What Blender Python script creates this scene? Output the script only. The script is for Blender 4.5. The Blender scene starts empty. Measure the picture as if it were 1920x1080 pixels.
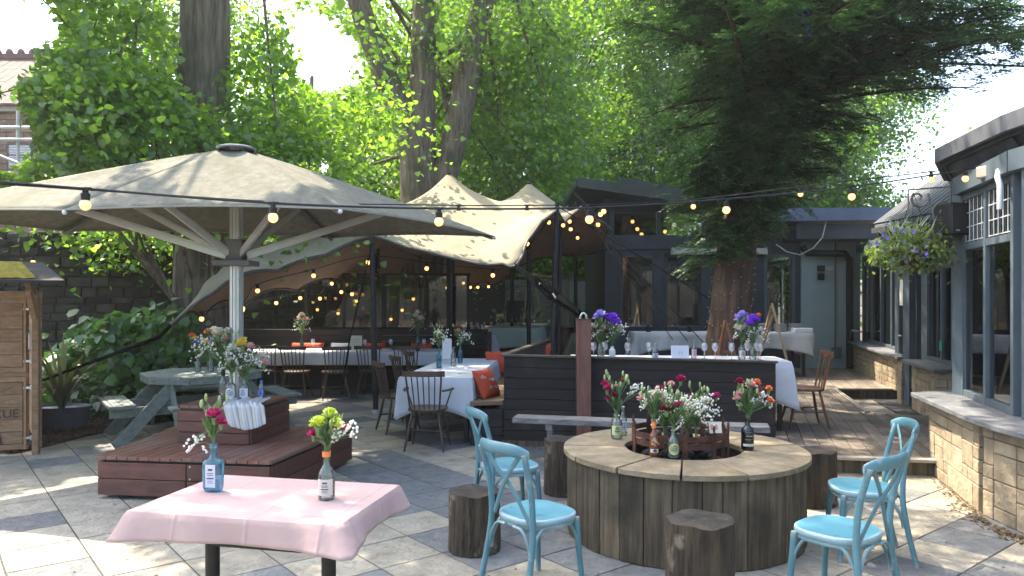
import bpy, math, random
import numpy as np
from mathutils import Vector, Matrix
C = bpy.context.scene
COL = C.collection
R = math.radians
# ------------------------------------------------------------------ camera, sky, sun, exposure
F = 1390.0; H = 1.65; HY = 560.0           # focal length in pixels of a 1920 frame, eye height, horizon row
cam = bpy.data.objects.new('camera', bpy.data.cameras.new('camera')); COL.objects.link(cam)
cam.location = (0, 0, H); cam.rotation_euler = (R(90), 0, 0)
cam.data.sensor_width = 36; cam.data.lens = 36*F/1920; cam.data.shift_y = (HY-540)/1920
cam.data.clip_end = 500; cam.data.clip_start = .05
C.camera = cam
SUN_AZ = Vector((-.74, .67)).normalized(); SUN_EL = R(59)
SUN = Vector((SUN_AZ.x*math.cos(SUN_EL), SUN_AZ.y*math.cos(SUN_EL), math.sin(SUN_EL)))
w = bpy.data.worlds.new('World'); C.world = w; w.use_nodes = True
nt = w.node_tree; sky = nt.nodes.new('ShaderNodeTexSky'); sky.sky_type = 'NISHITA'; sky.sun_disc = False
sky.sun_elevation = SUN_EL; sky.sun_rotation = math.atan2(SUN.x, SUN.y)
sky.air_density = 1.0; sky.dust_density = 4.0; sky.ozone_density = 1.0
nt.links.new(sky.outputs[0], nt.nodes['Background'].inputs[0]); nt.nodes['Background'].inputs[1].default_value = .15
sl = bpy.data.lights.new('sun', 'SUN'); sl.energy = 2.9; sl.angle = R(.5); sl.color = (1, .88, .70)
so = bpy.data.objects.new('sun', sl); COL.objects.link(so); so.rotation_euler = SUN.to_track_quat('Z', 'Y').to_euler(); so.location = (0, 0, 30)
C.view_settings.view_transform = 'Standard'; C.view_settings.look = 'None'; C.view_settings.exposure = 2.42; C.view_settings.gamma = 1
C.cycles.max_bounces = 7; C.cycles.transparent_max_bounces = 16; C.cycles.diffuse_bounces = 4; C.cycles.glossy_bounces = 3
C.cycles.transmission_bounces = 5; C.cycles.sample_clamp_indirect = 4; C.cycles.caustics_reflective = False; C.cycles.caustics_refractive = False
# a point from a photograph column/row and a depth; a ground point from column/row and a height
def P(px, py, Y): return Vector(((px-960)/F*Y, Y, H-(py-HY)/F*Y))
def G(px, py, z=0.):
    Y = F*(H-z)/(py-HY); return Vector(((px-960)/F*Y, Y, z))
# ------------------------------------------------------------------ materials
MAT = {}
def mat(name, c1, c2=None, scale=4., rough=.6, bump=0., bscale=40., metal=0., stretch=(1, 1, 1), island=0., spec=.4, detail=6., lo=.35, hi=.65, coat=0., c3=None, s3=1.5, lo3=.5, hi3=.7, rot=0.):
    if name in MAT: return MAT[name]
    m = bpy.data.materials.new(name); m.use_nodes = True; n = m.node_tree; N = n.nodes; L = n.links
    b = N['Principled BSDF']; b.inputs['Roughness'].default_value = rough; b.inputs['Metallic'].default_value = metal
    b.inputs['Specular IOR Level'].default_value = spec; b.inputs['Coat Weight'].default_value = coat
    tc = N.new('ShaderNodeTexCoord'); mp = N.new('ShaderNodeMapping'); mp.inputs['Scale'].default_value = stretch; mp.inputs['Rotation'].default_value[2] = rot
    L.new(tc.outputs['Object'], mp.inputs['Vector']); vec = mp.outputs[0]
    geo = N.new('ShaderNodeNewGeometry')
    if island:   # shift the pattern from piece to piece
        cx = N.new('ShaderNodeVectorMath'); cx.operation = 'ADD'; cb = N.new('ShaderNodeCombineXYZ')
        mu = N.new('ShaderNodeMath'); mu.operation = 'MULTIPLY'; mu.inputs[1].default_value = 37.
        L.new(geo.outputs['Random Per Island'], mu.inputs[0]); L.new(mu.outputs[0], cb.inputs[0]); L.new(mu.outputs[0], cb.inputs[2])
        L.new(vec, cx.inputs[0]); L.new(cb.outputs[0], cx.inputs[1]); vec = cx.outputs[0]
    no = N.new('ShaderNodeTexNoise'); no.inputs['Scale'].default_value = scale; no.inputs['Detail'].default_value = detail; no.inputs['Roughness'].default_value = .6
    L.new(vec, no.inputs['Vector'])
    def ramp(src, a, b_, l, h):
        r = N.new('ShaderNodeValToRGB'); r.color_ramp.elements[0].position = l; r.color_ramp.elements[1].position = h
        r.color_ramp.elements[0].color = (*a, 1); r.color_ramp.elements[1].color = (*b_, 1); L.new(src, r.inputs[0]); return r.outputs[0]
    col = ramp(no.outputs['Fac'], c1, c2 or c1, lo, hi)
    if c3:
        n3 = N.new('ShaderNodeTexNoise'); n3.inputs['Scale'].default_value = s3; n3.inputs['Detail'].default_value = 8
        L.new(tc.outputs['Object'], n3.inputs['Vector']); f = ramp(n3.outputs['Fac'], (0, 0, 0), (1, 1, 1), lo3, hi3)
        mx = N.new('ShaderNodeMix'); mx.data_type = 'RGBA'; L.new(f, mx.inputs[0]); L.new(col, mx.inputs[6]); mx.inputs[7].default_value = (*c3, 1); col = mx.outputs[2]
    if island:
        hs = N.new('ShaderNodeHueSaturation'); mr = N.new('ShaderNodeMapRange'); mr.inputs[3].default_value = 1-island; mr.inputs[4].default_value = 1+island
        L.new(geo.outputs['Random Per Island'], mr.inputs[0]); L.new(mr.outputs[0], hs.inputs['Value']); L.new(col, hs.inputs['Color']); col = hs.outputs[0]
    L.new(col, b.inputs['Base Color'])
    if bump:
        bn = N.new('ShaderNodeTexNoise'); bn.inputs['Scale'].default_value = bscale; bn.inputs['Detail'].default_value = 5; L.new(vec, bn.inputs['Vector'])
        bp = N.new('ShaderNodeBump'); bp.inputs['Strength'].default_value = min(1, bump); bp.inputs['Distance'].default_value = .01*max(1, bump)
        L.new(bn.outputs['Fac'], bp.inputs['Height']); L.new(bp.outputs[0], b.inputs['Normal'])
    MAT[name] = m; return m
def leafmat(name, c1, c2, trans=.5, tcol=None, rough=.45, sc=.8):
    m = bpy.data.materials.new(name); m.use_nodes = True; n = m.node_tree; N = n.nodes; L = n.links
    out = N['Material Output']; N.remove(N['Principled BSDF'])
    geo = N.new('ShaderNodeNewGeometry'); r = N.new('ShaderNodeValToRGB'); r.color_ramp.elements[0].color = (*c1, 1); r.color_ramp.elements[1].color = (*c2, 1)
    L.new(geo.outputs['Random Per Island'], r.inputs[0])
    d = N.new('ShaderNodeBsdfDiffuse'); t = N.new('ShaderNodeBsdfTranslucent'); g = N.new('ShaderNodeBsdfGlossy'); g.inputs['Roughness'].default_value = rough
    tm = N.new('ShaderNodeMix'); tm.data_type = 'RGBA'; tm.blend_type = 'MULTIPLY'; tm.inputs[0].default_value = 1
    L.new(r.outputs[0], tm.inputs[6]); tm.inputs[7].default_value = (*(tcol or (2.6, 2.4, .8)), 1)
    L.new(r.outputs[0], d.inputs[0]); L.new(tm.outputs[2], t.inputs[0])
    a = N.new('ShaderNodeMixShader'); a.inputs[0].default_value = trans; L.new(d.outputs[0], a.inputs[1]); L.new(t.outputs[0], a.inputs[2])
    b = N.new('ShaderNodeMixShader'); b.inputs[0].default_value = .06; L.new(a.outputs[0], b.inputs[1]); L.new(g.outputs[0], b.inputs[2])
    L.new(b.outputs[0], out.inputs[0]); MAT[name] = m; return m
def glassmat(name, tint=(1, 1, 1), refl=.9, base=.04, rough=.0, body=None, bodyf=.0):
    m = bpy.data.materials.new(name); m.use_nodes = True; n = m.node_tree; N = n.nodes; L = n.links
    out = N['Material Output']; N.remove(N['Principled BSDF'])
    t = N.new('ShaderNodeBsdfTransparent'); t.inputs[0].default_value = (*tint, 1); g = N.new('ShaderNodeBsdfGlossy'); g.inputs['Roughness'].default_value = rough
    fr = N.new('ShaderNodeFresnel'); fr.inputs[0].default_value = 1.5
    mr = N.new('ShaderNodeMath'); mr.operation = 'MULTIPLY_ADD'; mr.inputs[1].default_value = refl; mr.inputs[2].default_value = base; mr.use_clamp = True
    L.new(fr.outputs[0], mr.inputs[0]); a = N.new('ShaderNodeMixShader'); L.new(mr.outputs[0], a.inputs[0])
    first = t.outputs[0]
    if body:
        d = N.new('ShaderNodeBsdfDiffuse'); d.inputs[0].default_value = (*body, 1); k = N.new('ShaderNodeMixShader'); k.inputs[0].default_value = bodyf
        L.new(t.outputs[0], k.inputs[1]); L.new(d.outputs[0], k.inputs[2]); first = k.outputs[0]
    L.new(first, a.inputs[1]); L.new(g.outputs[0], a.inputs[2]); L.new(a.outputs[0], out.inputs[0]); MAT[name] = m; return m
def emis(name, c, s):
    m = bpy.data.materials.new(name); m.use_nodes = True; b = m.node_tree.nodes['Principled BSDF']
    b.inputs['Base Color'].default_value = (.8, .6, .3, 1); b.inputs['Emission Color'].default_value = (*c, 1); b.inputs['Emission Strength'].default_value = s
    m.cycles.emission_sampling = 'NONE'; MAT[name] = m; return m
buff = mat('buff_slab', (.25, .23, .18), (.34, .315, .25), 9, .8, 1.8, 30, island=.14, c3=(.14, .125, .095), s3=3.5, lo3=.55, hi3=.8, spec=.3)
grey = mat('grey_slab', (.115, .122, .123), (.175, .182, .182), 10, .7, 1.8, 30, island=.14, c3=(.19, .185, .165), s3=4, lo3=.55, hi3=.85, spec=.35)
joint = mat('joint', (.05, .045, .04), (.08, .075, .06), 20, .95)
deckm = mat('deck_board', (.13, .105, .082), (.24, .20, .16), 5, .75, 1.2, 30, stretch=(5, .6, 1), island=.28, c3=(.08, .07, .055), s3=1.2, rot=R(17))
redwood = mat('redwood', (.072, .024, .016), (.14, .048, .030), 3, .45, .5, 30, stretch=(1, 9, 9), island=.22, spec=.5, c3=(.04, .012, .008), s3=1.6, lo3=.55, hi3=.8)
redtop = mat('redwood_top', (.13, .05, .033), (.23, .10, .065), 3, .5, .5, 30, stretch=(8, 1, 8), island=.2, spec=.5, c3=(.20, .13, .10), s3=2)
darkwood = mat('dark_cladding', (.010, .008, .008), (.025, .019, .018), 4, .55, .7, 40, stretch=(1, 6, 10), island=.25, c3=(.055, .045, .04), s3=3, lo3=.6, hi3=.8)
oldwood = mat('weathered_wood', (.07, .054, .033), (.20, .155, .10), 3.2, .8, 1.8, 26, lo=.36, hi=.66, stretch=(8, 8, .6), island=.30, c3=(.045, .04, .025), s3=2.6, lo3=.5, hi3=.72)
pittop = mat('pit_top_wood', (.19, .15, .09), (.31, .25, .165), 6, .75, 1., 40, stretch=(1.3, 1.3, 1.3), island=.12, c3=(.16, .13, .08), s3=3, lo3=.5, hi3=.75)
barkm = mat('stump_bark', (.018, .014, .010), (.085, .062, .038), 4, .9, 2., 16, stretch=(4, 4, .7), c3=(.22, .19, .13), s3=5, lo3=.58, hi3=.68)
stumptop = mat('stump_top', (.016, .014, .012), (.055, .046, .036), 9, .9, 1.5, 30)
trunkm = mat('trunk_bark', (.085, .066, .05), (.22, .18, .14), 3.2, .9, 3., 9, stretch=(5, 5, .6), c3=(.05, .055, .035), s3=1.2)
yewbark = mat('yew_bark', (.055, .032, .023), (.15, .09, .062), 3, .9, 3, 9, stretch=(4, 4, .5), c3=(.05, .03, .022), s3=2.5)
teal = mat('teal_paint', (.085, .26, .33), (.105, .30, .37), 5, .38, .15, 60, spec=.5, c3=(.06, .16, .20), s3=13, lo3=.60, hi3=.78)
tealf = mat('teal_frame_paint', (.075, .185, .22), (.10, .225, .265), 5, .4, .15, 60, spec=.5, c3=(.20, .29, .30), s3=16, lo3=.60, hi3=.72)
spind = mat('dark_chair_wood', (.035, .020, .014), (.085, .05, .033), 4, .4, .2, 50, stretch=(4, 4, 1), spec=.5)
spind2 = mat('brown_chair_wood', (.12, .045, .022), (.22, .09, .045), 4, .4, .2, 50, stretch=(4, 4, 1), spec=.5)
pink = mat('pink_cloth', (.40, .288, .275), (.44, .32, .30), 3, .85, .12, 300, spec=.15)
white = mat('white_cloth', (.47, .50, .55), (.54, .56, .61), 3, .85, .2, 200, spec=.15)
sage = mat('sage_cloth', (.35, .46, .42), (.42, .52, .48), 3, .85, .2, 200, spec=.15)
tan = mat('tan_cloth', (.50, .38, .26), (.58, .45, .32), 3, .85, .2, 200, spec=.15)
greyc = mat('grey_cloth', (.44, .46, .48), (.52, .54, .56), 3, .85, .3, 60, spec=.15)
black = mat('black_metal', (.007, .007, .009), (.013, .013, .015), 10, .5, .1, 80)
rust = mat('rusty_iron', (.05, .018, .013), (.11, .045, .028), 12, .75, .8, 60)
alu = mat('aluminium', (.50, .53, .52), (.58, .60, .60), 4, .38, 0, metal=.55)
alud = mat('grey_bracket', (.10, .10, .11), (.13, .13, .14), 5, .5)
canvas = mat('umbrella_canvas', (.15, .145, .115), (.22, .21, .165), 14, .9, .8, 90, spec=.1, c3=(.14, .14, .10), s3=1.8, lo3=.5, hi3=.75)
tentout = mat('tent_fabric', (.25, .222, .155), (.30, .268, .19), 2, .85, .35, 30, spec=.15, c3=(.19, .175, .12), s3=1.3, lo3=.55, hi3=.8)
tentin = mat('tent_lining', (.27, .195, .15), (.32, .24, .185), 2, .9, .2, 30, spec=.1)
greypaint = mat('sage_grey_paint', (.14, .17, .16), (.21, .245, .23), 4, .6, .5, 40, stretch=(6, 6, 6), island=.12, c3=(.26, .29, .27), s3=6, lo3=.6, hi3=.75)
greyplank = mat('grey_plank', (.16, .155, .15), (.31, .30, .285), 4, .7, 1, 40, stretch=(1, 7, 7), island=.15)
cedar = mat('cedar_boards', (.22, .125, .065), (.34, .21, .12), 3, .6, .7, 30, stretch=(.8, 8, 8), island=.20, c3=(.16, .12, .055), s3=.9, lo3=.55, hi3=.8)
stone = mat('honey_stone', (.27, .21, .14), (.37, .30, .205), 7, .85, 2.0, 16, island=.18, c3=(.20, .17, .12), s3=3, lo3=.6, hi3=.75)
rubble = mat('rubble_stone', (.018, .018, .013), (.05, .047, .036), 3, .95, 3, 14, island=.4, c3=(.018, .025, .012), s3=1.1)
slate = mat('slate_sill', (.10, .105, .115), (.18, .185, .19), 5, .55, .8, 30)
bluegrey = mat('blue_grey_frame', (.075, .10, .12), (.10, .13, .15), 3, .5, .2, 40)
navy = mat('dark_blue_paint', (.028, .040, .052), (.042, .056, .07), 3, .5, .2, 40)
render = mat('teal_render', (.33, .42, .415), (.39, .48, .47), 1.6, .8, .4, 60, c3=(.26, .34, .34), s3=.8)
roofm = mat('roof_metal', (.15, .17, .20), (.22, .24, .27), 3, .4, .1, 30)
felt = mat('roof_felt', (.020, .022, .026), (.045, .048, .052), 6, .8, 1, 20)
fasc = mat('fascia_grey', (.085, .09, .105), (.12, .125, .14), 3, .5)
mulchm = mat('bark_mulch', (.035, .018, .010), (.12, .065, .04), 14, .95, 3, 40, island=.5)
soilm = mat('garden_soil', (.035, .024, .016), (.08, .055, .035), 6, .95, 3, 18)
brickm = mat('house_brick', (.17, .105, .07), (.24, .16, .11), 8, .85, .6, 30, island=.2)
tilem = mat('roof_tile', (.032, .02, .016), (.06, .036, .028), 6, .8, 1, 20, island=.25)
orange = mat('orange_fabric', (.42, .055, .022), (.50, .075, .03), 5, .8, .3, 120)
rustpost = mat('rust_brown_post', (.14, .06, .045), (.21, .10, .075), 3, .6, .6, 30, stretch=(6, 6, 1))
china = mat('white_china', (.72, .72, .72), None, 5, .25)
paper = mat('cream_paper', (.68, .66, .52), (.74, .72, .6), 5, .7)
whitep = mat('white_paint', (.48, .50, .50), (.56, .58, .58), 5, .5)
coal = mat('coal', (.008, .008, .010), (.035, .035, .04), 12, .7, 2, 30, island=.5)
stemg = mat('stem_green', (.09, .17, .06), (.15, .25, .10), 8, .6)
palm = leafmat('sword_leaf', (.045, .07, .03), (.16, .18, .10), .3)
limeleaf = leafmat('lime_leaf', (.060, .14, .028), (.14, .25, .055), .64)
farleaf = leafmat('far_leaf', (.05, .125, .03), (.125, .225, .055), .56)
yewleaf = leafmat('yew_leaf', (.022, .058, .024), (.065, .13, .048), .28, (1.6, 1.9, .8))
shrubleaf = leafmat('shrub_leaf', (.055, .13, .045), (.10, .20, .065), .40, (1.8, 2.0, .6), rough=.35)
basketleaf = leafmat('basket_leaf', (.06, .12, .035), (.15, .21, .07), .4)
buxleaf = leafmat('bouquet_leaf', (.06, .12, .05), (.14, .22, .09), .35, (1.6, 1.7, .8))
mossm = mat('moss', (.16, .15, .02), (.33, .27, .03), 14, .95, 3, 60)
winglass = glassmat('window_glass', (.78, .85, .85), .95, .17, 0)
plexi = glassmat('screen_glass', (.72, .72, .72), .9, .04, 0)
clear = glassmat('clear_glass', (.90, .94, .94), .9, .05, .02, (.8, .9, .9), .06)
gblue = glassmat('blue_glass', (.30, .62, .80), .8, .05, .03, (.25, .55, .75), .16)
gteal = glassmat('teal_glass', (.10, .50, .60), .8, .05, .03, (.05, .35, .45), .2)
ggreen = glassmat('green_glass', (.15, .35, .22), .8, .05, .03, (.08, .20, .12), .25)
gorange = glassmat('amber_glass', (.55, .16, .03), .8, .05, .03, (.60, .13, .02), .25)
gblack = mat('black_glass', (.006, .007, .009), None, 3, .08, spec=.8)
wglass = glassmat('wine_glass', (.90, .92, .94), .95, .12, .01, (.9, .9, .95), .34)
bulbm = emis('bulb_glow', (1, .43, .11), .52)
bulbs = emis('bulb_glow_far', (1, .46, .13), .75)
bulboff = emis('bulb_pale', (1, .72, .35), .12)
def crease(m, sp=.33):
    n = m.node_tree; N = n.nodes; L = n.links; b = N['Principled BSDF']; tc = N.new('ShaderNodeTexCoord'); sx = N.new('ShaderNodeSeparateXYZ'); L.new(tc.outputs['Object'], sx.inputs[0]); last = None
    for k in (0, 1):
        a = N.new('ShaderNodeMath'); a.operation = 'MULTIPLY_ADD'; a.inputs[1].default_value = 1/sp; a.inputs[2].default_value = 50.25; L.new(sx.outputs[k], a.inputs[0])
        f = N.new('ShaderNodeMath'); f.operation = 'FRACT'; L.new(a.outputs[0], f.inputs[0]); g = N.new('ShaderNodeMath'); g.operation = 'PINGPONG'; g.inputs[1].default_value = .5; L.new(f.outputs[0], g.inputs[0])
        r = N.new('ShaderNodeMapRange'); r.inputs[1].default_value = .46; r.inputs[2].default_value = .5; L.new(g.outputs[0], r.inputs[0])
        if last: ad = N.new('ShaderNodeMath'); ad.operation = 'MAXIMUM'; L.new(last, ad.inputs[0]); L.new(r.outputs[0], ad.inputs[1]); last = ad.outputs[0]
        else: last = r.outputs[0]
    no = N.new('ShaderNodeTexNoise'); no.inputs['Scale'].default_value = 6; no.inputs['Detail'].default_value = 3; L.new(tc.outputs['Object'], no.inputs[0])
    ad = N.new('ShaderNodeMath'); ad.operation = 'MULTIPLY_ADD'; ad.inputs[1].default_value = 5.; L.new(no.outputs[0], ad.inputs[0]); L.new(last, ad.inputs[2])
    bp = N.new('ShaderNodeBump'); bp.inputs['Strength'].default_value = .8; bp.inputs['Distance'].default_value = .0032; L.new(ad.outputs[0], bp.inputs['Height']); L.new(bp.outputs[0], b.inputs['Normal'])
for m_ in (pink, white, sage, greyc, tan): crease(m_)
def wear(m, c, lo, hi):      # rubbed paint along the edges
    n = m.node_tree; N = n.nodes; L = n.links; b = N['Principled BSDF']; src = b.inputs['Base Color'].links[0].from_socket; g = N.new('ShaderNodeNewGeometry'); r = N.new('ShaderNodeMapRange'); r.inputs[1].default_value = lo; r.inputs[2].default_value = hi
    no = N.new('ShaderNodeTexNoise'); no.inputs['Scale'].default_value = 60; a = N.new('ShaderNodeMath'); a.operation = 'MULTIPLY_ADD'; a.inputs[1].default_value = .08; L.new(no.outputs[0], a.inputs[0]); L.new(g.outputs['Pointiness'], a.inputs[2]); L.new(a.outputs[0], r.inputs[0])
    x = N.new('ShaderNodeMix'); x.data_type = 'RGBA'; L.new(r.outputs[0], x.inputs[0]); L.new(src, x.inputs[6]); x.inputs[7].default_value = (*c, 1); L.new(x.outputs[2], b.inputs['Base Color'])
wear(teal, (.36, .46, .48), .57, .61); wear(tealf, (.30, .38, .38), .60, .66); wear(redwood, (.22, .11, .07), .60, .68)
# ------------------------------------------------------------------ mesh builder
class MB:
    def __init__(s): s.v = []; s.f = []; s.m = []; s.mi = 0
    def add(s, vs, fs):
        o = len(s.v); s.v += [tuple(p) for p in vs]; s.f += [tuple(i+o for i in f) for f in fs]; s.m += [s.mi]*len(fs); return s
    def box(s, c, d, rz=0, rx=0, ry=0):
        M_ = Matrix.Translation(c) @ Matrix.Rotation(rz, 4, 'Z') @ Matrix.Rotation(ry, 4, 'Y') @ Matrix.Rotation(rx, 4, 'X')
        vs = [M_ @ Vector((x*d[0]/2, y*d[1]/2, z*d[2]/2)) for x in (-1, 1) for y in (-1, 1) for z in (-1, 1)]
        return s.add(vs, [(0, 1, 3, 2), (4, 6, 7, 5), (0, 4, 5, 1), (2, 3, 7, 6), (0, 2, 6, 4), (1, 5, 7, 3)])
    def beam(s, a, b, w_, h_, up=(0, 0, 1)):     # bar from a to b
        a, b = Vector(a), Vector(b); d = (b-a).normalized(); u = Vector(up)
        if abs(d.dot(u)) > .98: u = Vector((0, 1, 0))
        r = d.cross(u).normalized(); u = r.cross(d)
        vs = [p+r*sx*w_/2+u*sz*h_/2 for p in (a, b) for sx, sz in ((-1, -1), (1, -1), (1, 1), (-1, 1))]
        return s.add(vs, [(0, 3, 2, 1), (4, 5, 6, 7), (0, 1, 5, 4), (1, 2, 6, 5), (2, 3, 7, 6), (3, 0, 4, 7)])
    def tube(s, pts, r, n=8, cap=True):
        pts = [Vector(p) for p in pts]; k = len(pts); rs = r if isinstance(r, (list, tuple)) else [r]*k
        vs = []; u = None
        for i, p in enumerate(pts):
            d = (pts[min(i+1, k-1)]-pts[max(i-1, 0)])
            d = d.normalized() if d.length > 1e-9 else Vector((0, 0, 1))
            if u is None: u = d.cross(Vector((0, 0, 1)) if abs(d.z) < .9 else Vector((1, 0, 0))).normalized()
            else:
                u = u-d*u.dot(d); u = u.normalized() if u.length > 1e-6 else d.orthogonal().normalized()
            q = d.cross(u)
            for j in range(n):
                a = 2*math.pi*j/n; vs.append(p+(u*math.cos(a)+q*math.sin(a))*rs[i])
        fs = [(i*n+j, i*n+(j+1) % n, (i+1)*n+(j+1) % n, (i+1)*n+j) for i in range(k-1) for j in range(n)]
        if cap: fs += [tuple(range(n))[::-1], tuple(range((k-1)*n, k*n))]
        return s.add(vs, fs)
    def lathe(s, prof, n=20, c=(0, 0, 0), a0=0, a1=2*math.pi, sx=1, sy=1):
        full = abs(a1-a0-2*math.pi) < 1e-6; m = n if full else n+1
        vs = [(c[0]+r*math.cos(a0+(a1-a0)*j/n)*sx, c[1]+r*math.sin(a0+(a1-a0)*j/n)*sy, c[2]+z) for r, z in prof for j in range(m)]
        fs = [(i*m+j, i*m+(j+1) % m, (i+1)*m+(j+1) % m, (i+1)*m+j) for i in range(len(prof)-1) for j in range(n)]
        return s.add(vs, fs)
    def prism(s, poly, z0, z1):
        n = len(poly); vs = [(p[0], p[1], z0) for p in poly]+[(p[0], p[1], z1) for p in poly]
        return s.add(vs, [tuple(range(n))[::-1], tuple(range(n, 2*n))]+[(i, (i+1) % n, n+(i+1) % n, n+i) for i in range(n)])
    def ball(s, c, r, n=8, m=5, sq=(1, 1, 1)):
        vs = [(c[0], c[1], c[2]-r*sq[2])]
        for i in range(1, m):
            t = -math.pi/2+math.pi*i/m
            for j in range(n): a = 2*math.pi*j/n; vs.append((c[0]+r*math.cos(t)*math.cos(a)*sq[0], c[1]+r*math.cos(t)*math.sin(a)*sq[1], c[2]+r*math.sin(t)*sq[2]))
        vs.append((c[0], c[1], c[2]+r*sq[2])); T = len(vs)-1
        fs = [(0, 1+(j+1) % n, 1+j) for j in range(n)]
        fs += [(1+i*n+j, 1+i*n+(j+1) % n, 1+(i+1)*n+(j+1) % n, 1+(i+1)*n+j) for i in range(m-2) for j in range(n)]
        fs += [(1+(m-2)*n+j, 1+(m-2)*n+(j+1) % n, T) for j in range(n)]
        return s.add(vs, fs)
    def grid(s, fn, nu, nv):
        vs = [fn(i/nu, j/nv) for j in range(nv+1) for i in range(nu+1)]
        return s.add(vs, [(j*(nu+1)+i, j*(nu+1)+i+1, (j+1)*(nu+1)+i+1, (j+1)*(nu+1)+i) for j in range(nv) for i in range(nu)])
    def xf(s, M_): s.v = [tuple(M_ @ Vector(p)) for p in s.v]; return s
def text_into(mb, txt, size, M_, depth=.001):
    cu = bpy.data.curves.new('t', 'FONT'); cu.body = txt; cu.size = size; cu.extrude = depth; cu.align_x = 'RIGHT'
    o = bpy.data.objects.new('t', cu); COL.objects.link(o); dg = bpy.context.evaluated_depsgraph_get(); me = o.evaluated_get(dg).to_mesh()
    mb.add([M_ @ v.co for v in me.vertices], [tuple(p.vertices) for p in me.polygons]); bpy.data.objects.remove(o)
def link(name, me, parent=None):
    o = bpy.data.objects.new(name, me); COL.objects.link(o)
    if parent is not None: o.parent = parent
    return o
def build(name, mb, m, parent=None, smooth=None, bevel=0, world=False, solid=0):
    me = bpy.data.meshes.new(name); v = mb.v
    if world and parent is not None:
        root = parent
        while root.parent: root = root.parent
        I = (Matrix.Translation(root.location) @ Matrix.Rotation(root.rotation_euler.z, 4, 'Z')).inverted(); v = [tuple(I @ Vector(p)) for p in v]
    me.from_pydata(v, [], mb.f)
    for k in (m if isinstance(m, (list, tuple)) else [m]): me.materials.append(k)
    if isinstance(m, (list, tuple)): me.polygons.foreach_set('material_index', mb.m)
    if smooth is not None:
        me.polygons.foreach_set('use_smooth', [True]*len(me.polygons)); me.set_sharp_from_angle(angle=R(smooth))
    me.update(); o = link(name, me, parent)
    if solid: sm = o.modifiers.new('s', 'SOLIDIFY'); sm.thickness = solid; sm.offset = 0
    if bevel: b = o.modifiers.new('b', 'BEVEL'); b.width = bevel; b.segments = 2; b.limit_method = 'ANGLE'; b.angle_limit = R(40)
    return o
def tag(o, label, cat, group=None, kind=None):
    if label: o['label'] = label
    if cat: o['category'] = cat
    if group: o['group'] = group
    if kind: o['kind'] = kind
    return o
def thing(name, label, cat, loc=(0, 0, 0), rz=0, group=None):
    o = bpy.data.objects.new(name, None); COL.objects.link(o); o.location = loc; o.rotation_euler = (0, 0, rz); o.empty_display_size = .1
    return tag(o, label, cat, group)
def dup(root, loc, rz=0, label=None, group=None, sc=1):
    r = root.copy(); COL.objects.link(r); r.location = loc; r.rotation_euler = (0, 0, rz); r.scale = (sc, sc, sc)
    if label: r['label'] = label
    if group: r['group'] = group
    def rec(a, b):
        for ch in a.children:
            c = ch.copy(); COL.objects.link(c); c.parent = b; rec(ch, c)
    rec(root, r); return r
def face(fx, fy): return math.atan2(-fx, fy)
def clip(poly, n, d):     # keep the side n.p <= d
    out = []
    for i in range(len(poly)):
        a, b = poly[i], poly[(i+1) % len(poly)]; da = a[0]*n[0]+a[1]*n[1]-d; db = b[0]*n[0]+b[1]*n[1]-d
        if da <= 0: out.append(a)
        if (da < 0) != (db < 0) and abs(da-db) > 1e-9:
            t = da/(da-db); out.append((a[0]+(b[0]-a[0])*t, a[1]+(b[1]-a[1])*t))
    return out
def planks(mb, poly, dr, wd, gap, z0, z1, jit=.002, rnd=random.Random(3), length=0):
    dr = Vector(dr).normalized(); n = Vector((-dr.y, dr.x)); ds = [p[0]*n.x+p[1]*n.y for p in poly]; k0 = math.floor(min(ds)/wd)
    for k in range(k0, int(max(ds)/wd)+2):
        q = clip(poly, (n.x, n.y), (k+1)*wd-gap); q = clip(q, (-n.x, -n.y), -k*wd) if len(q) > 2 else q
        if len(q) < 3: continue
        segs = [q]
        if length:
            es = [p[0]*dr.x+p[1]*dr.y for p in q]; off = rnd.random()*length; e = math.floor((min(es)-off)/length)*length+off; segs = []
            while e < max(es):
                s_ = clip(q, (dr.x, dr.y), e+length-gap)
                if len(s_) > 2: s_ = clip(s_, (-dr.x, -dr.y), -e)
                if len(s_) > 2: segs.append(s_)
                e += length
        for s_ in segs:
            ok = sum(s_[i][0]*s_[(i+1) % len(s_)][1]-s_[(i+1) % len(s_)][0]*s_[i][1] for i in range(len(s_)))
            if abs(ok) < 4e-4: continue
            mb.prism(s_ if ok > 0 else s_[::-1], z0, z1+rnd.uniform(-jit, jit))
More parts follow.
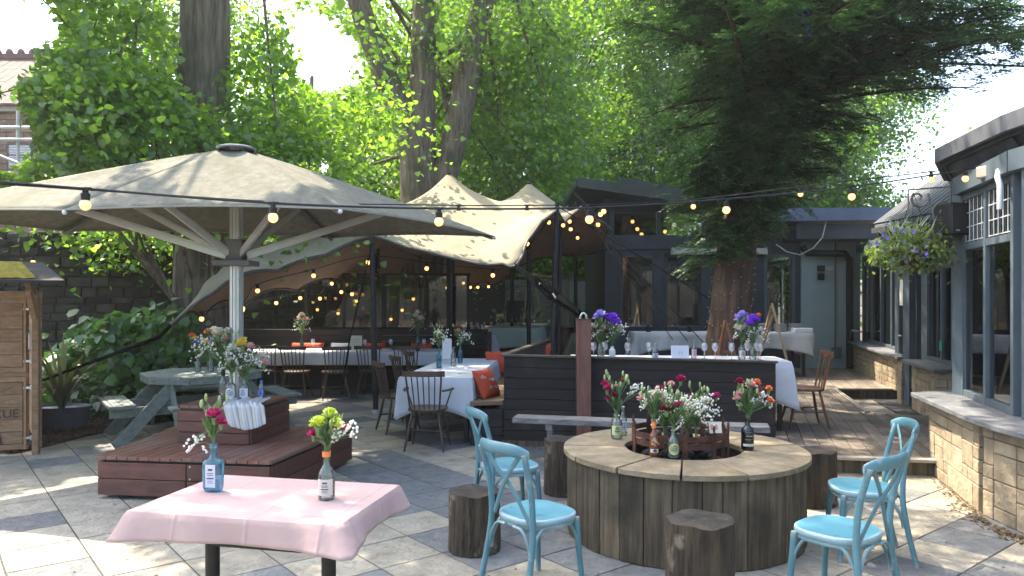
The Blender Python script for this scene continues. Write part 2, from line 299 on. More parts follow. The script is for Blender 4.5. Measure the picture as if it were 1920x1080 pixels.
# ------------------------------------------------------------------ foliage
LEAF = (np.array([(0, 0, 0), (-.42, .45, .10), (0, 1, -.02), (.42, .45, .10)]), np.array([(0, 3, 2, 1)]))
HEART = (np.array([(0, 0, 0), (-.52, .12, .08), (-.42, .62, .06), (0, 1.08, -.06), (.42, .62, .06), (.52, .12, .08)]), np.array([(0, 3, 2, 1), (0, 5, 4, 3)]))
NEEDLE = (np.array([(0, 0, 0), (-.24, .5, .05), (0, 1, 0), (.24, .5, .05)]), np.array([(0, 3, 2, 1)]))
def leaves(name, tpl, Pn, Dn, Nn, S, m, parent=None, wood=None, woodm=None):
    tv, tf = tpl; n = len(Pn); Dn = Dn/np.linalg.norm(Dn, axis=1, keepdims=True)
    X = np.cross(Dn, Nn); X /= (np.linalg.norm(X, axis=1, keepdims=True)+1e-9); Z = np.cross(X, Dn)
    V = (Pn[:, None, :]+S[:, None, None]*(tv[None, :, 0:1]*X[:, None, :]+tv[None, :, 1:2]*Dn[:, None, :]+tv[None, :, 2:3]*Z[:, None, :])).reshape(-1, 3)
    Fc = (tf[None]+np.arange(n)[:, None, None]*len(tv)).reshape(-1)
    me = bpy.data.meshes.new(name); me.vertices.add(len(V)); me.vertices.foreach_set('co', V.astype(np.float32).ravel())
    nf = n*len(tf); me.loops.add(nf*4); me.loops.foreach_set('vertex_index', Fc.astype(np.int32)); me.polygons.add(nf)
    me.polygons.foreach_set('loop_start', np.arange(nf, dtype=np.int32)*4); me.materials.append(m); me.update(calc_edges=True); me.validate()
    return link(name, me, parent)
GAPS = [((1.2, 23, 2.4), 1.6), ((3.5, 24, 6), 1.5)]    # (ground point, radius): openings in the canopy through which the sun reaches the paving
def sunlit(Pw):
    k = np.ones(len(Pw), bool); s = np.array(SUN)
    for g, r in GAPS:
        d = Pw-np.array(g)[None]; t = d@s; k &= ~((t > 2.7) & (np.linalg.norm(d-t[:, None]*s[None], axis=1) < r))
    return k
def crown(rng, ell, nc, per, rc, flat=.45, shell=.55, size=.1, up=1.2, droop=.3, keep=None, base=(0, 0, 0), gaps=True):
    # ell: list of (cx,cy,cz,rx,ry,rz,weight)
    w_ = np.array([e[6] for e in ell], float); w_ /= w_.sum(); idx = rng.choice(len(ell), nc, p=w_); E = np.array([e[:6] for e in ell])[idx]
    d = rng.normal(size=(nc, 3)); d /= np.linalg.norm(d, axis=1, keepdims=True); rr = shell+(1-shell)*rng.random(nc)**.6
    cc = E[:, :3]+d*E[:, 3:]*rr[:, None]
    g = rng.normal(size=(nc, per, 3)); g *= np.array([rc, rc, rc*flat])*(.6+.8*rng.random((nc, 1, 1)))
    # layered sprays droop away from their centre
    g[:, :, 2] -= droop*(g[:, :, 0]**2+g[:, :, 1]**2)/max(rc, .01)
    Pn = (cc[:, None]+g).reshape(-1, 3); k = np.ones(len(Pn), bool)
    if gaps: k &= sunlit(Pn+np.array(base)[None])
    if keep is not None: k &= keep(Pn+np.array(base)[None])
    Pn = Pn[k]; n = len(Pn); N_ = rng.normal(size=(n, 3)); N_[:, 2] = np.abs(N_[:, 2])+up; D = rng.normal(size=(n, 3)); D[:, 2] -= .5
    return Pn, D, N_, size*(.65+.7*rng.random(n)), cc
def limb(mb, a, b, r0, r1, rnd, n=8, k=6, bend=.08, sag=0):
    a, b = Vector(a), Vector(b); L_ = (b-a).length; pts = []; off = Vector((0, 0, 0))
    for i in range(k+1):
        t = i/k; off += Vector((rnd.uniform(-1, 1), rnd.uniform(-1, 1), rnd.uniform(-.5, .5)))*bend*L_/k*(1 if i else 0)
        pts.append(a.lerp(b, t)+off*math.sin(math.pi*min(1, t*.9))+Vector((0, 0, sag*math.sin(math.pi*t))))
    mb.tube(pts, [r0+(r1-r0)*(i/k)**.8 for i in range(k+1)], n); return pts
rnd = random.Random(11); rng = np.random.default_rng(5)
GAPS += [((-3.0, 4.55, 0), .62), ((-2.4, 4.3, 0), .45), ((-3.75, 6.75, 0), .30), ((-3.9, 5.9, 0), .22), ((-3.1, 6.7, .35), .35), ((-3.6, 8.9, .75), .45), ((-4.5, 8.5, .45), .35),
         ((-1.7, 8.0, 0), .22), ((-1.2, 7.5, 0), .2), ((4.0, 6.6, .4), .45), ((3.7, 5.9, .3), .35), ((3.4, 6.3, 0), .5), ((-2.6, 7.0, 3.0), .8), ((-4.4, 6.8, 2.5), .9), ((-.9, 13.2, 3.3), 1.3), ((0.2, 11.2, 2.4), 1.0), ((-.8, 11.0, 2.3), .8), ((3.4, 7.6, .15), .25), ((4.4, 9.6, .15), .3), ((5.9, 12.8, .15), .4)]
# ------------------------------------------------------------------ ground, paving, deck
g = MB(); g.grid(lambda u, v: ((u-.5)*180, -30+v*180, -.05), 8, 8); tag(build('ground', g, soilm), None, None, kind='structure')
pb = MB(); pb.v = []; V2 = Vector((.78, .625)).normalized(); U2 = Vector((V2.y, -V2.x)); o0 = Vector((-2.696, 4.743)); S_ = .45
def inpatio(x, y): return y > -3 and y < 15.5 and x > -6.5 and x < 6 and not (x < -5.35 and y > 8.4) and not (x > 3.2 and y > 7.3) and not (x < -4.4 and y > 10.4)
for i in range(-40, 41):
    for j in range(-40, 41):
        c = o0+V2*((i+.5)*S_)+U2*((j+.5)*S_)
        if not inpatio(c.x, c.y): continue
        left = c.x < -1.6 and c.y < 6.2
        p_buff = .86 if left else (.62 if c.x < -1.5 else (.22 if (i+5) % 4 else .8) if c.x < 1.5 else .45)
        pb.mi = 0 if rnd.random() < p_buff else 1
        h = S_/2-.0055; z = rnd.uniform(-.0025, 0)
        q = [(c.x+V2.x*a*h+U2.x*b*h, c.y+V2.y*a*h+U2.y*b*h) for a, b in ((-1, -1), (-1, 1), (1, 1), (1, -1))]
        n0 = len(pb.f); pb.prism(q[::-1] if True else q, -.03, z)
tag(build('patio_paving', pb, [buff, grey], bevel=.003), None, None, kind='structure')
g = MB(); g.grid(lambda u, v: (-7+u*14, -3+v*19, -.006), 2, 2); tag(build('paving_joints', g, joint), None, None, kind='structure')
# deck in boards; a mat well before the door
DZ = .155; dk = MB(); dd = (.30, .954)
deckA = [(2.62, 7.10), (3.95, 6.88), (4.75, 8.2), (5.55, 9.45), (4.68, 9.72), (5.33, 12.25), (6.7, 12.3), (7.6, 16), (1.3, 16), (1.0, 8.6), (2.62, 8.6)]
planks(dk, [(2.62, 7.13), (3.93, 6.91), (5.50, 9.42), (4.68, 9.72), (2.62, 9.72)], dd, .145, .007, DZ-.03, DZ, length=2.6)
planks(dk, [(1.0, 8.6), (2.61, 8.6), (2.61, 9.725), (4.68, 9.725), (5.33, 12.25), (1.3, 12.25)], dd, .145, .007, DZ-.03, DZ, length=2.6)
planks(dk, [(1.0, 12.26), (6.62, 12.26), (7.5, 16), (1.0, 16)], dd, .145, .007, DZ-.03, DZ, length=2.6)
tag(build('timber_deck', dk, deckm, bevel=.003), None, None, kind='structure')
ed = MB(); ed.beam((2.6, 7.095, DZ-.008), (3.97, 6.865, DZ-.008), .09, .03); ed.beam((5.33, 12.22, DZ+.006), (6.62, 12.24, DZ+.006), .09, .03)
ed.beam((4.66, 9.72, DZ+.006), (5.31, 12.2, DZ+.006), .07, .03)
tag(build('deck_edging', ed, mat('pale_edging', (.26, .23, .18), (.36, .33, .27), 8, .7, 1, 30), bevel=.004), None, None, kind='structure')
ed = MB(); ed.beam((2.62, 7.13, .06), (3.96, 6.905, .06), .03, .13); ed.beam((5.33, 12.265, .06), (6.62, 12.285, .06), .03, .15); ed.beam((4.7, 9.75, .06), (5.33, 12.2, .06), .02, .15)
ed.beam((2.63, 7.13, .06), (2.63, 8.6, .06), .03, .13)
tag(build('deck_riser', ed, oldwood), None, None, kind='structure')
g = MB(); g.prism([(4.6, 9.3), (5.9, 9.3), (6.8, 12.26), (5.2, 12.26)], -.03, .0); tag(build('door_well', g, mat('well_floor', (.10, .095, .085), (.18, .17, .15), 6, .85, 1, 30)), None, None, kind='structure')
for k, (p, q) in enumerate((((5.25, 10.55), (6.1, 11.95)), ((4.85, 9.85), (5.25, 11.3)))):
    pass
mt = MB(); mt.prism([(5.42, 10.3), (6.0, 10.25), (6.45, 11.95), (5.85, 12.0)], .002, .016)
o = build('door_mat', mt, mat('mat_fibre', (.035, .037, .04), (.06, .06, .065), 60, .95, 1, 200), bevel=.004); tag(o, 'dark grey rubber-edged mat lying in the sunken well in front of the glazed door', 'door mat')
# interior platform under the big tent (dining floor)
g = MB(); planks(g, [(-5.2, 14.4), (.98, 14.4), (.98, 20.4), (-5.2, 20.4)], (0, 1), .16, .006, -.03, .15); planks(g, [(.99, 16.02), (4.2, 16.02), (4.2, 20.4), (.99, 20.4)], (0, 1), .16, .006, -.03, .149)
tag(build('dining_floor', g, deckm), None, None, kind='structure')
# mulch bed
bed = [(-5.30, 7.9), (-5.2, 8.22), (-5.12, 8.75), (-4.98, 9.4), (-4.55, 10.05), (-3.9, 10.6), (-3.7, 12.6), (-5.4, 13.3), (-14, 12), (-14, 7.9)]
g = MB(); g.prism(bed[::-1], -.03, .012); tag(build('garden_bed', g, soilm), None, None, kind='structure')
def inpoly(x, y, P_):
    c = False
    for i in range(len(P_)):
        a, b = P_[i], P_[i-1]
        if (a[1] > y) != (b[1] > y) and x < (b[0]-a[0])*(y-a[1])/(b[1]-a[1])+a[0]: c = not c
    return c
g = MB()
for k in range(5200):
    x, y = rnd.uniform(-7.2, -3.8), rnd.uniform(7.9, 12)
    if not inpoly(x-.02, y, bed): continue
    g.box((x, y, .016+rnd.random()*.025), (rnd.uniform(.015, .035), rnd.uniform(.04, .09), rnd.uniform(.006, .014)), rnd.random()*6.3, rnd.uniform(-.35, .35), rnd.uniform(-.35, .35))
tag(build('bark_chips', g, mulchm), 'brown bark chippings covering the bed under the wall', 'bark mulch', kind='stuff')
# leaf litter by the stone wall and over the paving
g = MB()
for k in range(520):
    t = rnd.random(); a = Vector((3.98, 6.75)).lerp(Vector((3.50, 5.45)), t) if rnd.random() < .75 else Vector((3.50, 5.45)).lerp(Vector((3.55, 5.0)), t)
    d = abs(rnd.gauss(0, .07)); x, y = a.x-d, a.y+rnd.gauss(0, .04)
    g.box((x, y, .004+rnd.random()*.012*math.exp(-d*8)), (rnd.uniform(.008, .02), rnd.uniform(.012, .035), .0015), rnd.random()*6.3, rnd.uniform(-.5, .5), rnd.uniform(-.5, .5))
for k in range(420):
    x, y = rnd.uniform(-5, 5), rnd.uniform(2.5, 9)
    g.box((x, y, .003), (rnd.uniform(.005, .014), rnd.uniform(.008, .024), .0012), rnd.random()*6.3)
tag(build('leaf_litter', g, mat('dry_leaf', (.07, .045, .02), (.20, .14, .07), 30, .8, island=.4)), 'dry fallen leaves gathered along the foot of the stone wall', 'leaf litter', kind='stuff')
# ------------------------------------------------------------------ stone wall and house at the left
w_ = thing('stone_wall', 'dark old rubble stone wall with mossy top behind the plants at left', 'wall', (-8, 12, 0))
path = [Vector((-16, 10.9, 0)), Vector((-5.7, 13.1, 0)), Vector((-5.4, 20.6, 0))]
base_ = MB(); rub = MB(); cop = MB()
for a, b in zip(path, path[1:]):
    base_.beam(a+Vector((0, 0, 1.3)), b+Vector((0, 0, 1.3)), .34, 2.6); d = (b-a).normalized(); nn = Vector((d.y, -d.x, 0)); L_ = (b-a).length
    z = 0
    while z < 2.55:
        h = rnd.uniform(.10, .2); s = -rnd.random()*.3
        while s < L_:
            l = rnd.uniform(.16, .45); c = a+d*(s+l/2)+nn*(.17+rnd.uniform(0, .02)); rub.box((c.x, c.y, z+h/2), (l-.02, .07, h-.018), math.atan2(d.y, d.x)+rnd.uniform(-.02, .02), 0, rnd.uniform(-.03, .03)); s += l
        z += h
    s = 0
    while s < L_:
        l = rnd.uniform(.25, .5); c = a+d*(s+l/2); cop.box((c.x, c.y, 2.68+rnd.uniform(-.03, .03)), (l, .44, .17), math.atan2(d.y, d.x), 0, rnd.uniform(-.05, .05)); s += l
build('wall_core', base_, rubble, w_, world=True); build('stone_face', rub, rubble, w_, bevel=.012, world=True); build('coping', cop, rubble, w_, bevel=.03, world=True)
hs = thing('brick_house', 'brick house with red tiled roof and scaffolding beyond the garden wall', 'house', (-22, 26, 0))
g = MB(); g.box((-27, 29, 4.2), (22.6, 6, 8.4)); build('wall', g, joint, hs, world=True)
g = MB(); z = 0.
bh = .22; k = 0
while z < 8.3:
    x = -30+(k % 2)*.3
    while x < -15.75:
        l = .6
        g.box((x+l/2, 25.99, z+bh/2), (l-.03, .06, bh-.03)); x += l
    z += bh; k += 1
g.v = [p for p in g.v]; build('brickwork', g, brickm, hs, world=True)
g = MB()
for r_ in range(11):
    t0 = r_/11; y0 = 25.5+t0*3.5; z0 = 8.35+t0*2.7
    for c_ in range(46): g.box((-30+c_*.325, y0+.18, z0+.12+rnd.uniform(0, .015)), (.31, .42, .05), 0, R(37.6))
g.box((-22.6, 27.2, 9.6), (15.2, 4.3, .06), 0, R(37.6)); rf = build('roof', g, tilem, hs, world=True)
g = MB()
for c_ in range(34): g.lathe([(.0, .34), (.09, .3), (.14, .2), (.14, 0)], 8, (-30+c_*.45, 29, 11.1))
g.beam((-30, 29, 11.1), (-15, 29, 11.1), .3, .2); build('ridge_tiles', g, mat('red_ridge', (.08, .032, .024), (.11, .045, .032), 6, .8), rf, world=True)
g = MB(); g.box((-17.15, 25.9, 6.6), (.95, .08, 1.0)); win = build('window', g, mat('brown_frame', (.10, .06, .045)), hs, world=True)
g = MB(); g.box((-17.15, 25.85, 6.6), (.78, .03, .84)); build('pane', g, winglass, win, world=True)
g = MB()
for i in range(9): g.box((-17.15, 25.845, 6.25+i*.09), (.74, .02, .05))
build('blind', g, mat('white_blind', (.5, .5, .5)), win, world=True)
g = MB(); g.box((-22.6, 25.75, 8.25), (15, .14, .16)); build('gutter', g, whitep, hs, world=True)
sc = thing('scaffolding', 'galvanised scaffold poles with white guard rails in front of the brick house', 'scaffolding', (-17, 24.5, 0))
for x in (-20.5, -16.4, -15.0):
    g = MB(); g.tube([(x, 24.6, 0), (x, 24.6, 7.9)], .055, 8); build('upright', g, mat('galvanised', (.30, .32, .30), (.38, .4, .37), 5, .5, metal=.3), sc, 40, world=True)
for z, m_ in ((5.85, whitep), (6.95, whitep), (7.35, whitep)):
    g = MB(); g.tube([(-22, 24.5, z), (-14.2, 24.5, z-.05)], .05, 8); build('guard_rail', g, m_, sc, 40, world=True)
g = MB(); g.tube([(-22, 24.45, 8.4), (-14.5, 24.45, 5.4)], .05, 8); build('brace', g, MAT['galvanised'], sc, 40, world=True)
# ------------------------------------------------------------------ glazed stone-based building at the right
gb = thing('glazed_building', 'grey framed glazed restaurant extension on a honey stone base at right', 'building', (4.6, 8, 0))
def seg_wall(p, q, z0, z1, off, name, first=[0]):
    # coursed stones on the outer face from p to q, out = left-hand side of p->q
    p, q = Vector((*p, 0)), Vector((*q, 0)); d = (q-p).normalized(); nn = Vector((-d.y, d.x, 0)); L_ = (q-p).length; s_ = MB(); b = MB()
    b.beam(p+nn*(off-.10)+Vector((0, 0, (z0+z1)/2)), q+nn*(off-.10)+Vector((0, 0, (z0+z1)/2)), .14, z1-z0)
    cols = []; s = 0
    rects = []
    # jumper pattern: rows of .105 high cells, some stones two rows high
    rows = max(1, round((z1-z0)/.095)); hh = (z1-z0)/rows; occ = {}
    cw = .13; nc = max(1, round(L_/cw)); cw = L_/nc
    for r_ in range(rows):
        c_ = 0
        while c_ < nc:
            if (r_, c_) in occ: c_ += 1; continue
            wd = rnd.choice((1, 2, 2, 3)); ht = rnd.choice((1, 1, 2)); 
            if r_+ht > rows: ht = rows-r_
            k = 0
            while k < wd and c_+k < nc and (r_, c_+k) not in occ: k += 1
            wd = k
            for a in range(ht):
                for b_ in range(wd): occ[(r_+a, c_+b_)] = 1
            rects.append((c_*cw, r_*hh, wd*cw, ht*hh)); c_ += wd
    for x, z, w2, h2 in rects:
        c = p+d*(x+w2/2)+nn*(off-.03+rnd.uniform(0, .008)); s_.box((c.x, c.y, z0+z+h2/2), (w2-.007, .05, h2-.007), math.atan2(d.y, d.x))
    return b, s_
def glaze(p, q, zs, zt, ztop, nmul, leaded, post=.05, door=False):
    """frame and panes between p and q: zs sill, zt transom, ztop head"""
    p, q = Vector((*p, 0)), Vector((*q, 0)); d = (q-p); L_ = d.length; d = d.normalized(); a = math.atan2(d.y, d.x); fr = MB(); up = Vector((0, 0, 1))
    for i in range(nmul+1):
        c = p+d*(L_*i/nmul); fr.box((c.x, c.y, (zs+ztop)/2), (post, .08, ztop-zs), a)
    for z in ([zs+.03, ztop-.03]+([zt] if zt else [])):
        c = p+d*L_/2; fr.box((c.x, c.y, z), (L_, .072, .06), a)
    o = build('window_frame', fr, bluegrey, gb, world=True, bevel=.003)
    nn = Vector((-d.y, d.x, 0))
    for i in range(nmul):
        c = p+d*(L_*(i+.5)/nmul); gl = MB(); z1 = zt or ztop; gl.box((c.x, c.y, (zs+z1)/2), (L_/nmul-post, .012, z1-zs-.06), a); build('pane', gl, winglass, o, world=True)
        if zt:
            gl = MB(); gl.box((c.x, c.y, (zt+ztop)/2), (L_/nmul-post, .012, ztop-zt-.08), a); build('pane', gl, winglass, o, world=True)
            if leaded:
                ld = MB(); ww = L_/nmul-post; k = max(2, round(ww/.115))
                for j in range(k+1): e = p+d*(L_*(i+.5)/nmul+ww*(j/k-.5)*.96)-nn*.014; ld.box((e.x, e.y, (zt+ztop)/2), (.008, .008, ztop-zt-.08), a)
                for j in range(4): e = c-nn*.014; ld.box((e.x, e.y, zt+.05+(ztop-zt-.1)*j/3), (ww, .008, .008), a)
                build('leaded_bars', ld, whitep, o, world=True)
    return o
# outlines (far to near so that 'left-hand side' faces the terrace is -x)
SEG = [((7.50, 15.98), (6.28, 11.55), 'far'), ((6.12, 10.98), (5.72, 9.62), 'mid'), ((4.22, 6.95), (3.86, 5.65), 'near'), ((3.86, 5.65), (3.80, 2.2), 'near')]
mort = mat('mortar', (.22, .18, .13), None, 5, .95)
def wall_piece(b, s_): build('base_wall', b, mort, gb, world=True); build('stonework', s_, stone, gb, world=True, bevel=.006)
nb_ = MB(); ns_ = MB()
for p, q, k in SEG:
    b, s_ = seg_wall(q, p, 0 if k != 'far' else .15, .70, {'far': .18, 'mid': .18, 'near': .27}[k], k)
    if k == 'near': nb_.add(b.v, b.f); ns_.add(s_.v, s_.f)
    else: wall_piece(b, s_)
for p, q in (((4.55, 7.6), (4.02, 7.05)),):
    b, s_ = seg_wall(q, p, 0, .70, .05, 'r'); nb_.add(b.v, b.f); ns_.add(s_.v, s_.f)
wall_piece(nb_, ns_)
# returns
for p, q in (((6.02, 11.48), (6.55, 11.40)), ((5.50, 9.62), (6.2, 9.3))):
    wall_piece(*seg_wall(q, p, 0, .70, .02, 'r'))
sl_ = MB()
def sill(poly): sl_.prism(poly, .70, .745)
sill([(7.20, 16.0), (7.62, 16.0), (6.40, 11.48), (5.97, 11.50)]); sill([(5.82, 11.10), (6.3, 11.05), (5.95, 9.5), (5.42, 9.52)])
sill([(3.86, 7.18), (4.3, 7.35), (4.75, 7.7), (4.3, 6.9), (3.94, 5.6), (3.88, 2.2), (3.42, 2.2), (3.44, 5.3), (3.5, 5.7)][::-1])
build('sill', sl_, slate, gb, world=True, bevel=.008)
glaze((7.58, 15.95), (6.36, 11.55), .745, None, 2.55, 5, 0, .06); glaze((6.18, 10.98), (5.82, 9.62), .745, 2.1, 2.62, 2, 1, .055)
glaze((4.24, 6.92), (3.90, 5.72), .745, 2.13, 2.62, 2, 1, .06); glaze((3.88, 5.30), (3.83, 2.3), .745, 2.13, 2.62, 3, 1, .06); glaze((5.7, 9.5), (4.3, 7.05), .745, 2.13, 2.62, 3, 1, .06)
for x, y, r_, z0 in ((4.26, 6.98, .13, .70), (3.93, 5.46, .19, .70), (5.76, 9.55, .12, .70), (6.20, 11.04, .12, .70)): cp = MB(); cp.box((x, y, (z0+2.75)/2), (r_, r_*1.2, 2.75-z0), R(15)); build('corner_post', cp, bluegrey, gb, world=True, bevel=.005)
for x, y in ((6.12, 11.42), (6.44, 12.28)): cp = MB(); cp.box((x, y, 1.25), (.12, .14, 2.6), R(12)); build('door_post', cp, bluegrey, gb, world=True, bevel=.005)
# door
dr = glaze((6.40, 12.22), (6.30, 11.50), .03, None, 2.12, 1, 0, .09); dr.name = 'door'
g = MB(); a = math.atan2(-.72, -.10); g.box((6.35, 11.86, .16), (.70, .07, .24), a); build('kick_panel', g, bluegrey, dr, world=True)
g = MB(); g.box((6.31, 12.06, 1.05), (.12, .02, .02), a); g.box((6.27, 11.70, 1.05), (.12, .02, .02), a); g.tube([(6.31, 11.62, 1.05), (6.25, 11.62, 1.05), (6.25, 11.74, 1.05)], .01, 6); build('handle', g, alu, dr, world=True)
g = MB(); g.box((6.30, 11.98, 1.75), (.16, .012, .42), a); build('notice', g, whitep, dr, world=True)
g = MB(); g.box((5.90, 10.20, 1.0), (.10, .012, .14), math.atan2(-1.36, -.36)); build('sticker', g, mat('green_sticker', (.03, .32, .18), None), gb, world=True)
# inside: floor, back wall, soft furnishings
g = MB(); g.prism([(3.95, 2.2), (9.5, 2.2), (11.5, 16), (7.6, 16), (6.5, 11.8), (6.3, 11), (5.8, 9.55), (4.35, 7.0), (3.95, 5.6)][::-1][::-1], -.02, .02); build('floor', g, mat('room_floor', (.10, .07, .05), (.16, .11, .08), 4, .5), gb, world=True)
g = MB(); g.beam((9.0, 2.2, 1.4), (11.2, 16.2, 1.4), .1, 2.8); g.beam((3.9, 2.15, 1.4), (9, 2.15, 1.4), .1, 2.8); g.prism([(3.9, 2.2), (9.5, 2.2), (11.5, 16), (7.6, 16), (6.5, 11.8), (5.9, 9.6), (4.35, 7.0), (3.95, 5.6)], 2.76, 2.84)
build('inner_wall', g, mat('room_wall', (.16, .15, .135), (.21, .20, .185), 2), gb, world=True)
g = MB()
for k, (x, y) in enumerate(((4.42, 6.5), (4.25, 5.35), (6.5, 10.9), (6.15, 9.8), (7.35, 14.0), (6.95, 12.9))):
    g.grid(lambda u, v, x=x, y=y: (x+.03*math.sin(u*40)+.05*u, y+u*.32, .3+v*2.3), 24, 1)
build('curtain', g, mat('curtain', (.35, .33, .27), (.42, .40, .33), 3), gb, 60, world=True)
# upper band, fascia and roofs
up = MB()
for p, q, _ in SEG+[((5.75, 9.55), (4.25, 7.0), 0), ((6.4, 12.3), (6.1, 11.0), 0)]:
    up.beam((*p, 2.70), (*q, 2.70), .16, .16)
build('head_beam', up, bluegrey, gb, world=True)
fs = MB(); fl = [(4.75, 8.1), (4.03, 7.02), (3.80, 5.72), (3.74, 2.0)]
for a_, b_ in zip(fl, fl[1:]): fs.beam((*a_, 3.0), (*b_, 3.0), .05, .13)
build('fascia', fs, fasc, gb, world=True)
fs = MB()
fs.prism([(4.78, 8.1), (4.07, 7.02), (3.84, 5.72), (3.78, 2.0), (9.4, 2.0), (9.4, 8.1)][::-1], 2.90, 3.05); build('roof', fs, felt, gb, world=True)
fs = MB()
for a_, b_ in zip(fl, fl[1:]):
    a3, b3 = Vector((*a_, 2.935)), Vector((*b_, 2.935)); d = (b3-a3).normalized(); nn = Vector((d.y, -d.x, 0))*-1
    fs.grid(lambda u, v, a3=a3, b3=b3, nn=nn: tuple(a3.lerp(b3, u)+Vector((.05+.16*v+.015*math.sin(u*31)*v, 0, -.24*v+.02*math.sin(u*17+v*3)))), 16, 4)
build('roofing_felt', fs, felt, gb, 50, world=True, solid=.012)
# ribbed lean-to roof
A_, B_, UPV = Vector((6.95, 14.2, 3.05)), Vector((4.95, 8.35, 2.62)), Vector((1.5, 0, 1.15))
g = MB(); g.add([A_, B_, B_+UPV, A_+UPV, A_-Vector((0, 0, .05)), B_-Vector((0, 0, .05)), B_+UPV-Vector((0, 0, .05)), A_+UPV-Vector((0, 0, .05))], [(0, 1, 2, 3), (7, 6, 5, 4), (0, 4, 5, 1), (1, 5, 6, 2), (2, 6, 7, 3), (3, 7, 4, 0)])
lr = build('lean_to_roof', g, roofm, gb, world=True)
g = MB()
for i in range(15): a = A_.lerp(B_, (i+.5)/15)+Vector((-.03, 0, .02)); g.beam(a, a+UPV, .11, .035, (-.6, 0, .8))
build('rib', g, mat('roof_rib', (.045, .05, .062), (.06, .066, .08), 4, .5), lr, world=True)
g = MB(); g.beam(A_+Vector((0, 0, -.1)), B_+Vector((0, 0, -.1)), .12, .10); g.beam(A_+Vector((.1, 0, -.25)), B_+Vector((.1, 0, -.22)), .06, .26); build('gutter', g, felt, gb, world=True)
# fittings on the building
o = thing('loudspeaker', 'black wall loudspeaker mounted high on the grey corner post', 'speaker', (4.12, 6.95, 2.25), R(15))
g = MB(); g.box((0, 0, .14), (.24, .22, .30)); build('cabinet', g, black, o, bevel=.015)
g = MB(); g.box((-.005, -.115, .14), (.21, .012, .27)); build('grille', g, mat('speaker_grille', (.03, .03, .034), (.05, .05, .055), 200, .7), o); g = MB(); g.box((-.05, -.123, .03), (.04, .004, .012)); build('badge', g, alu, o)
g = MB(); g.tube([(.12, .05, .2), (.2, .05, .2), (.2, .15, .0)], .012, 6); build('bracket', g, black, o)
o = thing('security_sensor', 'cream box sensor fixed under the roof edge beside a white pipe', 'sensor', (3.94, 6.15, 2.70), R(15))
g = MB(); g.box((0, 0, 0), (.10, .13, .10)); build('housing', g, mat('cream_plastic', (.36, .34, .29)), o, bevel=.012); g = MB(); g.ball((-.01, -.04, -.06), .022, 10, 6); build('lens', g, black, o, 60)
o = thing('white_pipe', 'white plastic downpipe with a bend beside the leaded window', 'pipe', (3.84, 5.72, 2.2))
g = MB(); g.tube([(3.84, 5.85, 2.66), (3.80, 5.80, 2.60), (3.765, 5.72, 2.53), (3.765, 5.72, 2.34)], .022, 10); build('pipe_run', g, whitep, o, 50, world=True)
# ------------------------------------------------------------------ dark window building at the back
nb = thing('dark_blue_building', 'dark blue painted building with tall windows and a sloping roof behind the yew', 'building', (4, 16, 0))
g = MB(); wz = [(2.19+.05, 3.15), (3.42, 4.37), (5.1, 6.0)]
wins = [(2.32, 3.1), (3.28, 4.12), (5.42, 6.08)]; xs = [2.0]+[v for a in wins for v in a]+[6.2]
for i in range(0, len(xs), 2): g.box(((xs[i]+xs[i+1])/2, 16.05, 1.35), (xs[i+1]-xs[i], .2, 2.7))
for a, b in wins: g.box(((a+b)/2, 16.05, .5), (b-a, .2, .98)); g.box(((a+b)/2, 16.05, 2.65), (b-a, .2, .09))
g.box((2.08, 18.2, 1.9), (.16, 4.1, 3.9)); g.box((4.2, 20.2, 1.9), (4.3, .1, 3.8))
build('wall', g, navy, nb, world=True)
for a, b in wins:
    fr = MB(); fr.box((a+.03, 15.97, 1.8), (.06, .1, 1.62)); fr.box((b-.03, 15.97, 1.8), (.06, .1, 1.62)); fr.box(((a+b)/2, 15.97, 2.58), (b-a, .1, .06)); fr.box(((a+b)/2, 15.97, 1.02), (b-a, .12, .06))
    f_ = build('window', fr, bluegrey if a > 5 else navy, nb, world=True); gl = MB(); gl.box(((a+b)/2, 16.0, 1.8), (b-a-.1, .012, 1.6)); build('pane', gl, winglass, f_, world=True)
    bl = MB()
    for k in range(7): x = a+.08+(b-a-.16)*k/6.; bl.box((x, 16.5+.2*(k % 3), 1.6), (.05+.04*(k % 2), .03, 1.3+.2*(k % 3)))
    build('blind', bl, mat('hanging_strips', (.16, .11, .08), (.26, .18, .14), 3), f_, world=True)
g = MB(); g.box((3.2, 15.93, 2.86), (2.5, .12, .30)); g.box((5.3, 16.0, 2.9), (1.8, .16, .5)); build('beam', g, navy, nb, world=True)
fr = MB()
for x in (2.15, 3.15, 4.15): fr.box((x, 15.98, 3.25), (.08, .1, .56))
fr.box((3.15, 15.98, 2.99), (2.1, .11, .05)); fr.box((3.15, 15.98, 3.52), (2.1, .11, .05)); f_ = build('clerestory_window', fr, navy, nb, world=True)
for x in (2.65, 3.65): gl = MB(); gl.box((x, 16, 3.25), (.92, .012, .5)); build('pane', gl, winglass, f_, world=True)
g = MB(); g.add([(2.0, 16.0, 3.5), (6.2, 16.0, 3.12), (6.2, 16.0, 3.42), (2.0, 16.0, 3.96), (2.0, 16.12, 3.5), (6.2, 16.12, 3.12), (6.2, 16.12, 3.42), (2.0, 16.12, 3.96)], [(0, 1, 2, 3), (7, 6, 5, 4), (3, 2, 6, 7), (0, 3, 7, 4)]); build('gable', g, navy, nb, world=True)
g = MB(); a, b = Vector((1.35, 15.0, 4.06)), Vector((5.9, 15.0, 3.42))
def slab(g, x0, z0, x1, z1, y0, y1, t): g.add([(x, y, z+dz) for x, z in ((x0, z0), (x1, z1)) for y in (y0, y1) for dz in (-t, 0)], [(0, 1, 3, 2), (4, 6, 7, 5), (0, 4, 5, 1), (2, 3, 7, 6), (0, 2, 6, 4), (1, 5, 7, 3)])
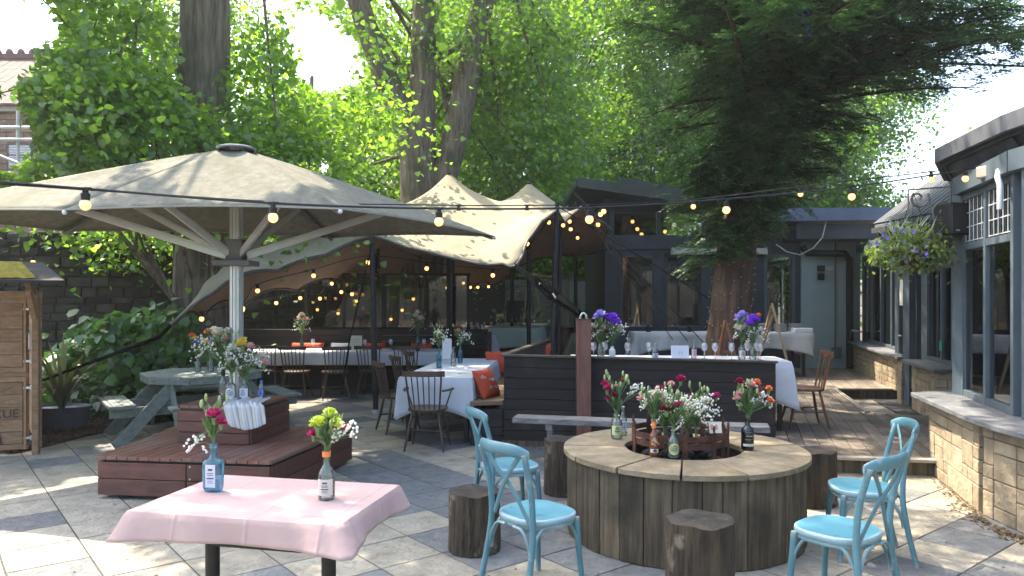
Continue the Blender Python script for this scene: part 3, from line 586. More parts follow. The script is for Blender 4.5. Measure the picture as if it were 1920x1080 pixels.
slab(g, 1.30, 4.05, 3.55, 3.72, 14.9, 20.4, .12); slab(g, 3.0, 3.99, 6.0, 3.45, 15.1, 20.4, .14)
build('sloping_roof', g, navy, nb, world=True)
g = MB(); slab(g, 1.32, 4.09, 3.57, 3.76, 14.84, 14.9, .2); slab(g, 2.2, 4.12, 6.02, 3.47, 15.04, 15.1, .16); slab(g, 1.32, 3.9, 2.1, 3.15, 15.6, 15.68, .08); build('barge_board', g, mat('charcoal_board', (.04, .05, .052), (.06, .07, .07), 4), nb, world=True)
g = MB(); g.box((4.3, 18.3, .95), (4.2, 4.2, .1)); build('inner_floor', g, black, nb, world=True)
o = thing('awning_cassette', 'white folded awning cassette on the dark wall behind the yew trunk', 'awning', (4.4, 15.8, 2.66))
g = MB(); g.box((4.4, 15.8, 2.66), (2.0, .18, .13)); build('cassette', g, mat('awning_white', (.45, .47, .45), (.52, .54, .52)), o, world=True, bevel=.02); g = MB(); g.box((3.42, 15.8, 2.66), (.03, .2, .15)); g.box((5.4, 15.8, 2.66), (.03, .2, .15)); build('end_cap', g, whitep, o, world=True)
tb = thing('pale_teal_annexe', 'pale teal rendered annexe with flat blue-grey roof and black downpipe', 'building', (7, 16, 0))
g = MB(); g.box((6.87, 16.1, 1.45), (1.30, .24, 2.9)); build('wall', g, render, tb, world=True, bevel=.03)
g = MB(); slab(g, 5.2, 3.46, 8.4, 3.50, 14.9, 20, .10); slab(g, 5.2, 3.40, 8.4, 3.44, 14.84, 14.9, .20); build('roof', g, mat('blue_roof', (.07, .095, .15), (.10, .125, .19), 3, .4), tb, world=True)
g = MB(); g.box((7.1, 15.55, 3.02), (2.6, .9, .30)); build('soffit', g, navy, tb, world=True)
g = MB(); g.tube([(6.15, 15.7, 2.75), (6.25, 15.7, 2.62), (7.05, 15.7, 2.60), (7.18, 15.75, 2.48), (7.22, 15.85, 2.3), (7.22, 15.85, .16)], .075, 10); dp = build('downpipe', g, black, tb, 50, world=True)
g = MB(); g.tube([(6.95, 15.94, 2.9), (6.95, 15.94, .55)], .018, 6); g.box((6.97, 15.93, .48), (.20, .08, .24)); build('conduit', g, mat('grey_conduit', (.13, .16, .16), None), tb, world=True)
o = thing('floodlight', 'small black twin floodlight on the pale teal wall beside the downpipe', 'floodlight', (6.6, 15.9, 2.2)); g = MB(); g.box((6.62, 15.88, 2.30), (.14, .10, .12)); g.box((6.62, 15.88, 2.12), (.12, .10, .14)); build('lamp_head', g, black, o, world=True, bevel=.01)
g = MB(); g.box((6.80, 15.93, 2.30), (.2, .08, .09)); build('sensor_box', g, whitep, o, world=True, bevel=.01)
o = thing('gas_meter_cluster', 'black valve and pipes fixed low in the corner of the pale teal wall', 'pipework', (7.4, 15.7, .8)); g = MB(); g.box((7.45, 15.5, .85), (.16, .16, .22)); build('valve_box', g, black, o, world=True, bevel=.02); g = MB(); g.tube([(7.45, 15.5, .74), (7.45, 15.5, .45)], .03, 8); g.tube([(7.36, 15.6, .95), (7.22, 15.75, .98)], .02, 6); build('pipe', g, whitep, o, world=True)
g = MB(); pts = [P(1455, 458, 15.2), P(1475, 472, 15.2), P(1500, 478, 15.2), P(1525, 465, 15.1), P(1542, 445, 15), P(1550, 412, 14.95), P(1560, 408, 14.9)]
g.tube(pts, .012, 5); tag(build('loose_cable', g, whitep), 'loose white cable looping down from the flat roof edge', 'cable')
# fence behind the tent
fe = thing('timber_fence', 'weathered slatted timber fence beyond the tent', 'fence', (1, 21, 0)); g = MB()
for i in range(12): g.box((-.6+0*i, 21, .25+i*.17), (4.6, .03, .15)); 
build('slat_panel', g, greyplank, fe, world=True)
g = MB()
for i in range(44): g.box((1.8+i*.1, 21.2, 1.05), (.085, .02, 1.9+.02*(i % 3)))
build('board_panel', g, mat('brown_fence', (.10, .07, .05), (.17, .12, .085), 4, .8, island=.3), fe, world=True)
for x in (-2.8, -.6, 1.7, 3.4): g = MB(); g.box((x, 20.95, 1.2), (.12, .12, 2.4)); build('post', g, greyplank, fe, world=True)
g = MB(); g.box((2.35, 20.9, 1.72), (1.45, .04, .85)); build('white_panel', g, mat('pale_panel', (.30, .31, .31), (.38, .38, .38), 4), fe, world=True)
g = MB(); g.box((-3.2, 20.7, 1.3), (6, .1, 2.6)); g.box((-4.1, 20.62, 1.9), (.0, .0, .0)); tag(build('dark_screen_wall', g, darkwood), 'dark boarded screen wall at the back of the dining tent', 'wall')
# ------------------------------------------------------------------ stretch tent
TP = [(-4.51, 9.8, 1.30), (-4.0, 9.95, 1.76), (-3.23, 10.2, 2.05), (-2.62, 10.4, 2.27), (-2.02, 10.67, 2.56), (-1.53, 10.62, 2.40), (-.99, 10.6, 2.28), (-.45, 10.5, 2.18), (.04, 10.45, 2.12),
      (.22, 10.9, 2.50), (.45, 11.4, 2.85), (.73, 12.0, 3.10), (.876, 12.3, 2.93), (1.17, 12.6, 3.22), (1.5, 13.3, 3.08), (1.85, 14.4, 3.0), (1.95, 16.0, 2.8), (1.9, 17.2, 2.72), (1.1, 17.2, 2.66), (.4, 17.0, 2.5),
      (-.5, 18.5, 2.0), (-2.3, 18.0, 1.95), (-3.0, 16.2, 2.0), (-3.3, 14.4, 2.0), (-3.7, 12.7, 1.80), (-4.1, 11.3, 1.56), (-4.37, 10.45, 1.40)]
TI = [(-1.15, 13.5, 3.95), (.33, 14.5, 3.93), (-.42, 14.0, 3.40), (-2.3, 12.8, 3.12), (-4.2, 10.2, 1.94), (-3.87, 10.5, 2.36), (-3.3, 11.0, 2.70), (-2.75, 11.5, 2.92), (-1.2, 11.6, 2.72), (-.4, 11.2, 2.42), (-.1, 11.9, 2.80), (.3, 12.9, 3.12), (.9, 13.4, 3.15), (-1.0, 16.3, 2.95), (.3, 16.0, 3.1), (-2.5, 15.3, 2.6), (1.1, 15.2, 3.1),
      (-1.15, 13.15, 3.62), (-1.15, 13.9, 3.62), (-1.55, 13.4, 3.55), (-.78, 13.65, 3.62), (.33, 14.2, 3.68), (.33, 14.85, 3.68), (.03, 14.4, 3.62), (.62, 14.6, 3.68)]
pts = np.array(TP+TI); XY = pts[:, :2]; D_ = np.linalg.norm(XY[:, None]-XY[None], axis=2); wt = np.linalg.solve(np.block([[D_, np.ones((len(pts), 1))], [np.ones((1, len(pts))), np.zeros((1, 1))]]), np.append(pts[:, 2], 0))
def tent_z(x, y):
    d = np.hypot(XY[:, 0]-x, XY[:, 1]-y); return float(d@wt[:-1]+wt[-1])
from mathutils.geometry import delaunay_2d_cdt
def cr(P_, n=4):     # smooth the outline
    out = []; m = len(P_)
    for i in range(m):
        a, b, c, d = [Vector(P_[(i+k) % m][:2]) for k in (-1, 0, 1, 2)]
        for j in range(n):
            t = j/n; out.append(.5*((2*b)+(c-a)*t+(2*a-5*b+4*c-d)*t*t+(3*b-a-3*c+d)*t**3))
    return out
ol = cr(TP, 5); inner = []
yy = 9.6
while yy < 18.6:
    xx = -4.7
    while xx < 2.2:
        x, y = xx+rnd.uniform(-.02, .02), yy+rnd.uniform(-.02, .02)
        if inpoly(x, y, [(p.x, p.y) for p in ol]) and min((p.x-x)**2+(p.y-y)**2 for p in ol) > .006: inner.append(Vector((x, y)))
        xx += .115
    yy += .115
for cx, cy in ((-1.15, 13.5), (.33, 14.5)):
    inner.append(Vector((cx, cy)))
    for r_ in (.03, .07): inner += [Vector((cx+r_*math.cos(a*.785), cy+r_*math.sin(a*.785))) for a in range(8)]
vs, es, fs, *_r = delaunay_2d_cdt(ol+inner, [(i, (i+1) % len(ol)) for i in range(len(ol))], [], 1, 1e-5)
def wr(x, y, z):
    d = math.hypot(x-.04, y-10.45); a = math.atan2(y-10.45, x-.04); z += .028*math.sin(a*16)*math.exp(-((d-.5)/.55)**2)   # gathers running to the tie-down
    d = math.hypot(x+4.51, y-9.8); a = math.atan2(y-9.8, x+4.51); z += .02*math.sin(a*18)*math.exp(-((d-.7)/.7)**2)
    return z
hem = [(p.x, p.y) for p in ol]
for i, p in enumerate(vs): pass
mb = MB(); mb.v = []
for p in vs:
    z = tent_z(p.x, p.y)
    for cx, cy, zz in ((-1.15, 13.5, 3.95), (.33, 14.5, 3.93)):
        d = math.hypot(p.x-cx, p.y-cy)
        if d < .09: z = min(z, zz-.02-d*.5)
    mb.v.append((p.x, p.y, wr(p.x, p.y, z)))
mb.f = []
for f in fs:
    a, b, c = [mb.v[i] for i in f[:3]]; s = (b[0]-a[0])*(c[1]-a[1])-(b[1]-a[1])*(c[0]-a[0]); mb.f.append(tuple(f) if s > 0 else tuple(f)[::-1])
mb.m = [0]*len(mb.f)
tent = thing('stretch_tent', 'large beige stretch fabric tent with two peaks over the dining area', 'tent', (-1.2, 13.5, 0))
fab = build('canopy', mb, tentout, tent, 180, world=True); fab.data.materials.append(tentin)
sm = fab.modifiers.new('s', 'SOLIDIFY'); sm.thickness = .01; sm.material_offset = 1; sm.offset = -1
g = MB(); hp = [Vector((p.x, p.y, wr(p.x, p.y, tent_z(p.x, p.y))-.012)) for p in ol]; g.tube(hp+[hp[0]], .022, 6, False); build('hem_rope', g, mat('hem', (.05, .045, .04)), tent, 60, world=True)
for (x, y, z1, x2, y2) in ((-2.02, 10.67, 2.60, -1.96, 10.67), (.73, 12.0, 3.2, .60, 11.5), (.9, 13.8, 3.25, .85, 13.7), (-1.15, 13.5, 3.93, -1.15, 13.5), (.33, 14.5, 3.91, .33, 14.5), (-1.15, 14.3, 3.3, -1.15, 14.3), (-2.6, 14.35, 2.95, -2.6, 14.35), (1.45, 16.9, 2.7, 1.45, 16.9), (.0, 16.9, 2.55, .0, 16.9)):
    g = MB(); g.tube([(x2, y2, .0), (x, y, z1)], .04 if y < 12.5 else .045, 10); po = build('pole', g, black, tent, 40, world=True)
    if y < 11: g = MB(); g.lathe([(.0, .0), (.055, .0), (.055, .05), (.03, .06)], 10, (x2, y2, 0)); build('foot', g, mat('pole_foot', (.4, .4, .38)), po, world=True)
J = Vector((.04, 10.45, 2.12)); pt = Vector((.79, 8.17, 1.46))
g = MB()
for k in range(4): o_ = Vector((0, 0, (k-1.5)*.022)); g.beam(J+o_*.4, J.lerp(pt, .55)+o_*2.2+Vector((0, 0, -.02)), .008, .03); g.beam(J.lerp(pt, .55)+o_*2.2+Vector((0, 0, -.02)), pt+o_*.4, .012, .04)
g.tube([J.lerp(pt, .45), J.lerp(pt, .5)+Vector((0, 0, .04)), J.lerp(pt, .6)], [.03, .045, .03], 8); g.tube([J.lerp(pt, .7), J.lerp(pt, .95)], [.05, .03], 8)
build('ratchet_strap', g, mat('strap_webbing', (.004, .004, .005), (.007, .007, .008), 5, .95, spec=.05), tent, world=True)
g = MB(); g.tube([J.lerp(pt, .42), J.lerp(pt, .53)+Vector((0, 0, .035)), J.lerp(pt, .57)], .014, 6)
g.tube([J.lerp(pt, .62), J.lerp(pt, .68)-Vector((0, 0, .04))], .016, 6); build('buckle', g, alu, tent, world=True)
def rope(pts_, r_): g = MB(); g.tube(pts_, r_, 6); build('guy_rope', g, MAT['strap_webbing'], tent, world=True)
a = Vector((1.17, 12.6, 3.2))
for tx, ty in ((1286, 640), (1290, 640), (1294, 641)): b = P(tx, ty, 9.9); b = b+Vector(((tx-1290)*.022, (1290-tx)*.1, 0)); rope([a, a.lerp(b, .5)-Vector((0, 0, .03)), b], .006)
rope([Vector((.73, 12, 3.1)), J+Vector((0, 0, .02))], .01); rope([Vector((.73, 12, 3.15)), P(1330, 560, 9.9)], .009)
rope([(-2.0, 10.67, 2.5), P(655, 640, 10.0), P(640, 740, 9.6)], .012); rope([(-2.02, 10.67, 2.5), (-1.2, 10.2, 2.2)], .006)
rope([(-4.51, 9.8, 1.30), P(300, 632, 9.6), P(20, 735, 8.9)], [.02, .03, .014])
# rust brown anchoring post
o = thing('anchor_post', 'square rust-brown steel post with tent straps tied to its top', 'post', (.785, 8.15, 0)); g = MB(); g.box((0, 0, .71), (.155, .155, 1.42)); build('shaft', g, rustpost, o, bevel=.006); g = MB(); g.box((0, 0, 1.423), (.165, .165, .012)); build('cap', g, rust, o)
g = MB(); g.tube([(.0+.035*math.cos(a/10*math.pi), 0, 1.43+.06*math.sin(a/10*math.pi)) for a in range(11)], .012, 8); build('eye_bolt', g, alu, o, 60)
# glass screens and bench backs along the dining tent
o = thing('glass_screen', 'black framed glass screen between the two dining rows of the tent', 'screen', (-2.2, 14.1, 0)); g = MB()
for px in (573, 645, 720, 799, 878): x = (px-960)/F*14.1; g.box((x, 14.1, 1.55), (.05 if px != 720 else .09, .05, 1.15))
g.box((-2.36, 14.1, 2.11), (3.15, .045, .05)); g.box((-2.36, 14.1, 1.06), (3.15, .05, .10)); build('frame', g, black, o, world=True)
for a, b in ((573, 645), (645, 720), (720, 799), (799, 878)): g = MB(); x0, x1 = (a-960)/F*14.1, (b-960)/F*14.1; g.box(((x0+x1)/2, 14.1, 1.58), (x1-x0-.06, .01, 1.0)); build('pane', g, plexi, o, world=True)
o = thing('banquette', 'long black boarded banquette bench behind the covered dining table', 'bench', (-2.7, 13.8, 0)); g = MB()
for i in range(9): g.box((-2.75, 13.95, .10+i*.115), (4.6, .06, .108))
build('backrest', g, darkwood, o, world=True, bevel=.004); g = MB(); g.box((-2.75, 13.6, .42), (4.6, .55, .07)); build('seat', g, darkwood, o, world=True, bevel=.006); g = MB(); g.box((-2.75, 13.7, .19), (4.5, .4, .38)); build('base', g, black, o, world=True)
o = thing('dark_divider', 'dark boarded divider panel beside the green clothed table', 'panel', (-.5, 13.5, 0)); g = MB()
for i in range(9): g.box((-.40, 12.75, .10+i*.112), (.06, 1.4, .105)); g.box((-.72, 13.45, .10+i*.112), (.6, .06, .105))
build('boards', g, darkwood, o, world=True, bevel=.004)
# booth with boarded back, facing away
o = thing('booth_seating', 'black boarded booth wall around the white table behind the fire pit', 'booth', (1.4, 8.2, 0))
a, b = Vector((-.09, 8.34, 0)), Vector((2.85, 8.02, 0)); d = (b-a).normalized(); ang = math.atan2(d.y, d.x); g = MB()
for i in range(8):
    z = .06+i*.118; g.beam(a+Vector((0, 0, z+.055)), b+Vector((0, 0, (z+.055)*.957)), .035, .112)
build('front_boards', g, darkwood, o, world=True, bevel=.005)
g = MB(); g.beam(a+Vector((.01, .026, .53)), b+Vector((-.01, .026, .50)), .012, .89); build('backing', g, black, o, world=True)
c = a+Vector((.65, 3.2, 0)); g = MB()
for i in range(8): z = .06+i*.118; g.beam(a+Vector((.02, .03, z+.055)), c+Vector((0, 0, z+.055)), .035, .112)
build('side_boards', g, darkwood, o, world=True, bevel=.005)
g = MB(); g.beam(a+Vector((-.03, 0, 1.015)), b+Vector((.02, 0, .966)), .09, .024); g.beam(a+Vector((.0, .05, 1.014)), c+Vector((0, 0, 1.014)), .09, .022); build('capping', g, mat('cap_wood', (.05, .04, .036), (.09, .075, .068), 5, .5, .5, 40), o, world=True, bevel=.004)
g = MB(); g.beam(a+Vector((.3, .35, .44)), b+Vector((-.1, .35, .44)), .45, .05); g.beam(a+Vector((.30, .2, .44)), c+Vector((.3, 0, .44)), .4, .05); build('seat', g, darkwood, o, world=True, bevel=.005)
g = MB(); g.beam(a+Vector((-.02, -.0, .03)), b+Vector((0, 0, .03)), .06, .06); build('plinth', g, oldwood, o, world=True)
o = thing('bench_seat', 'low black boarded bench with a cushion at the right end of the near white table', 'bench', (-.35, 9, 0)); g = MB()
for i in range(4): g.beam((-.44, 8.28, .06+i*.10), (-.11, 8.36, .06+i*.10), .04, .095)
for i in range(4): g.beam((-.44, 8.3, .06+i*.10), (-.20, 11.0, .06+i*.10), .04, .095)
build('boards', g, darkwood, o, world=True, bevel=.004); g = MB(); g.prism([(-.47, 8.27), (-.10, 8.36), (.12, 11.0), (-.25, 11.0)], .45, .50); build('seat', g, mat('seat_pad', (.16, .10, .06), (.2, .13, .08)), o, world=True, bevel=.008)
# ------------------------------------------------------------------ parasol
um = thing('parasol', 'huge weathered beige parasol on a fluted aluminium mast at left', 'parasol', (-2.62, 7.05, 0))
cx, cy, ch = -2.62, 7.05, 3.08; HZ = 2.36
HX = [(-.20, 8.45), (-1.36, 5.87), (-3.58, 5.93), (-5.73, 6.5), (-4.70, 7.75), (-2.10, 8.65)]
g = MB(); n = len(HX); NR = 14; NS = 12
def can(i, s, t):
    a, b = Vector(HX[i]), Vector(HX[(i+1) % n]); e = a.lerp(b, s); c0 = Vector((cx, cy)); p = c0.lerp(e, t)
    z = ch+(HZ-ch)*(t**1.12); sag = .02*math.sin(math.pi*s)*math.sin(math.pi*min(1, t))**.8; mid = 1-math.sin(math.pi*s)*.018*t
    z -= sag*.8; z += (.03*math.sin(math.pi*s)*t**4)
    p = c0.lerp(e, t*mid); return (p.x, p.y, z)
for i in range(n): g.grid(lambda s, t, i=i: can(i, s, .045+.955*t), NS, NR)
cn = build('canopy', g, canvas, um, 25, world=True, solid=.004)
g = MB()
for i in range(n): g.tube([Vector(can(i, j/NS, 1)) for j in range(NS+1)], .008, 5)
build('hem', g, mat('hem_beige', (.22, .21, .17)), cn, world=True)
g = MB(); g.lathe([(.0, .012), (.16, .010), (.18, .002), (.18, -.012), (.16, -.02)], 24, (cx, cy, ch)); build('top_cap', g, mat('cap_grey', (.16, .18, .20)), um, 40, world=True)
g = MB()
for k in range(12): a = k*math.pi/6; g.box((cx+.055*math.cos(a), cy+.055*math.sin(a), 1.9), (.014, .02, 2.42), a)
g.lathe([(.054, .65), (.054, 3.06)], 20, (cx, cy, 0)); build('mast', g, alu, um, 40, world=True)
hub = MB(); hub.box((cx, cy, 1.985), (.34, .30, .05)); hub.box((cx, cy, 2.10), (.15, .15, .22)); build('hub', hub, alud, um, world=True, bevel=.006)
for i in range(n):
    e = Vector((*HX[i], HZ)); c0 = Vector((cx, cy, ch-.04)); r_ = MB()
    r_.tube([Vector((*(Vector((cx, cy)).lerp(Vector(HX[i]), t)), ch-.035+(HZ-ch)*(t**1.12))) for t in (.04, .25, .5, .75, .99)], .016, 6); rb = build('rib', r_, alud, um, world=True)
    m_ = Vector((*(Vector((cx, cy)).lerp(Vector(HX[i]), .60)), ch-.05+(HZ-ch)*(.60**1.12))); s_ = MB(); dd_ = (m_-Vector((cx, cy, 2.02))).normalized()
    s_.beam(Vector((cx, cy, 2.02))+dd_*.1, m_, .03, .058); s_.beam(Vector((cx, cy, 2.02))+dd_*.1+Vector((0, 0, .04)), m_+Vector((0, 0, .03)), .02, .02); build('strut', s_, alu, rb, world=True, bevel=.004)
    t_ = MB(); t_.ball((e.x, e.y, e.z-.02), .02, 8, 5); build('rib_tip', t_, whitep, rb, world=True)
# ------------------------------------------------------------------ plinth tables round the mast
def plinth(name, label, q, z0, z1, vert):
    o = thing(name, label, 'timber plinth', (q[0][0], q[0][1], z0)); inn = MB(); k = len(q); cxx = sum(p[0] for p in q)/k; cyy = sum(p[1] for p in q)/k
    sh = lambda f: [(cxx+(p[0]-cxx)*f, cyy+(p[1]-cyy)*f) for p in q]
    inn.prism(sh(.95), z0+.012, z1-.03); build('frame', inn, black, o, world=True)
    sd = MB(); nb_ = vert; hh = (z1-.045-z0-.0)/nb_
    for i in range(k):
        a, b = Vector((*sh(.985)[i], 0)), Vector((*sh(.985)[(i+1) % k], 0)); sp = [0, .52, 1] if nb_ == 2 and i == 0 else [0, 1]
        for s0, s1 in zip(sp, sp[1:]):
            for r_ in range(nb_): a2, b2 = a.lerp(b, s0), a.lerp(b, s1); dn = (b-a).normalized()*.004; sd.beam(a2+dn+Vector((0, 0, z0+hh*(r_+.5))), b2-dn+Vector((0, 0, z0+hh*(r_+.5))), .024, hh-.006)
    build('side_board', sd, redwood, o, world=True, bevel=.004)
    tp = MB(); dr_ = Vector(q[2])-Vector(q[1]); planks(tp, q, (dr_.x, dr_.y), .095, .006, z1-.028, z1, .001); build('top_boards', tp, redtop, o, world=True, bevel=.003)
    return o
lp = plinth('lower_plinth', 'wide low red-brown decking plinth under the parasol mast', [(-3.43, 6.12), (-1.92, 5.92), (-1.61, 7.5), (-3.44, 7.75)], .03, .35, 2)
g = MB()
for x, y in ((-3.2, 6.35), (-2.1, 6.2), (-1.9, 7.2), (-3.2, 7.4)): g.lathe([(.03, 0), (.03, .05)], 10, (x, y, 0)); g.box((x, y, .04), (.1, .1, .02))
build('castor', g, black, lp, world=True)
g = MB()
for x, z in ((-2.60, .29), (-2.60, .19), (-2.60, .13)): g.ball((x, 5.985, z), .008, 8, 5)
build('screw', g, alu, lp, world=True)
plinth('upper_plinth', 'smaller red-brown decking box stacked on the wide plinth round the mast', [(-3.02, 6.69), (-2.32, 6.57), (-2.21, 7.36), (-2.92, 7.47)], .352, .69, 3)
# ------------------------------------------------------------------ fire pit
px_, py_ = 1.22, 5.28; RO, RI, PH = .85, .405, .59
o = thing('fire_pit', 'round timber-clad fire pit with a wide plank rim in the middle of the terrace', 'fire pit', (px_, py_, 0))
g = MB(); n = 34; rr = random.Random(4); a = 0
ws = [rr.uniform(.8, 1.25) for _ in range(n)]; tot = sum(ws); th = 0
for k in range(n):
    da = ws[k]/tot*2*math.pi; am = th+da/2; w2 = 2*(RO-.03)*math.tan(da/2)-.006; r_ = RO-.045+rr.uniform(-.004, .004)
    g.box((r_*math.cos(am), r_*math.sin(am), (PH-.035)/2), (.03, w2, PH-.04), am); th += da
build('staves', g, oldwood, o, bevel=.004); g = MB(); g.lathe([(RO-.065, .0), (RO-.065, PH-.04)], 40); build('drum', g, black, o)
g = MB(); NP = 13
for k in range(NP):
    a0, a1 = k*2*math.pi/NP+.0085+.12, (k+1)*2*math.pi/NP-.0085+.12; m = 6; zt = PH+rr.uniform(-.002, .002); A = [a0+(a1-a0)*i/m for i in range(m+1)]
    po = [(RO*math.cos(t), RO*math.sin(t)) for t in A]; ri = RI+rr.uniform(-.008, .01); pi_ = [(ri*math.cos(t), ri*math.sin(t)) for t in A][::-1]
    g.prism(po+pi_, PH-.036, zt)
build('rim_boards', g, pittop, o, bevel=.004); g = MB(); g.lathe([(RI+.02, .30), (RI+.02, PH-.04)], 32); g.lathe([(0, .34), (RI+.02, .34)], 24); build('well', g, mat('sooty_steel', (.02, .017, .014), (.05, .035, .025), 8), o)
o = thing('fire_basket', 'rusty iron strip fire basket with spiked rods standing in the fire pit', 'fire basket', (px_-.02, py_+.03, .341)); RB = .335; g = MB()
for z in (.13, .31, .36): 
    g.lathe([(RB-.003, z-.02), (RB+.003, z-.02), (RB+.003, z+.02), (RB-.003, z+.02), (RB-.003, z-.02)], 36)
g.lathe([(RB-.003, .02), (RB+.003, .02), (RB+.003, .06), (RB-.003, .06), (RB-.003, .02)], 36); build('hoops', g, rust, o, 40)
g = MB()
for k in range(10):
    a = k*math.pi/5+.2; c, s = math.cos(a), math.sin(a); g.box((RB*1.012*c, RB*1.012*s, .21), (.008, .038, .38), a); g.ball((RB*1.012*c, RB*1.012*s, .425), .014, 6, 5, (.7, 1, 1.9))
build('uprights', g, rust, o); g = MB()
for k in range(46):
    a, r_ = rnd.random()*6.3, RB*.84*math.sqrt(rnd.random()); s_ = rnd.uniform(.03, .06); c = (r_*math.cos(a), r_*math.sin(a), .12+rnd.random()*.19); t = MB(); t.ball((0, 0, 0), s_, 6, 4, (1, rnd.uniform(.6, 1), rnd.uniform(.5, .9)))
    t.xf(Matrix.Translation(c) @ Matrix.Rotation(rnd.random()*6, 4, 'Z') @ Matrix.Rotation(rnd.random(), 4, 'X')); g.add(t.v, t.f)
tag(build('coals', g, coal), 'heap of black coal lumps filling the iron fire basket', 'coal', kind='stuff').location = (px_-.02, py_+.03, .36)
g = MB(); g.box((0, 0, .045), (.09, .004, .075), .15, R(-14)); g.mi = 1; g.box((-.01, -.004, .05), (.05, .003, .035), .15, R(-14)); tag(build('gift_card', g, [paper, mat('pink_mark', (.55, .25, .25))]), 'small printed card propped on the coals', 'card').location = (px_+.19, py_-.14, .71)
# stumps
def stump(loc, r_, h, label, sd):
    q = random.Random(sd); ph = [q.uniform(0, 6.3) for _ in range(4)]; o = thing('log_stump', label, 'log seat', loc, 0, 'log stumps round the fire pit')
    rad = lambda a, z: r_*(1+.02*math.sin(3*a+ph[0])+.012*math.sin(7*a+ph[1]+z*3)+.018*math.sin(17*a+ph[2])+.012*math.sin(31*a+ph[3]+z*9)+.03*(1-z/h)*(1-z/h))
    n, m = 72, 14; g = MB(); vs = [(rad(a, z)*math.cos(a), rad(a, z)*math.sin(a), z+(.006*math.sin(5*a+ph[1]) if i == m else 0)) for i in range(m+1) for z in [h*i/m] for a in [2*math.pi*j/n for j in range(n)]]
    g.add(vs, [(i*n+j, i*n+(j+1) % n, (i+1)*n+(j+1) % n, (i+1)*n+j) for i in range(m) for j in range(n)]); build('bark', g, barkm, o, 50)
    t = MB(); top = vs[-n:]; t.add([(0, 0, h+.004)]+[(p[0]*.5, p[1]*.5, h+.003+.003*math.sin(9*k)) for k, p in enumerate(top)]+top, [(0, 1+k, 1+(k+1) % n) for k in range(n)]+[(1+k, 1+n+k, 1+n+(k+1) % n, 1+(k+1) % n) for k in range(n)]); build('sawn_top', t, stumptop, o, 50)
stump((-.25, 4.88, 0), .165, .385, 'dark log stump between the pink table and the near left blue chair', 1)
stump((1.01, 3.97, 0), .178, .47, 'peeling log stump directly in front of the fire pit', 2)
stump((2.42, 5.98, 0), .18, .43, 'log stump tucked against the right side of the fire pit', 3)
stump((.44, 6.30, 0), .16, .46, 'log stump behind the left side of the fire pit', 5)
# plank bench
o = thing('plank_bench', 'long narrow weathered grey plank bench behind the fire pit', 'bench', (1.2, 7.2, 0)); a, b = Vector((.03, 7.55, .43)), Vector((2.42, 6.98, .43)); g = MB(); g.beam(a, b, .24, .055); build('seat', g, greyplank, o, world=True, bevel=.006)
dn = (b-a).normalized(); nn = Vector((-dn.y, dn.x, 0))
for t in (.15, .85):
    c = a.lerp(b, t); g = MB(); g.beam(Vector((c.x, c.y, .40)), Vector((c.x, c.y, .03)), .06, .09, nn); g.beam(c-nn*.14-Vector((0, 0, .40)), c+nn*.14-Vector((0, 0, .40)), .07, .06); g.beam(c-nn*.1-Vector((0, 0, .06)), c+nn*.1-Vector((0, 0, .06)), .07, .06); build('leg', g, greyplank, o, world=True, bevel=.004)
g = MB(); g.beam(a.lerp(b, .15)-Vector((0, 0, .25)), a.lerp(b, .85)-Vector((0, 0, .25)), .03, .06); build('stretcher', g, greyplank, o, world=True)
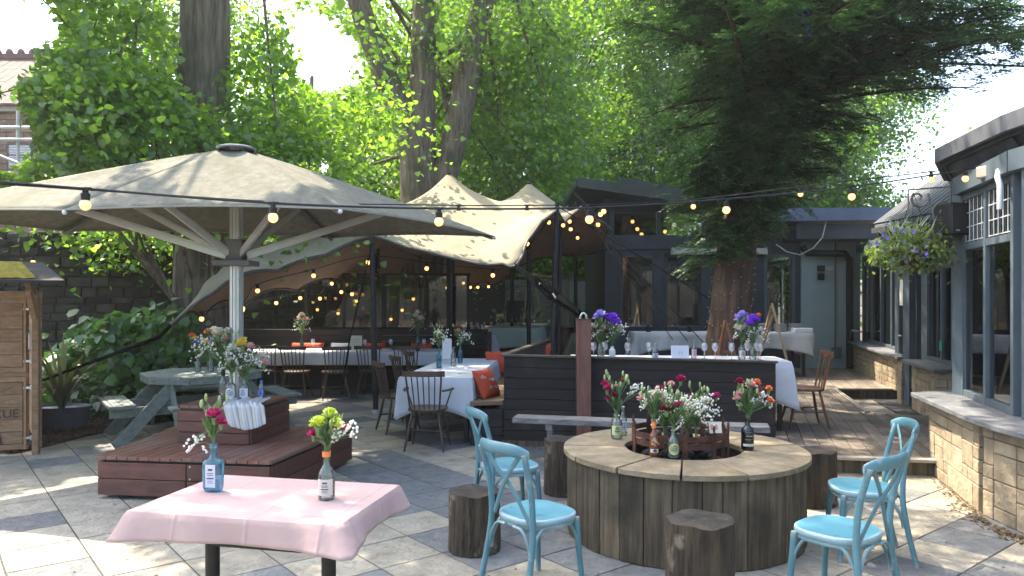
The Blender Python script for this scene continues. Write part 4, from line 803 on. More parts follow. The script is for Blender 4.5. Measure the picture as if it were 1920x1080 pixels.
# ------------------------------------------------------------------ blue cross-back chairs
def smooth(pts, k=5):
    pts = [Vector(p) for p in pts]; P_ = [pts[0]*2-pts[1]]+pts+[pts[-1]*2-pts[-2]]; out = []
    for i in range(1, len(P_)-2):
        a, b, c, d = P_[i-1:i+3]
        for j in range(k): t = j/k; out.append(.5*((2*b)+(c-a)*t+(2*a-5*b+4*c-d)*t*t+(3*b-a-3*c+d)*t**3))
    return out+[pts[-1]]
def bistro():
    o = thing('bistro_chair', 'x', 'chair', (0, 0, 0), 0, 'blue cross-back chairs round the fire pit')
    g = MB(); out = []; sh = .44
    for k in range(40):
        a = 2*math.pi*k/40; c, s = math.cos(a), math.sin(a); x = .205*math.copysign(abs(c)**.75, c)*(1+.07*s); y = .20*math.copysign(abs(s)**.75, s); out.append((x, y))
    rings = [(.93, -.038), (.985, -.03), (1, -.015), (.99, -.002), (.95, .003), (.86, -.001), (.4, -.006)]
    vs = [(x*f, y*f, sh+z) for f, z in rings for x, y in out]; n = 40; g.add(vs, [(i*n+j, i*n+(j+1) % n, (i+1)*n+(j+1) % n, (i+1)*n+j) for i in range(len(rings)-1) for j in range(n)]+[tuple(range(n))[::-1], tuple(range(6*n, 7*n))]); build('seat', g, teal, o, 50)
    g = MB(); g.tube([(x*.90, y*.90, sh-.045) for x, y in out]+[(out[0][0]*.9, out[0][1]*.9, sh-.045)], .014, 6); build('seat_rim', g, tealf, o, 60)
    for s in (-1, 1):
        g = MB(); g.tube(smooth([(s*.165, .155, sh-.03), (s*.172, .165, .25), (s*.19, .185, .0)]), [.0185]*6+[.016]*5, 10); build('leg', g, tealf, o, 50)
        g = MB(); g.tube(smooth([(s*.20, -.26, .0), (s*.19, -.21, .22), (s*.178, -.185, sh-.02), (s*.178, -.20, .62), (s*.185, -.255, .82)]), .0175, 10); build('leg', g, tealf, o, 50)
    g = MB(); tp = smooth([(-.205, -.235, .815), (-.13, -.285, .838), (0, -.31, .842), (.13, -.285, .838), (.205, -.235, .815)], 6)
    for i, p in enumerate(tp[:-1]): pass
    n = 12; vs = []
    for i, p in enumerate(tp):
        d = (tp[min(i+1, len(tp)-1)]-tp[max(i-1, 0)]).normalized(); q = Vector((-d.y, d.x, 0)); e = 1-.35*abs(i/(len(tp)-1)*2-1)**6
        for j in range(n): a = 2*math.pi*j/n; vs.append(p+q*(.0145*math.cos(a))*e+Vector((0, 0, .034*math.sin(a)*e)))
    g.add(vs, [(i*n+j, i*n+(j+1) % n, (i+1)*n+(j+1) % n, (i+1)*n+j) for i in range(len(tp)-1) for j in range(n)]+[tuple(range(n))[::-1], tuple(range((len(tp)-1)*n, len(tp)*n))]); build('top_rail', g, tealf, o, 60)
    for s in (-1, 1):
        g = MB(); cp = smooth([(s*.15, -.185, sh-.005), (s*.04, -.215+s*.004, .60), (-s*.06, -.245+s*.004, .71), (-s*.165, -.262, .815)], 6); n = 8; vs = []
        for i, p in enumerate(cp):
            d = (cp[min(i+1, len(cp)-1)]-cp[max(i-1, 0)]).normalized(); q = d.cross(Vector((0, 1, 0))).normalized()
            for j in range(n): a = 2*math.pi*j/n; vs.append(p+q*.0165*math.cos(a)+Vector((0, 1, 0))*.007*math.sin(a))
        g.add(vs, [(i*n+j, i*n+(j+1) % n, (i+1)*n+(j+1) % n, (i+1)*n+j) for i in range(len(cp)-1) for j in range(n)]+[tuple(range(n))[::-1], tuple(range((len(cp)-1)*n, len(cp)*n))]); build('cross_slat', g, tealf, o, 60)
    for p, q in (((-.17, .165), (.17, .165)), ((-.18, -.2), (.18, -.2)), ((-.175, -.19), (-.172, .16)), ((.175, -.19), (.172, .16))):
        a, b = Vector((*p, 0)), Vector((*q, 0)); g = MB()
        for s0, s1 in ((a, b), (b, a)):
            d = s1-s0; g.tube(smooth([s0+Vector((0, 0, .23)), s0+d*.05+Vector((0, 0, .31)), s0+d*.20+Vector((0, 0, .385)), s0+d*.40+Vector((0, 0, sh-.045))]), .010, 6)
        build('brace', g, tealf, o, 60)
    return o
bc = bistro(); bc.location = (.14, 4.24, 0); bc.rotation_euler.z = face(.77, .64); bc['label'] = 'light blue cross-back chair nearest the camera left of the fire pit'
def bch(loc, f, label): dup(bc, (*loc, 0), face(*f), label)
bch((-.02, 5.45), (.94, .34), 'light blue cross-back chair behind the near one left of the fire pit')
bch((1.73, 3.93), (-.62, .78), 'light blue cross-back chair nearest the camera right of the fire pit')
bch((2.27, 4.80), (-.98, .18), 'light blue cross-back chair standing behind the near one right of the fire pit')
# ------------------------------------------------------------------ spindle chairs
def spindle(arms, m=None, nsp=7):
    m = m or spind; o = thing('spindle_chair', 'x', 'chair'); g = MB(); out = []
    for k in range(28): a = 2*math.pi*k/28; c, s = math.cos(a), math.sin(a); out.append((.21*math.copysign(abs(c)**.6, c)*(1+.08*s), .20*math.copysign(abs(s)**.6, s)))
    g.prism(out, .425, .455); build('seat', g, m, o, bevel=.01)
    for sx in (-1, 1):
        for sy in (-1, 1): g = MB(); g.tube([(sx*.14, sy*.13, .43), (sx*.18, sy*.175, .2), (sx*.215, sy*.22, 0)], [.013, .018, .011], 7); build('leg', g, m, o, 60)
    g = MB()
    for sx in (-1, 1): g.tube([(sx*.185, -.185, .19), (sx*.185, .185, .19)], .009, 6)
    g.tube([(-.18, 0, .19), (.18, 0, .19)], .009, 6); build('stretcher', g, m, o)
    g = MB()
    for i in range(nsp): t = i/(nsp-1)*2-1; g.tube([(t*.16, -.165-.02*(1-t*t), .445), (t*.195, -.245-.035*(1-t*t), .84)], .0075 if 0 < i < nsp-1 else .011, 6)
    build('spindles', g, m, o)
    g = MB(); tp = [Vector((t*.23, -.25-.04*(1-t*t), .845)) for t in [i/8*2-1 for i in range(9)]]
    for a, b in zip(tp, tp[1:]): g.beam(a, b+(b-a)*.04, .022, .06)
    build('top_rail', g, m, o, 40)
    if arms:
        for s in (-1, 1):
            g = MB(); g.tube(smooth([(s*.205, -.225, .66), (s*.25, -.08, .655), (s*.265, .08, .65), (s*.25, .13, .645)]), [.012]*8+[.016]*8, 7); g.tube([(s*.185, .08, .44), (s*.255, .07, .645)], .009, 6); build('armrest', g, m, o, 60)
    return o
GR = 'dark spindle chairs at the covered tables'
s0 = spindle(True); s0.location = (-.93, 8.18, 0); s0.rotation_euler.z = face(.08, 1); s0['label'] = 'dark spindle armchair at the near end of the white table, back to the camera'; s0['group'] = GR
s1 = spindle(False); s1.location = (-1.42, 9.25, 0); s1.rotation_euler.z = face(.88, .45); s1['label'] = 'nearest side chair on the left of the near white table'; s1['group'] = GR
dup(s1, (-1.37, 10.2, 0), face(.88, .45), 'middle side chair on the left of the near white table'); dup(s1, (-1.31, 11.1, 0), face(.88, .45), 'farthest side chair on the left of the near white table, by the long table')
xs_ = ((505, 12.6, 'at the left end of the long table, behind the parasol mast'), (556, 12.35, 'second from the left along the long table'), (628, 12.25, 'turned slightly, in the middle of the long table'), (698, 12.45, 'behind the black tent pole at the long table'), (765, 12.4, 'nearest the right end of the long table'))
for k, (px, y, l) in enumerate(xs_): dup(s1, ((px-960)/F*y, y, 0), face((.05, .0, -.35, .1, 0)[k], 1), 'dark spindle chair '+l)
s2 = spindle(False, spind2, 5); s2.location = (3.44, 8.72, DZ); s2.rotation_euler.z = face(-1, .12); s2['label'] = 'reddish brown spindle chair at the right end of the booth table on the deck'; s2['category'] = 'chair'
# ------------------------------------------------------------------ cloths and tables
def cloth(w_, d_, drop, corner, rip, flare, sd, nl=8, k=None, thick=.004, r=.02):
    q = random.Random(sd); g = MB(); per = 2*(w_+d_); NN = 180; base_ = []
    for i in range(NN):
        s = per*i/NN; 
        if s < w_: p = Vector((-w_/2+s, -d_/2)); nr = Vector((0, -1)); u = s/w_; L_ = w_
        elif s < w_+d_: p = Vector((w_/2, -d_/2+s-w_)); nr = Vector((1, 0)); u = (s-w_)/d_; L_ = d_
        elif s < 2*w_+d_: p = Vector((w_/2-(s-w_-d_), d_/2)); nr = Vector((0, 1)); u = (s-w_-d_)/w_; L_ = w_
        else: p = Vector((-w_/2, d_/2-(s-2*w_-d_))); nr = Vector((-1, 0)); u = (s-2*w_-d_)/d_; L_ = d_
        dist = min(u, 1-u)*L_; cf = math.exp(-dist/(.16+drop*.3)); cx_ = Vector((math.copysign(1, p.x), math.copysign(1, p.y))).normalized()
        nr = (nr*(1-cf*.8)+cx_*cf*.8).normalized(); base_.append((p, nr, cf, s))
    ph = [q.uniform(0, 6.3) for _ in range(4)]; fr = [q.uniform(5, 8), q.uniform(10, 14), q.uniform(18, 24)]
    rows = []; L = nl
    for l in range(-4, L+1):
        row = []
        for p, nr, cf, s in base_:
            if l < 0: f = 1+l*.22; row.append((p.x*f, p.y*f, .0015*math.sin(p.x*f*9+ph[0])*math.sin(p.y*f*8)))
            else:
                t = l/L; rp = rip*(math.sin(s*fr[0]+ph[0])+.6*math.sin(s*fr[1]+ph[1])+.3*math.sin(s*fr[2]+ph[2]))*t**1.2
                outw = r*math.sin(min(1, t*6)*math.pi/2)+flare*t*(1+1.6*cf)+rp*(1+.8*cf)+rip*.7*cf*t*math.sin(s*46)
                z = -(drop+corner*cf)*t*(1-.0)+.02*math.sin(s*fr[0]*.7+ph[3])*t*(drop*1.5)
                row.append((p.x+nr.x*outw, p.y+nr.y*outw, z))
        rows.append(row)
    vs = [(0, 0, 0)]+[p for r_ in rows for p in r_]; m = NN
    fs = [(0, 1+j, 1+(j+1) % m) for j in range(m)]+[(1+i*m+j, 1+(i+1)*m+j, 1+(i+1)*m+(j+1) % m, 1+i*m+(j+1) % m) for i in range(len(rows)-1) for j in range(m)]
    g.add(vs, fs); return g
def table(loc, rz, w_, d_, h, legm, label, style='frame', parts=True, grp=None):
    o = thing('dining_table', label, 'table', loc, rz, grp); g = MB(); g.box((0, 0, h-.018), (w_, d_, .03)); build('tabletop', g, spind, o, bevel=.003)
    if style == 'frame':
        for sx in (-1, 1):
            for sy in (-1, 1): g = MB(); g.box((sx*(w_/2-.06), sy*(d_/2-.06), (h-.033)/2), (.05, .05, h-.034)); build('leg', g, legm, o, bevel=.004)
    return o
def lay(name, g, m, loc, rz, label, cat, grp=None):
    o = build(name, g, m, None, 48, solid=.003); o.location = loc; o.rotation_euler.z = rz; tag(o, label, cat, grp); return o
# pink table
pr = math.atan2(-.21, .95); pc = (-1.085, 3.35)
o = thing('cafe_table', 'black metal pedestal table with an H base under the pink cloth', 'table', (*pc, 0), pr); g = MB(); g.box((0, 0, .735), (.96, .64, .024)); build('tabletop', g, spind, o, bevel=.003)
for s in (-1, 1):
    g = MB(); g.tube([(s*.288, -.02, .0), (s*.288, -.02, .72)], .032, 20); build('leg', g, black, o, 50); g = MB(); g.beam((s*.288, -.30, .02), (s*.288, .26, .02), .06, .04); build('foot', g, black, o, bevel=.004)
g = MB(); g.beam((-.28, -.02, .545), (.28, -.02, .545), .05, .035); build('crossbar', g, black, o)
lay('tablecloth', cloth(.965, .66, .098, .016, .012, .020, 3, r=.005), pink, (*pc, .7525), pr, 'pale pink cloth draped over the table in the foreground', 'tablecloth')
# near white table
t1 = (-.74, 9.80); r1 = math.atan2(.10, 1)*-1
table((*t1, 0), r1, .80, 2.6, .745, black, 'table under the white cloth beside the orange cushion')
lay('tablecloth', cloth(.84, 2.75, .32, .16, .014, .02, 5), white, (*t1, .75), r1, 'white cloth with a long hanging corner on the near table beside the orange cushion', 'tablecloth')
table((-2.95, 12.95, 0), 0, 3.7, .72, .745, black, 'long table under the grey-white cloth along the banquette')
lay('tablecloth', cloth(3.75, .80, .22, .08, .014, .02, 6), white, (-2.95, 12.95, .75), 0, 'long grey-white cloth on the table along the banquette under the tent', 'tablecloth')
ang = math.atan2(8.02-8.34, 2.94)
table((1.94, 8.85, DZ), ang, 2.4, .72, .782, black, 'long table under the white cloth inside the booth')
lay('tablecloth', cloth(2.5, .80, .38, .17, .016, .02, 8), white, (1.94, 8.84, .940), ang, 'white cloth on the booth table, its corner hanging over the deck', 'tablecloth')
table((.18, 17.0, .15), -.12, 1.0, 3.0, .885, black, 'table under the green cloth at the back of the tent')
lay('tablecloth', cloth(1.15, 3.1, .40, .12, .02, .03, 9), sage, (.18, 17.0, 1.04), -.12, 'pale green cloth on the table beside the stacked folding chairs', 'tablecloth')
table((4.0, 14.5, DZ), 0, 3.3, .70, .84, black, 'long buffet table under the grey cloth behind the yew trunk')
lay('tablecloth', cloth(3.4, .74, .30, .20, .045, .015, 10), greyc, (4.05, 14.5, 1.0), 0, 'grey creased cloth on the buffet table holding the plates', 'tablecloth')
table((-1.5, 15.7, .15), 0, 2.2, .8, .745, black, 'table behind the glass screen set with rows of wine glasses')
lay('tablecloth', cloth(2.3, .9, .3, .1, .02, .03, 12), white, (-1.5, 15.7, .90), 0, 'white cloth on the table behind the glass screen', 'tablecloth')
table((-.75, 18.0, .15), 0, 1.5, .9, .745, black, 'table with the tan cloth at the left of the rear row')
lay('tablecloth', cloth(1.6, 1.0, .36, .1, .02, .03, 13), tan, (-.85, 17.6, .90), 0, 'tan cloth on the left table of the rear row', 'tablecloth')
lay('tablecloth', cloth(1.7, 1.0, .3, .1, .02, .03, 14), tan, (-.15, 19.3, .93), 0, 'tan cloth on the farthest table against the fence', 'tablecloth')
table((-.15, 19.3, .15), 0, 1.6, .9, .775, black, 'farthest table under a tan cloth against the fence')
table((2.4, 19.4, .15), 0, 1.5, .8, .745, black, 'bare dark table by the white fence panel')
for k, (x, y) in enumerate(((-.62, 16.1), (-.58, 16.75), (-.55, 17.4), (-.5, 18.05))): dup(s1, (x, y, .15), face(1, 0), ['nearest', 'second', 'third', 'farthest'][k]+' of the dark chairs left of the green clothed table', 'dark chairs at the rear tables')
# stacked green folding chairs
o = thing('folding_chair_stack', 'green slatted folding chairs leaning together by the green clothed table', 'folding chairs', (1.15, 14.6, .15)); 
for k in range(6):
    g = MB(); x = .78+k*.075; y = 13.9+k*.11
    for s in range(5): g.beam((x+.05, y+s*.085, .15), (x+.38, y+s*.085, .99), .06, .014, (0, 1, 0))
    build('folded_chair', g, mat('green_slats', (.05, .075, .035), (.09, .12, .06), 5, .5, island=.2), o, world=True)
# picnic table
pc2 = Vector((-3.85, 9.2, 0)); o = thing('picnic_table', 'pale sage painted octagonal picnic table with bench seats beside the plinth', 'picnic table', pc2, math.atan2(-.82, .57)+math.pi/2)
oc = [(.66*math.cos(a*math.pi/4+math.pi/8)*1.082, .66*math.sin(a*math.pi/4+math.pi/8)*1.082) for a in range(8)]
g = MB(); planks(g, oc, (0, 1), .118, .006, .705, .745, .001); build('tabletop', g, greypaint, o, bevel=.005)
g = MB(); k = [(p[0]*.97, p[1]*.97) for p in oc]
for i in range(8): g.beam((*k[i], .68), (*k[(i+1) % 8], .68), .03, .05)
build('apron', g, greypaint, o)
for q in range(4):
    a = q*math.pi/2; Rz = Matrix.Rotation(a, 4, 'Z'); g = MB()
    planks(g, [(.80, -.53), (1.08, -.53), (1.08, .53), (.80, .53)], (0, 1), .0935, .006, .42, .455, .001); g.xf(Rz); build('bench_seat', g, greypaint, o, bevel=.004)
    for s in (-1, 1):
        g = MB(); g.beam((.34, s*.42, .70), (.98, s*.42, .0), .14, .035, (0, 1, 0)); g.xf(Rz); build('leg', g, greypaint, o, bevel=.004)
    g = MB(); g.beam((0, .38, .36), (1.06, .38, .36), .035, .11); g.beam((0, -.38, .36), (1.06, -.38, .36), .035, .11); g.xf(Rz); build('bearer', g, greypaint, o, bevel=.004)
# ------------------------------------------------------------------ barbecue hut
o = thing('barbecue_hut', 'timber barbecue hut with mossy roof and hinged board doors at the left edge', 'hut', (-5.0, 7.9, 0)); a, b = Vector((-5.02, 7.92, 0)), Vector((-6.9, 7.22, 0)); d = (b-a).normalized(); nn = Vector((-d.y, d.x, 0)); 
if nn.y > 0: nn = -nn
ang = math.atan2(d.y, d.x)
def fr_(s, off, z): p = a+d*s+nn*off; return Vector((p.x, p.y, z))
g = MB()
for i in range(13):
    z = .06+i*.128
    if i != 6: pass
    g.beam(fr_(.12, 0, z+.06), fr_(2.0, 0, z+.06), .03, .122)
    q = a+Vector((-.12, .0, 0))
    g.beam(fr_(.02, -.02, z+.06), Vector((a.x-.98, a.y+1.3, z+.06)), .03, .122)
build('wall_boards', g, cedar, o, world=True, bevel=.003)
for s in (.05, 2.0): g = MB(); g.beam(fr_(s, .02, .0), fr_(s, .02, 1.72), .10, .06, tuple(d)); build('corner_post', g, cedar, o, world=True, bevel=.003)
for z0, z1, nm in ((.06, .83, 'lower'), (.87, 1.66, 'upper')):
    g = MB(); 
    for z in (z0+.03, z1-.03): g.beam(fr_(.12, .032, z), fr_(1.6, .032, z), .024, .055)
    g.beam(fr_(.145, .032, z0), fr_(.145, .032, z1), .024, .05, tuple(nn))
    n_ = 5; hh = (z1-z0-.12)/n_
    for i in range(n_): g.beam(fr_(.17, .024, z0+.06+hh*(i+.5)), fr_(1.58, .024, z0+.06+hh*(i+.5)), .018, hh-.004)
    dd2 = build('door', g, cedar, o, world=True, bevel=.003); g = MB()
    for z in (z0+.12, z1-.12): g.beam(fr_(.02, .055, z), fr_(.16, .05, z), .012, .022); g.tube([fr_(.09, .06, z-.025), fr_(.09, .06, z+.025)], .01, 6)
    build('hinge', g, alu, dd2, world=True)
    if nm == 'upper': g = MB(); g.tube([fr_(.10, .05, 1.10), fr_(.10, .085, 1.12), fr_(.10, .09, 1.2), fr_(.10, .085, 1.28), fr_(.10, .05, 1.30)], .008, 6); build('handle', g, alu, dd2, world=True)
    else:
        g = MB(); Mx = Matrix.Translation(fr_(.20, .040, .40)) @ Matrix(((-d.x, 0, nn.x, 0), (-d.y, 0, nn.y, 0), (0, 1, 0, 0), (0, 0, 0, 1)))
        text_into(g, 'BARBECUE', .128, Mx, .0008)
        for r_ in (.05, .035): g.tube([Mx @ Vector((-.27+r_*math.cos(t*.52), .20+r_*math.sin(t*.52)*.6, .002)) for t in range(13)], .004, 4)
        g.beam(Mx @ Vector((-.24, .24, .002)), Mx @ Vector((-.05, .33, .002)), .006, .004); 
        g.grid(lambda u, v: Mx @ Vector((-.35+.20*u*(1-.15*v), -.28+.16*v, .0025)), 1, 1)
        for k in range(3): g.tube([Mx @ Vector((-.30+k*.06, -.09+.05*t, .002)) + Vector((.01*math.sin(t*3), 0, 0)) for t in (0, .4, .8, 1.2)], .003, 4)
        build('stencilled_lettering', g, mat('stencil_ink', (.045, .035, .028), (.07, .05, .04), 20, .9), dd2, world=True)
g = MB(); g.beam(fr_(.06, .03, 1.70), fr_(.06, .35, 1.82), .05, .06); g.beam(fr_(.06, .05, 1.45), fr_(.06, .30, 1.74), .05, .06); g.beam(fr_(0, .0, 1.69), fr_(2.0, 0, 1.69), .06, .08); build('roof_bracket', g, cedar, o, world=True, bevel=.003)
rp = [fr_(-.28, .38, 1.84), fr_(2.2, .38, 1.84), fr_(2.2, -.5, 2.06), fr_(.1, -.5, 2.06)]
g = MB(); g.add([p for p in rp]+[p-Vector((0, 0, .03)) for p in rp], [(0, 1, 2, 3), (7, 6, 5, 4), (0, 4, 5, 1), (1, 5, 6, 2), (2, 6, 7, 3), (3, 7, 4, 0)]); rf = build('roof', g, felt, o, world=True)
g = MB(); g.grid(lambda u, v: rp[0].lerp(rp[1], .10+.88*u).lerp(rp[3].lerp(rp[2], .1+.88*u), .04+.9*v)+Vector((0, 0, .006+.014*(rnd.random()))), 60, 30); build('moss', g, mossm, rf, world=True)
# planter with sword leaves
o = thing('grey_trough', 'grey oval metal trough planter standing on the bark bed', 'planter', (-5.68, 9.35, 0)); g = MB(); g.lathe([(.0, .02), (.25, .02), (.27, .06), (.31, .27), (.325, .30), (.31, .30), (.30, .27), (.0, .26)], 28, sx=1.15, sy=.75); build('tub', g, mat('zinc', (.09, .10, .125), (.13, .14, .17), 5, .5, metal=.2), o, 50)
g = MB(); g.tube([(.36, 0, .25), (.41, 0, .27), (.40, 0, .32)], .01, 6); build('handle', g, alu, o)
def sword(loc, n_, L0, label, sd):
    q = random.Random(sd); g = MB()
    for k in range(n_):
        a = q.random()*6.3; L_ = L0*q.uniform(.6, 1.1); lean = q.uniform(.15, 1.15); wd = q.uniform(.016, .030); dv = Vector((math.cos(a), math.sin(a), 0)); sd_ = Vector((-dv.y, dv.x, 0)); vs = []
        for i in range(9):
            t = i/8; p = Vector((q.uniform(-.002, .002), 0, 0))+dv*(L_*t*math.sin(lean)*(.35+.65*t)+.03)+Vector((0, 0, L_*t*math.cos(lean*(.4+.9*t*t)))); ww = wd*(1-t**2.2)*(0.6+.8*min(1, t*3)); vs += [p-sd_*ww+Vector((0, 0, ww*.5)), p, p+sd_*ww+Vector((0, 0, ww*.5))]
        g.add(vs, [(3*i+j, 3*i+j+1, 3*i+j+4, 3*i+j+3) for i in range(8) for j in range(2)])
    ob = build('sword_leaf_plant', g, palm, None, 180); ob.location = loc; tag(ob, label, 'plant')
sword((-5.68, 9.35, .26), 46, .95, 'spiky sword-leaved plant growing from the grey trough', 7)
# heart-leaved shrub
def shrub(name, label, ell, nc, per, rc, size, m, loc, tpl=HEART, stems=10, cat='shrub', up=1.4, front=True):
    o = thing(name, label, cat, loc); Pn, D, N_, S, cc = crown(rng, ell, nc, per, rc, .7, .55, size, up, .2, gaps=False)
    N_[:, 1] -= .9; N_[:, 0] -= .3; leaves('foliage', tpl, Pn, D, N_, S, m, o); g = MB(); q = random.Random(3)
    for i in range(stems): c = cc[q.randrange(len(cc))]; limb(g, (q.uniform(-.15, .15), q.uniform(-.1, .1), 0), c, .014, .004, q, 5, 5)
    build('stems', g, trunkm, o, 60); return o
shrub('lime_shrub', 'bushy heart-leaved shrub at the foot of the big left tree', [(-.75, -.15, .75, .75, .55, .65, 3), (-.1, .05, .75, .70, .5, .80, 3), (-1.25, -.1, .45, .55, .5, .42, 2), (.15, -.2, .35, .6, .4, .35, 1)], 330, 9, .13, .125, shrubleaf, (-4.85, 10.55, 0))
shrub('ivy_clump', 'loose green creeper hanging over the top of the stone wall', [(0, 0, 0, 1.1, .25, .28, 1), (.5, -.1, -.2, .8, .2, .4, 1)], 110, 9, .12, .075, limeleaf, (-6.9, 12.5, 2.75), stems=3, cat='climber')
shrub('broadleaf_bush', 'dark leafy bush between the hut and the stone wall', [(0, 0, .5, .4, .3, .6, 1)], 70, 9, .12, .07, shrubleaf, (-6.1, 10.6, 0), stems=6)
# ------------------------------------------------------------------ bottles, glasses, flowers
def lab(mb, r0, z0, z1, a0, a1, n=10): mb.lathe([(r0+.0012, z0), (r0+.0012, z1)], n, a0=a0, a1=a1)
def bottle(loc, kind, label, rz=0, sc=1., lbl=None, lcol=None, grp=None, glass=None, cap=None, pat=True):
    o = thing('glass_bottle', label, 'bottle', loc, rz, grp); g = MB(); n = 28
    P_ = {'tall': [(0, .004), (.030, 0), (.035, .006), (.036, .02), (.036, .15), (.034, .165), (.018, .195), (.0135, .21), (.0135, .255), (.016, .257), (.016, .268)],
          'stout': [(0, .004), (.036, 0), (.042, .006), (.043, .02), (.043, .125), (.038, .145), (.022, .158), (.017, .168), (.016, .205), (.019, .207), (.019, .218)],
          'wide': [(0, .004), (.040, 0), (.045, .006), (.046, .02), (.046, .135), (.043, .155), (.025, .18), (.019, .195), (.0185, .255), (.021, .257), (.021, .268)],
          'jar': [(0, .004), (.030, 0), (.036, .005), (.038, .03), (.038, .105), (.032, .125), (.020, .135), (.018, .15), (.021, .152), (.021, .16)],
          'pet': [(0, .004), (.028, 0), (.031, .01), (.029, .04), (.031, .07), (.031, .13), (.026, .155), (.012, .18), (.012, .19)],
          'square': [(0, .004), (.040, 0), (.046, .006), (.047, .02), (.050, .13), (.046, .148), (.022, .162), (.017, .172), (.016, .21), (.020, .212), (.020, .235)]}[kind]
    P_ = [(r*sc, z*sc) for r, z in P_]; g.lathe(P_, n)
    if kind == 'square':
        for i, v in enumerate(g.v):
            a = math.atan2(v[1], v[0]); f = (abs(math.cos(a))**8+abs(math.sin(a))**8)**(-1/8.)*.93 if .01*sc < v[2] < .15*sc else 1; g.v[i] = (v[0]*f, v[1]*f*(.62 if v[2] < .155*sc else 1), v[2])
    gl = glass or clear; build('glass_body', g, gl, o, 40)
    rb = P_[4][0]
    w = MB(); 
    if kind != 'pet' and gl is not gblack: w.lathe([(rb*.8 if kind != 'square' else rb*.55, .006), (rb*.9 if kind != 'square' else rb*.58, .05*sc)], 16); w.lathe([(0, .05*sc), (rb*.9 if kind != 'square' else rb*.58, .05*sc)], 16); build('water', w, MAT['water'], o, 40)
    if lbl:
        l = MB(); z0, z1 = lbl[0]*sc, lbl[1]*sc
        if kind == 'square': l.box((0, -rb*.62*.93-.0015, (z0+z1)/2), (.05*sc, .001, z1-z0))
        elif lbl[2] == 'round': 
            m_ = 20; rz_ = (z1-z0)/2; vs = [(0, -rb-.0016, (z0+z1)/2)]+[((rb+.0016)*math.sin(math.cos(t)*rz_/rb), -(rb+.0016)*math.cos(math.cos(t)*rz_/rb), (z0+z1)/2+math.sin(t)*rz_) for t in [2*math.pi*i/m_ for i in range(m_)]]; l.add(vs, [(0, 1+i, 1+(i+1) % m_) for i in range(m_)])
        else: l.lathe([(rb+.0014, z0), (rb+.0014, z1)], 16, a0=-math.pi/2-1.0, a1=-math.pi/2+1.0)
        lo = build('label', l, lcol or paper, o, 40)
        t = MB(); rr_ = rb+.0022
        def line(z, a, th):
            if kind == 'square': t.box((0, -rb*.62*.93-.0028, z), (a*rb*1.6, .0006, th))
            else: t.lathe([(rr_, z-th/2), (rr_, z+th/2)], 6, a0=-math.pi/2-a, a1=-math.pi/2+a)
        for f, a, th in ((.78, .28, .009), (.62, .42, .003), (.54, .36, .003), (.40, .45, .006), (.28, .3, .002), (.20, .38, .002)): line(z0+(z1-z0)*f, a*(.8 if lbl[2] == 'round' else 1), th*sc)
        build('print', t, MAT['print_ink'] if not (gl is gblack) else whitep, lo)
    if cap: c = MB(); zt = P_[-1][1]; rt = P_[-1][0]; c.lathe([(rt*1.1, zt-.03*sc if kind != 'tall' else zt-.05*sc), (rt*1.12, zt+.001)] if cap[1] == 'sleeve' else [(rt*1.1, zt-.004), (rt*1.1, zt+.018), (0, zt+.018)], 16); build('cap', c, cap[0], o, 40)
    return o, P_[-1][1]
mat('print_ink', (.03, .05, .13), (.05, .07, .18), 5); MAT['water'] = glassmat('water', (.8, .86, .86), .6, .03, .02)
mat('bud_green', (.22, .32, .12), (.35, .42, .20), 8); magenta = mat('magenta_petal', (.45, .012, .13), (.66, .04, .25), 30, .7); purple = mat('purple_petal', (.22, .045, .62), (.42, .12, .85), 30, .7); lilac = mat('lilac_petal', (.36, .30, .72), (.55, .48, .88), 30, .7)
lime = mat('lime_petal', (.55, .66, .05), (.75, .82, .16), 30, .7); palep = mat('pale_pink_petal', (.66, .36, .36), (.80, .52, .50), 30, .7); creamp = mat('cream_petal', (.66, .62, .50), (.80, .76, .62), 30, .7); orangep = mat('orange_petal', (.75, .17, .06), (.85, .30, .12), 30, .7)
crimson = mat('crimson_petal', (.22, .008, .04), (.38, .02, .08), 30, .7); yellowp = mat('yellow_petal', (.75, .55, .06), (.85, .68, .15), 30, .7); whitef = mat('white_petal', (.70, .70, .66), (.82, .82, .78), 30, .7); bluep = mat('blue_petal', (.12, .17, .55), (.2, .28, .7), 30, .7)
COLS = {'m': magenta, 'p': purple, 'l': lilac, 'y': lime, 'k': palep, 'c': creamp, 'o': orangep, 'r': crimson, 'w': whitef, 'g': yellowp, 'b': bluep}
BT = (np.array([(-.32, 0, 0), (-.5, .9, .12), (.5, .9, .12), (.32, 0, 0)]), np.array([(0, 1, 2, 3)]))
def bloom(c, r_, m, parent, q, mum=False):
    r_ *= 1.3 if not mum else 1.45
    n = 46; a = np.array([q.random()*6.28 for _ in range(n)]); el = np.array([q.uniform(-.15, 1.5) for _ in range(n)]); D = np.stack([np.cos(a)*np.cos(el), np.sin(a)*np.cos(el), np.sin(el)], 1); S = np.array([q.uniform(.75, 1.0)*r_ for _ in range(n)])
    Nn = np.stack([-np.cos(a)*np.sin(el), -np.sin(a)*np.sin(el), np.cos(el)], 1)+np.array([[q.uniform(-.5, .5) for _ in range(3)] for _ in range(n)]); Pn = np.array(c)[None]+D*.0
    tp = (BT[0]*np.array([.42 if mum else .75, 1, 1.6]), BT[1]); o = leaves('bloom', tp, Pn, D, Nn, S, m, parent)
    g = MB(); g.lathe([(.0, -r_*.9), (r_*.22, -r_*.8), (r_*.34, -r_*.1), (r_*.2, .0)], 6, c); build('calyx', g, stemg, o); return o
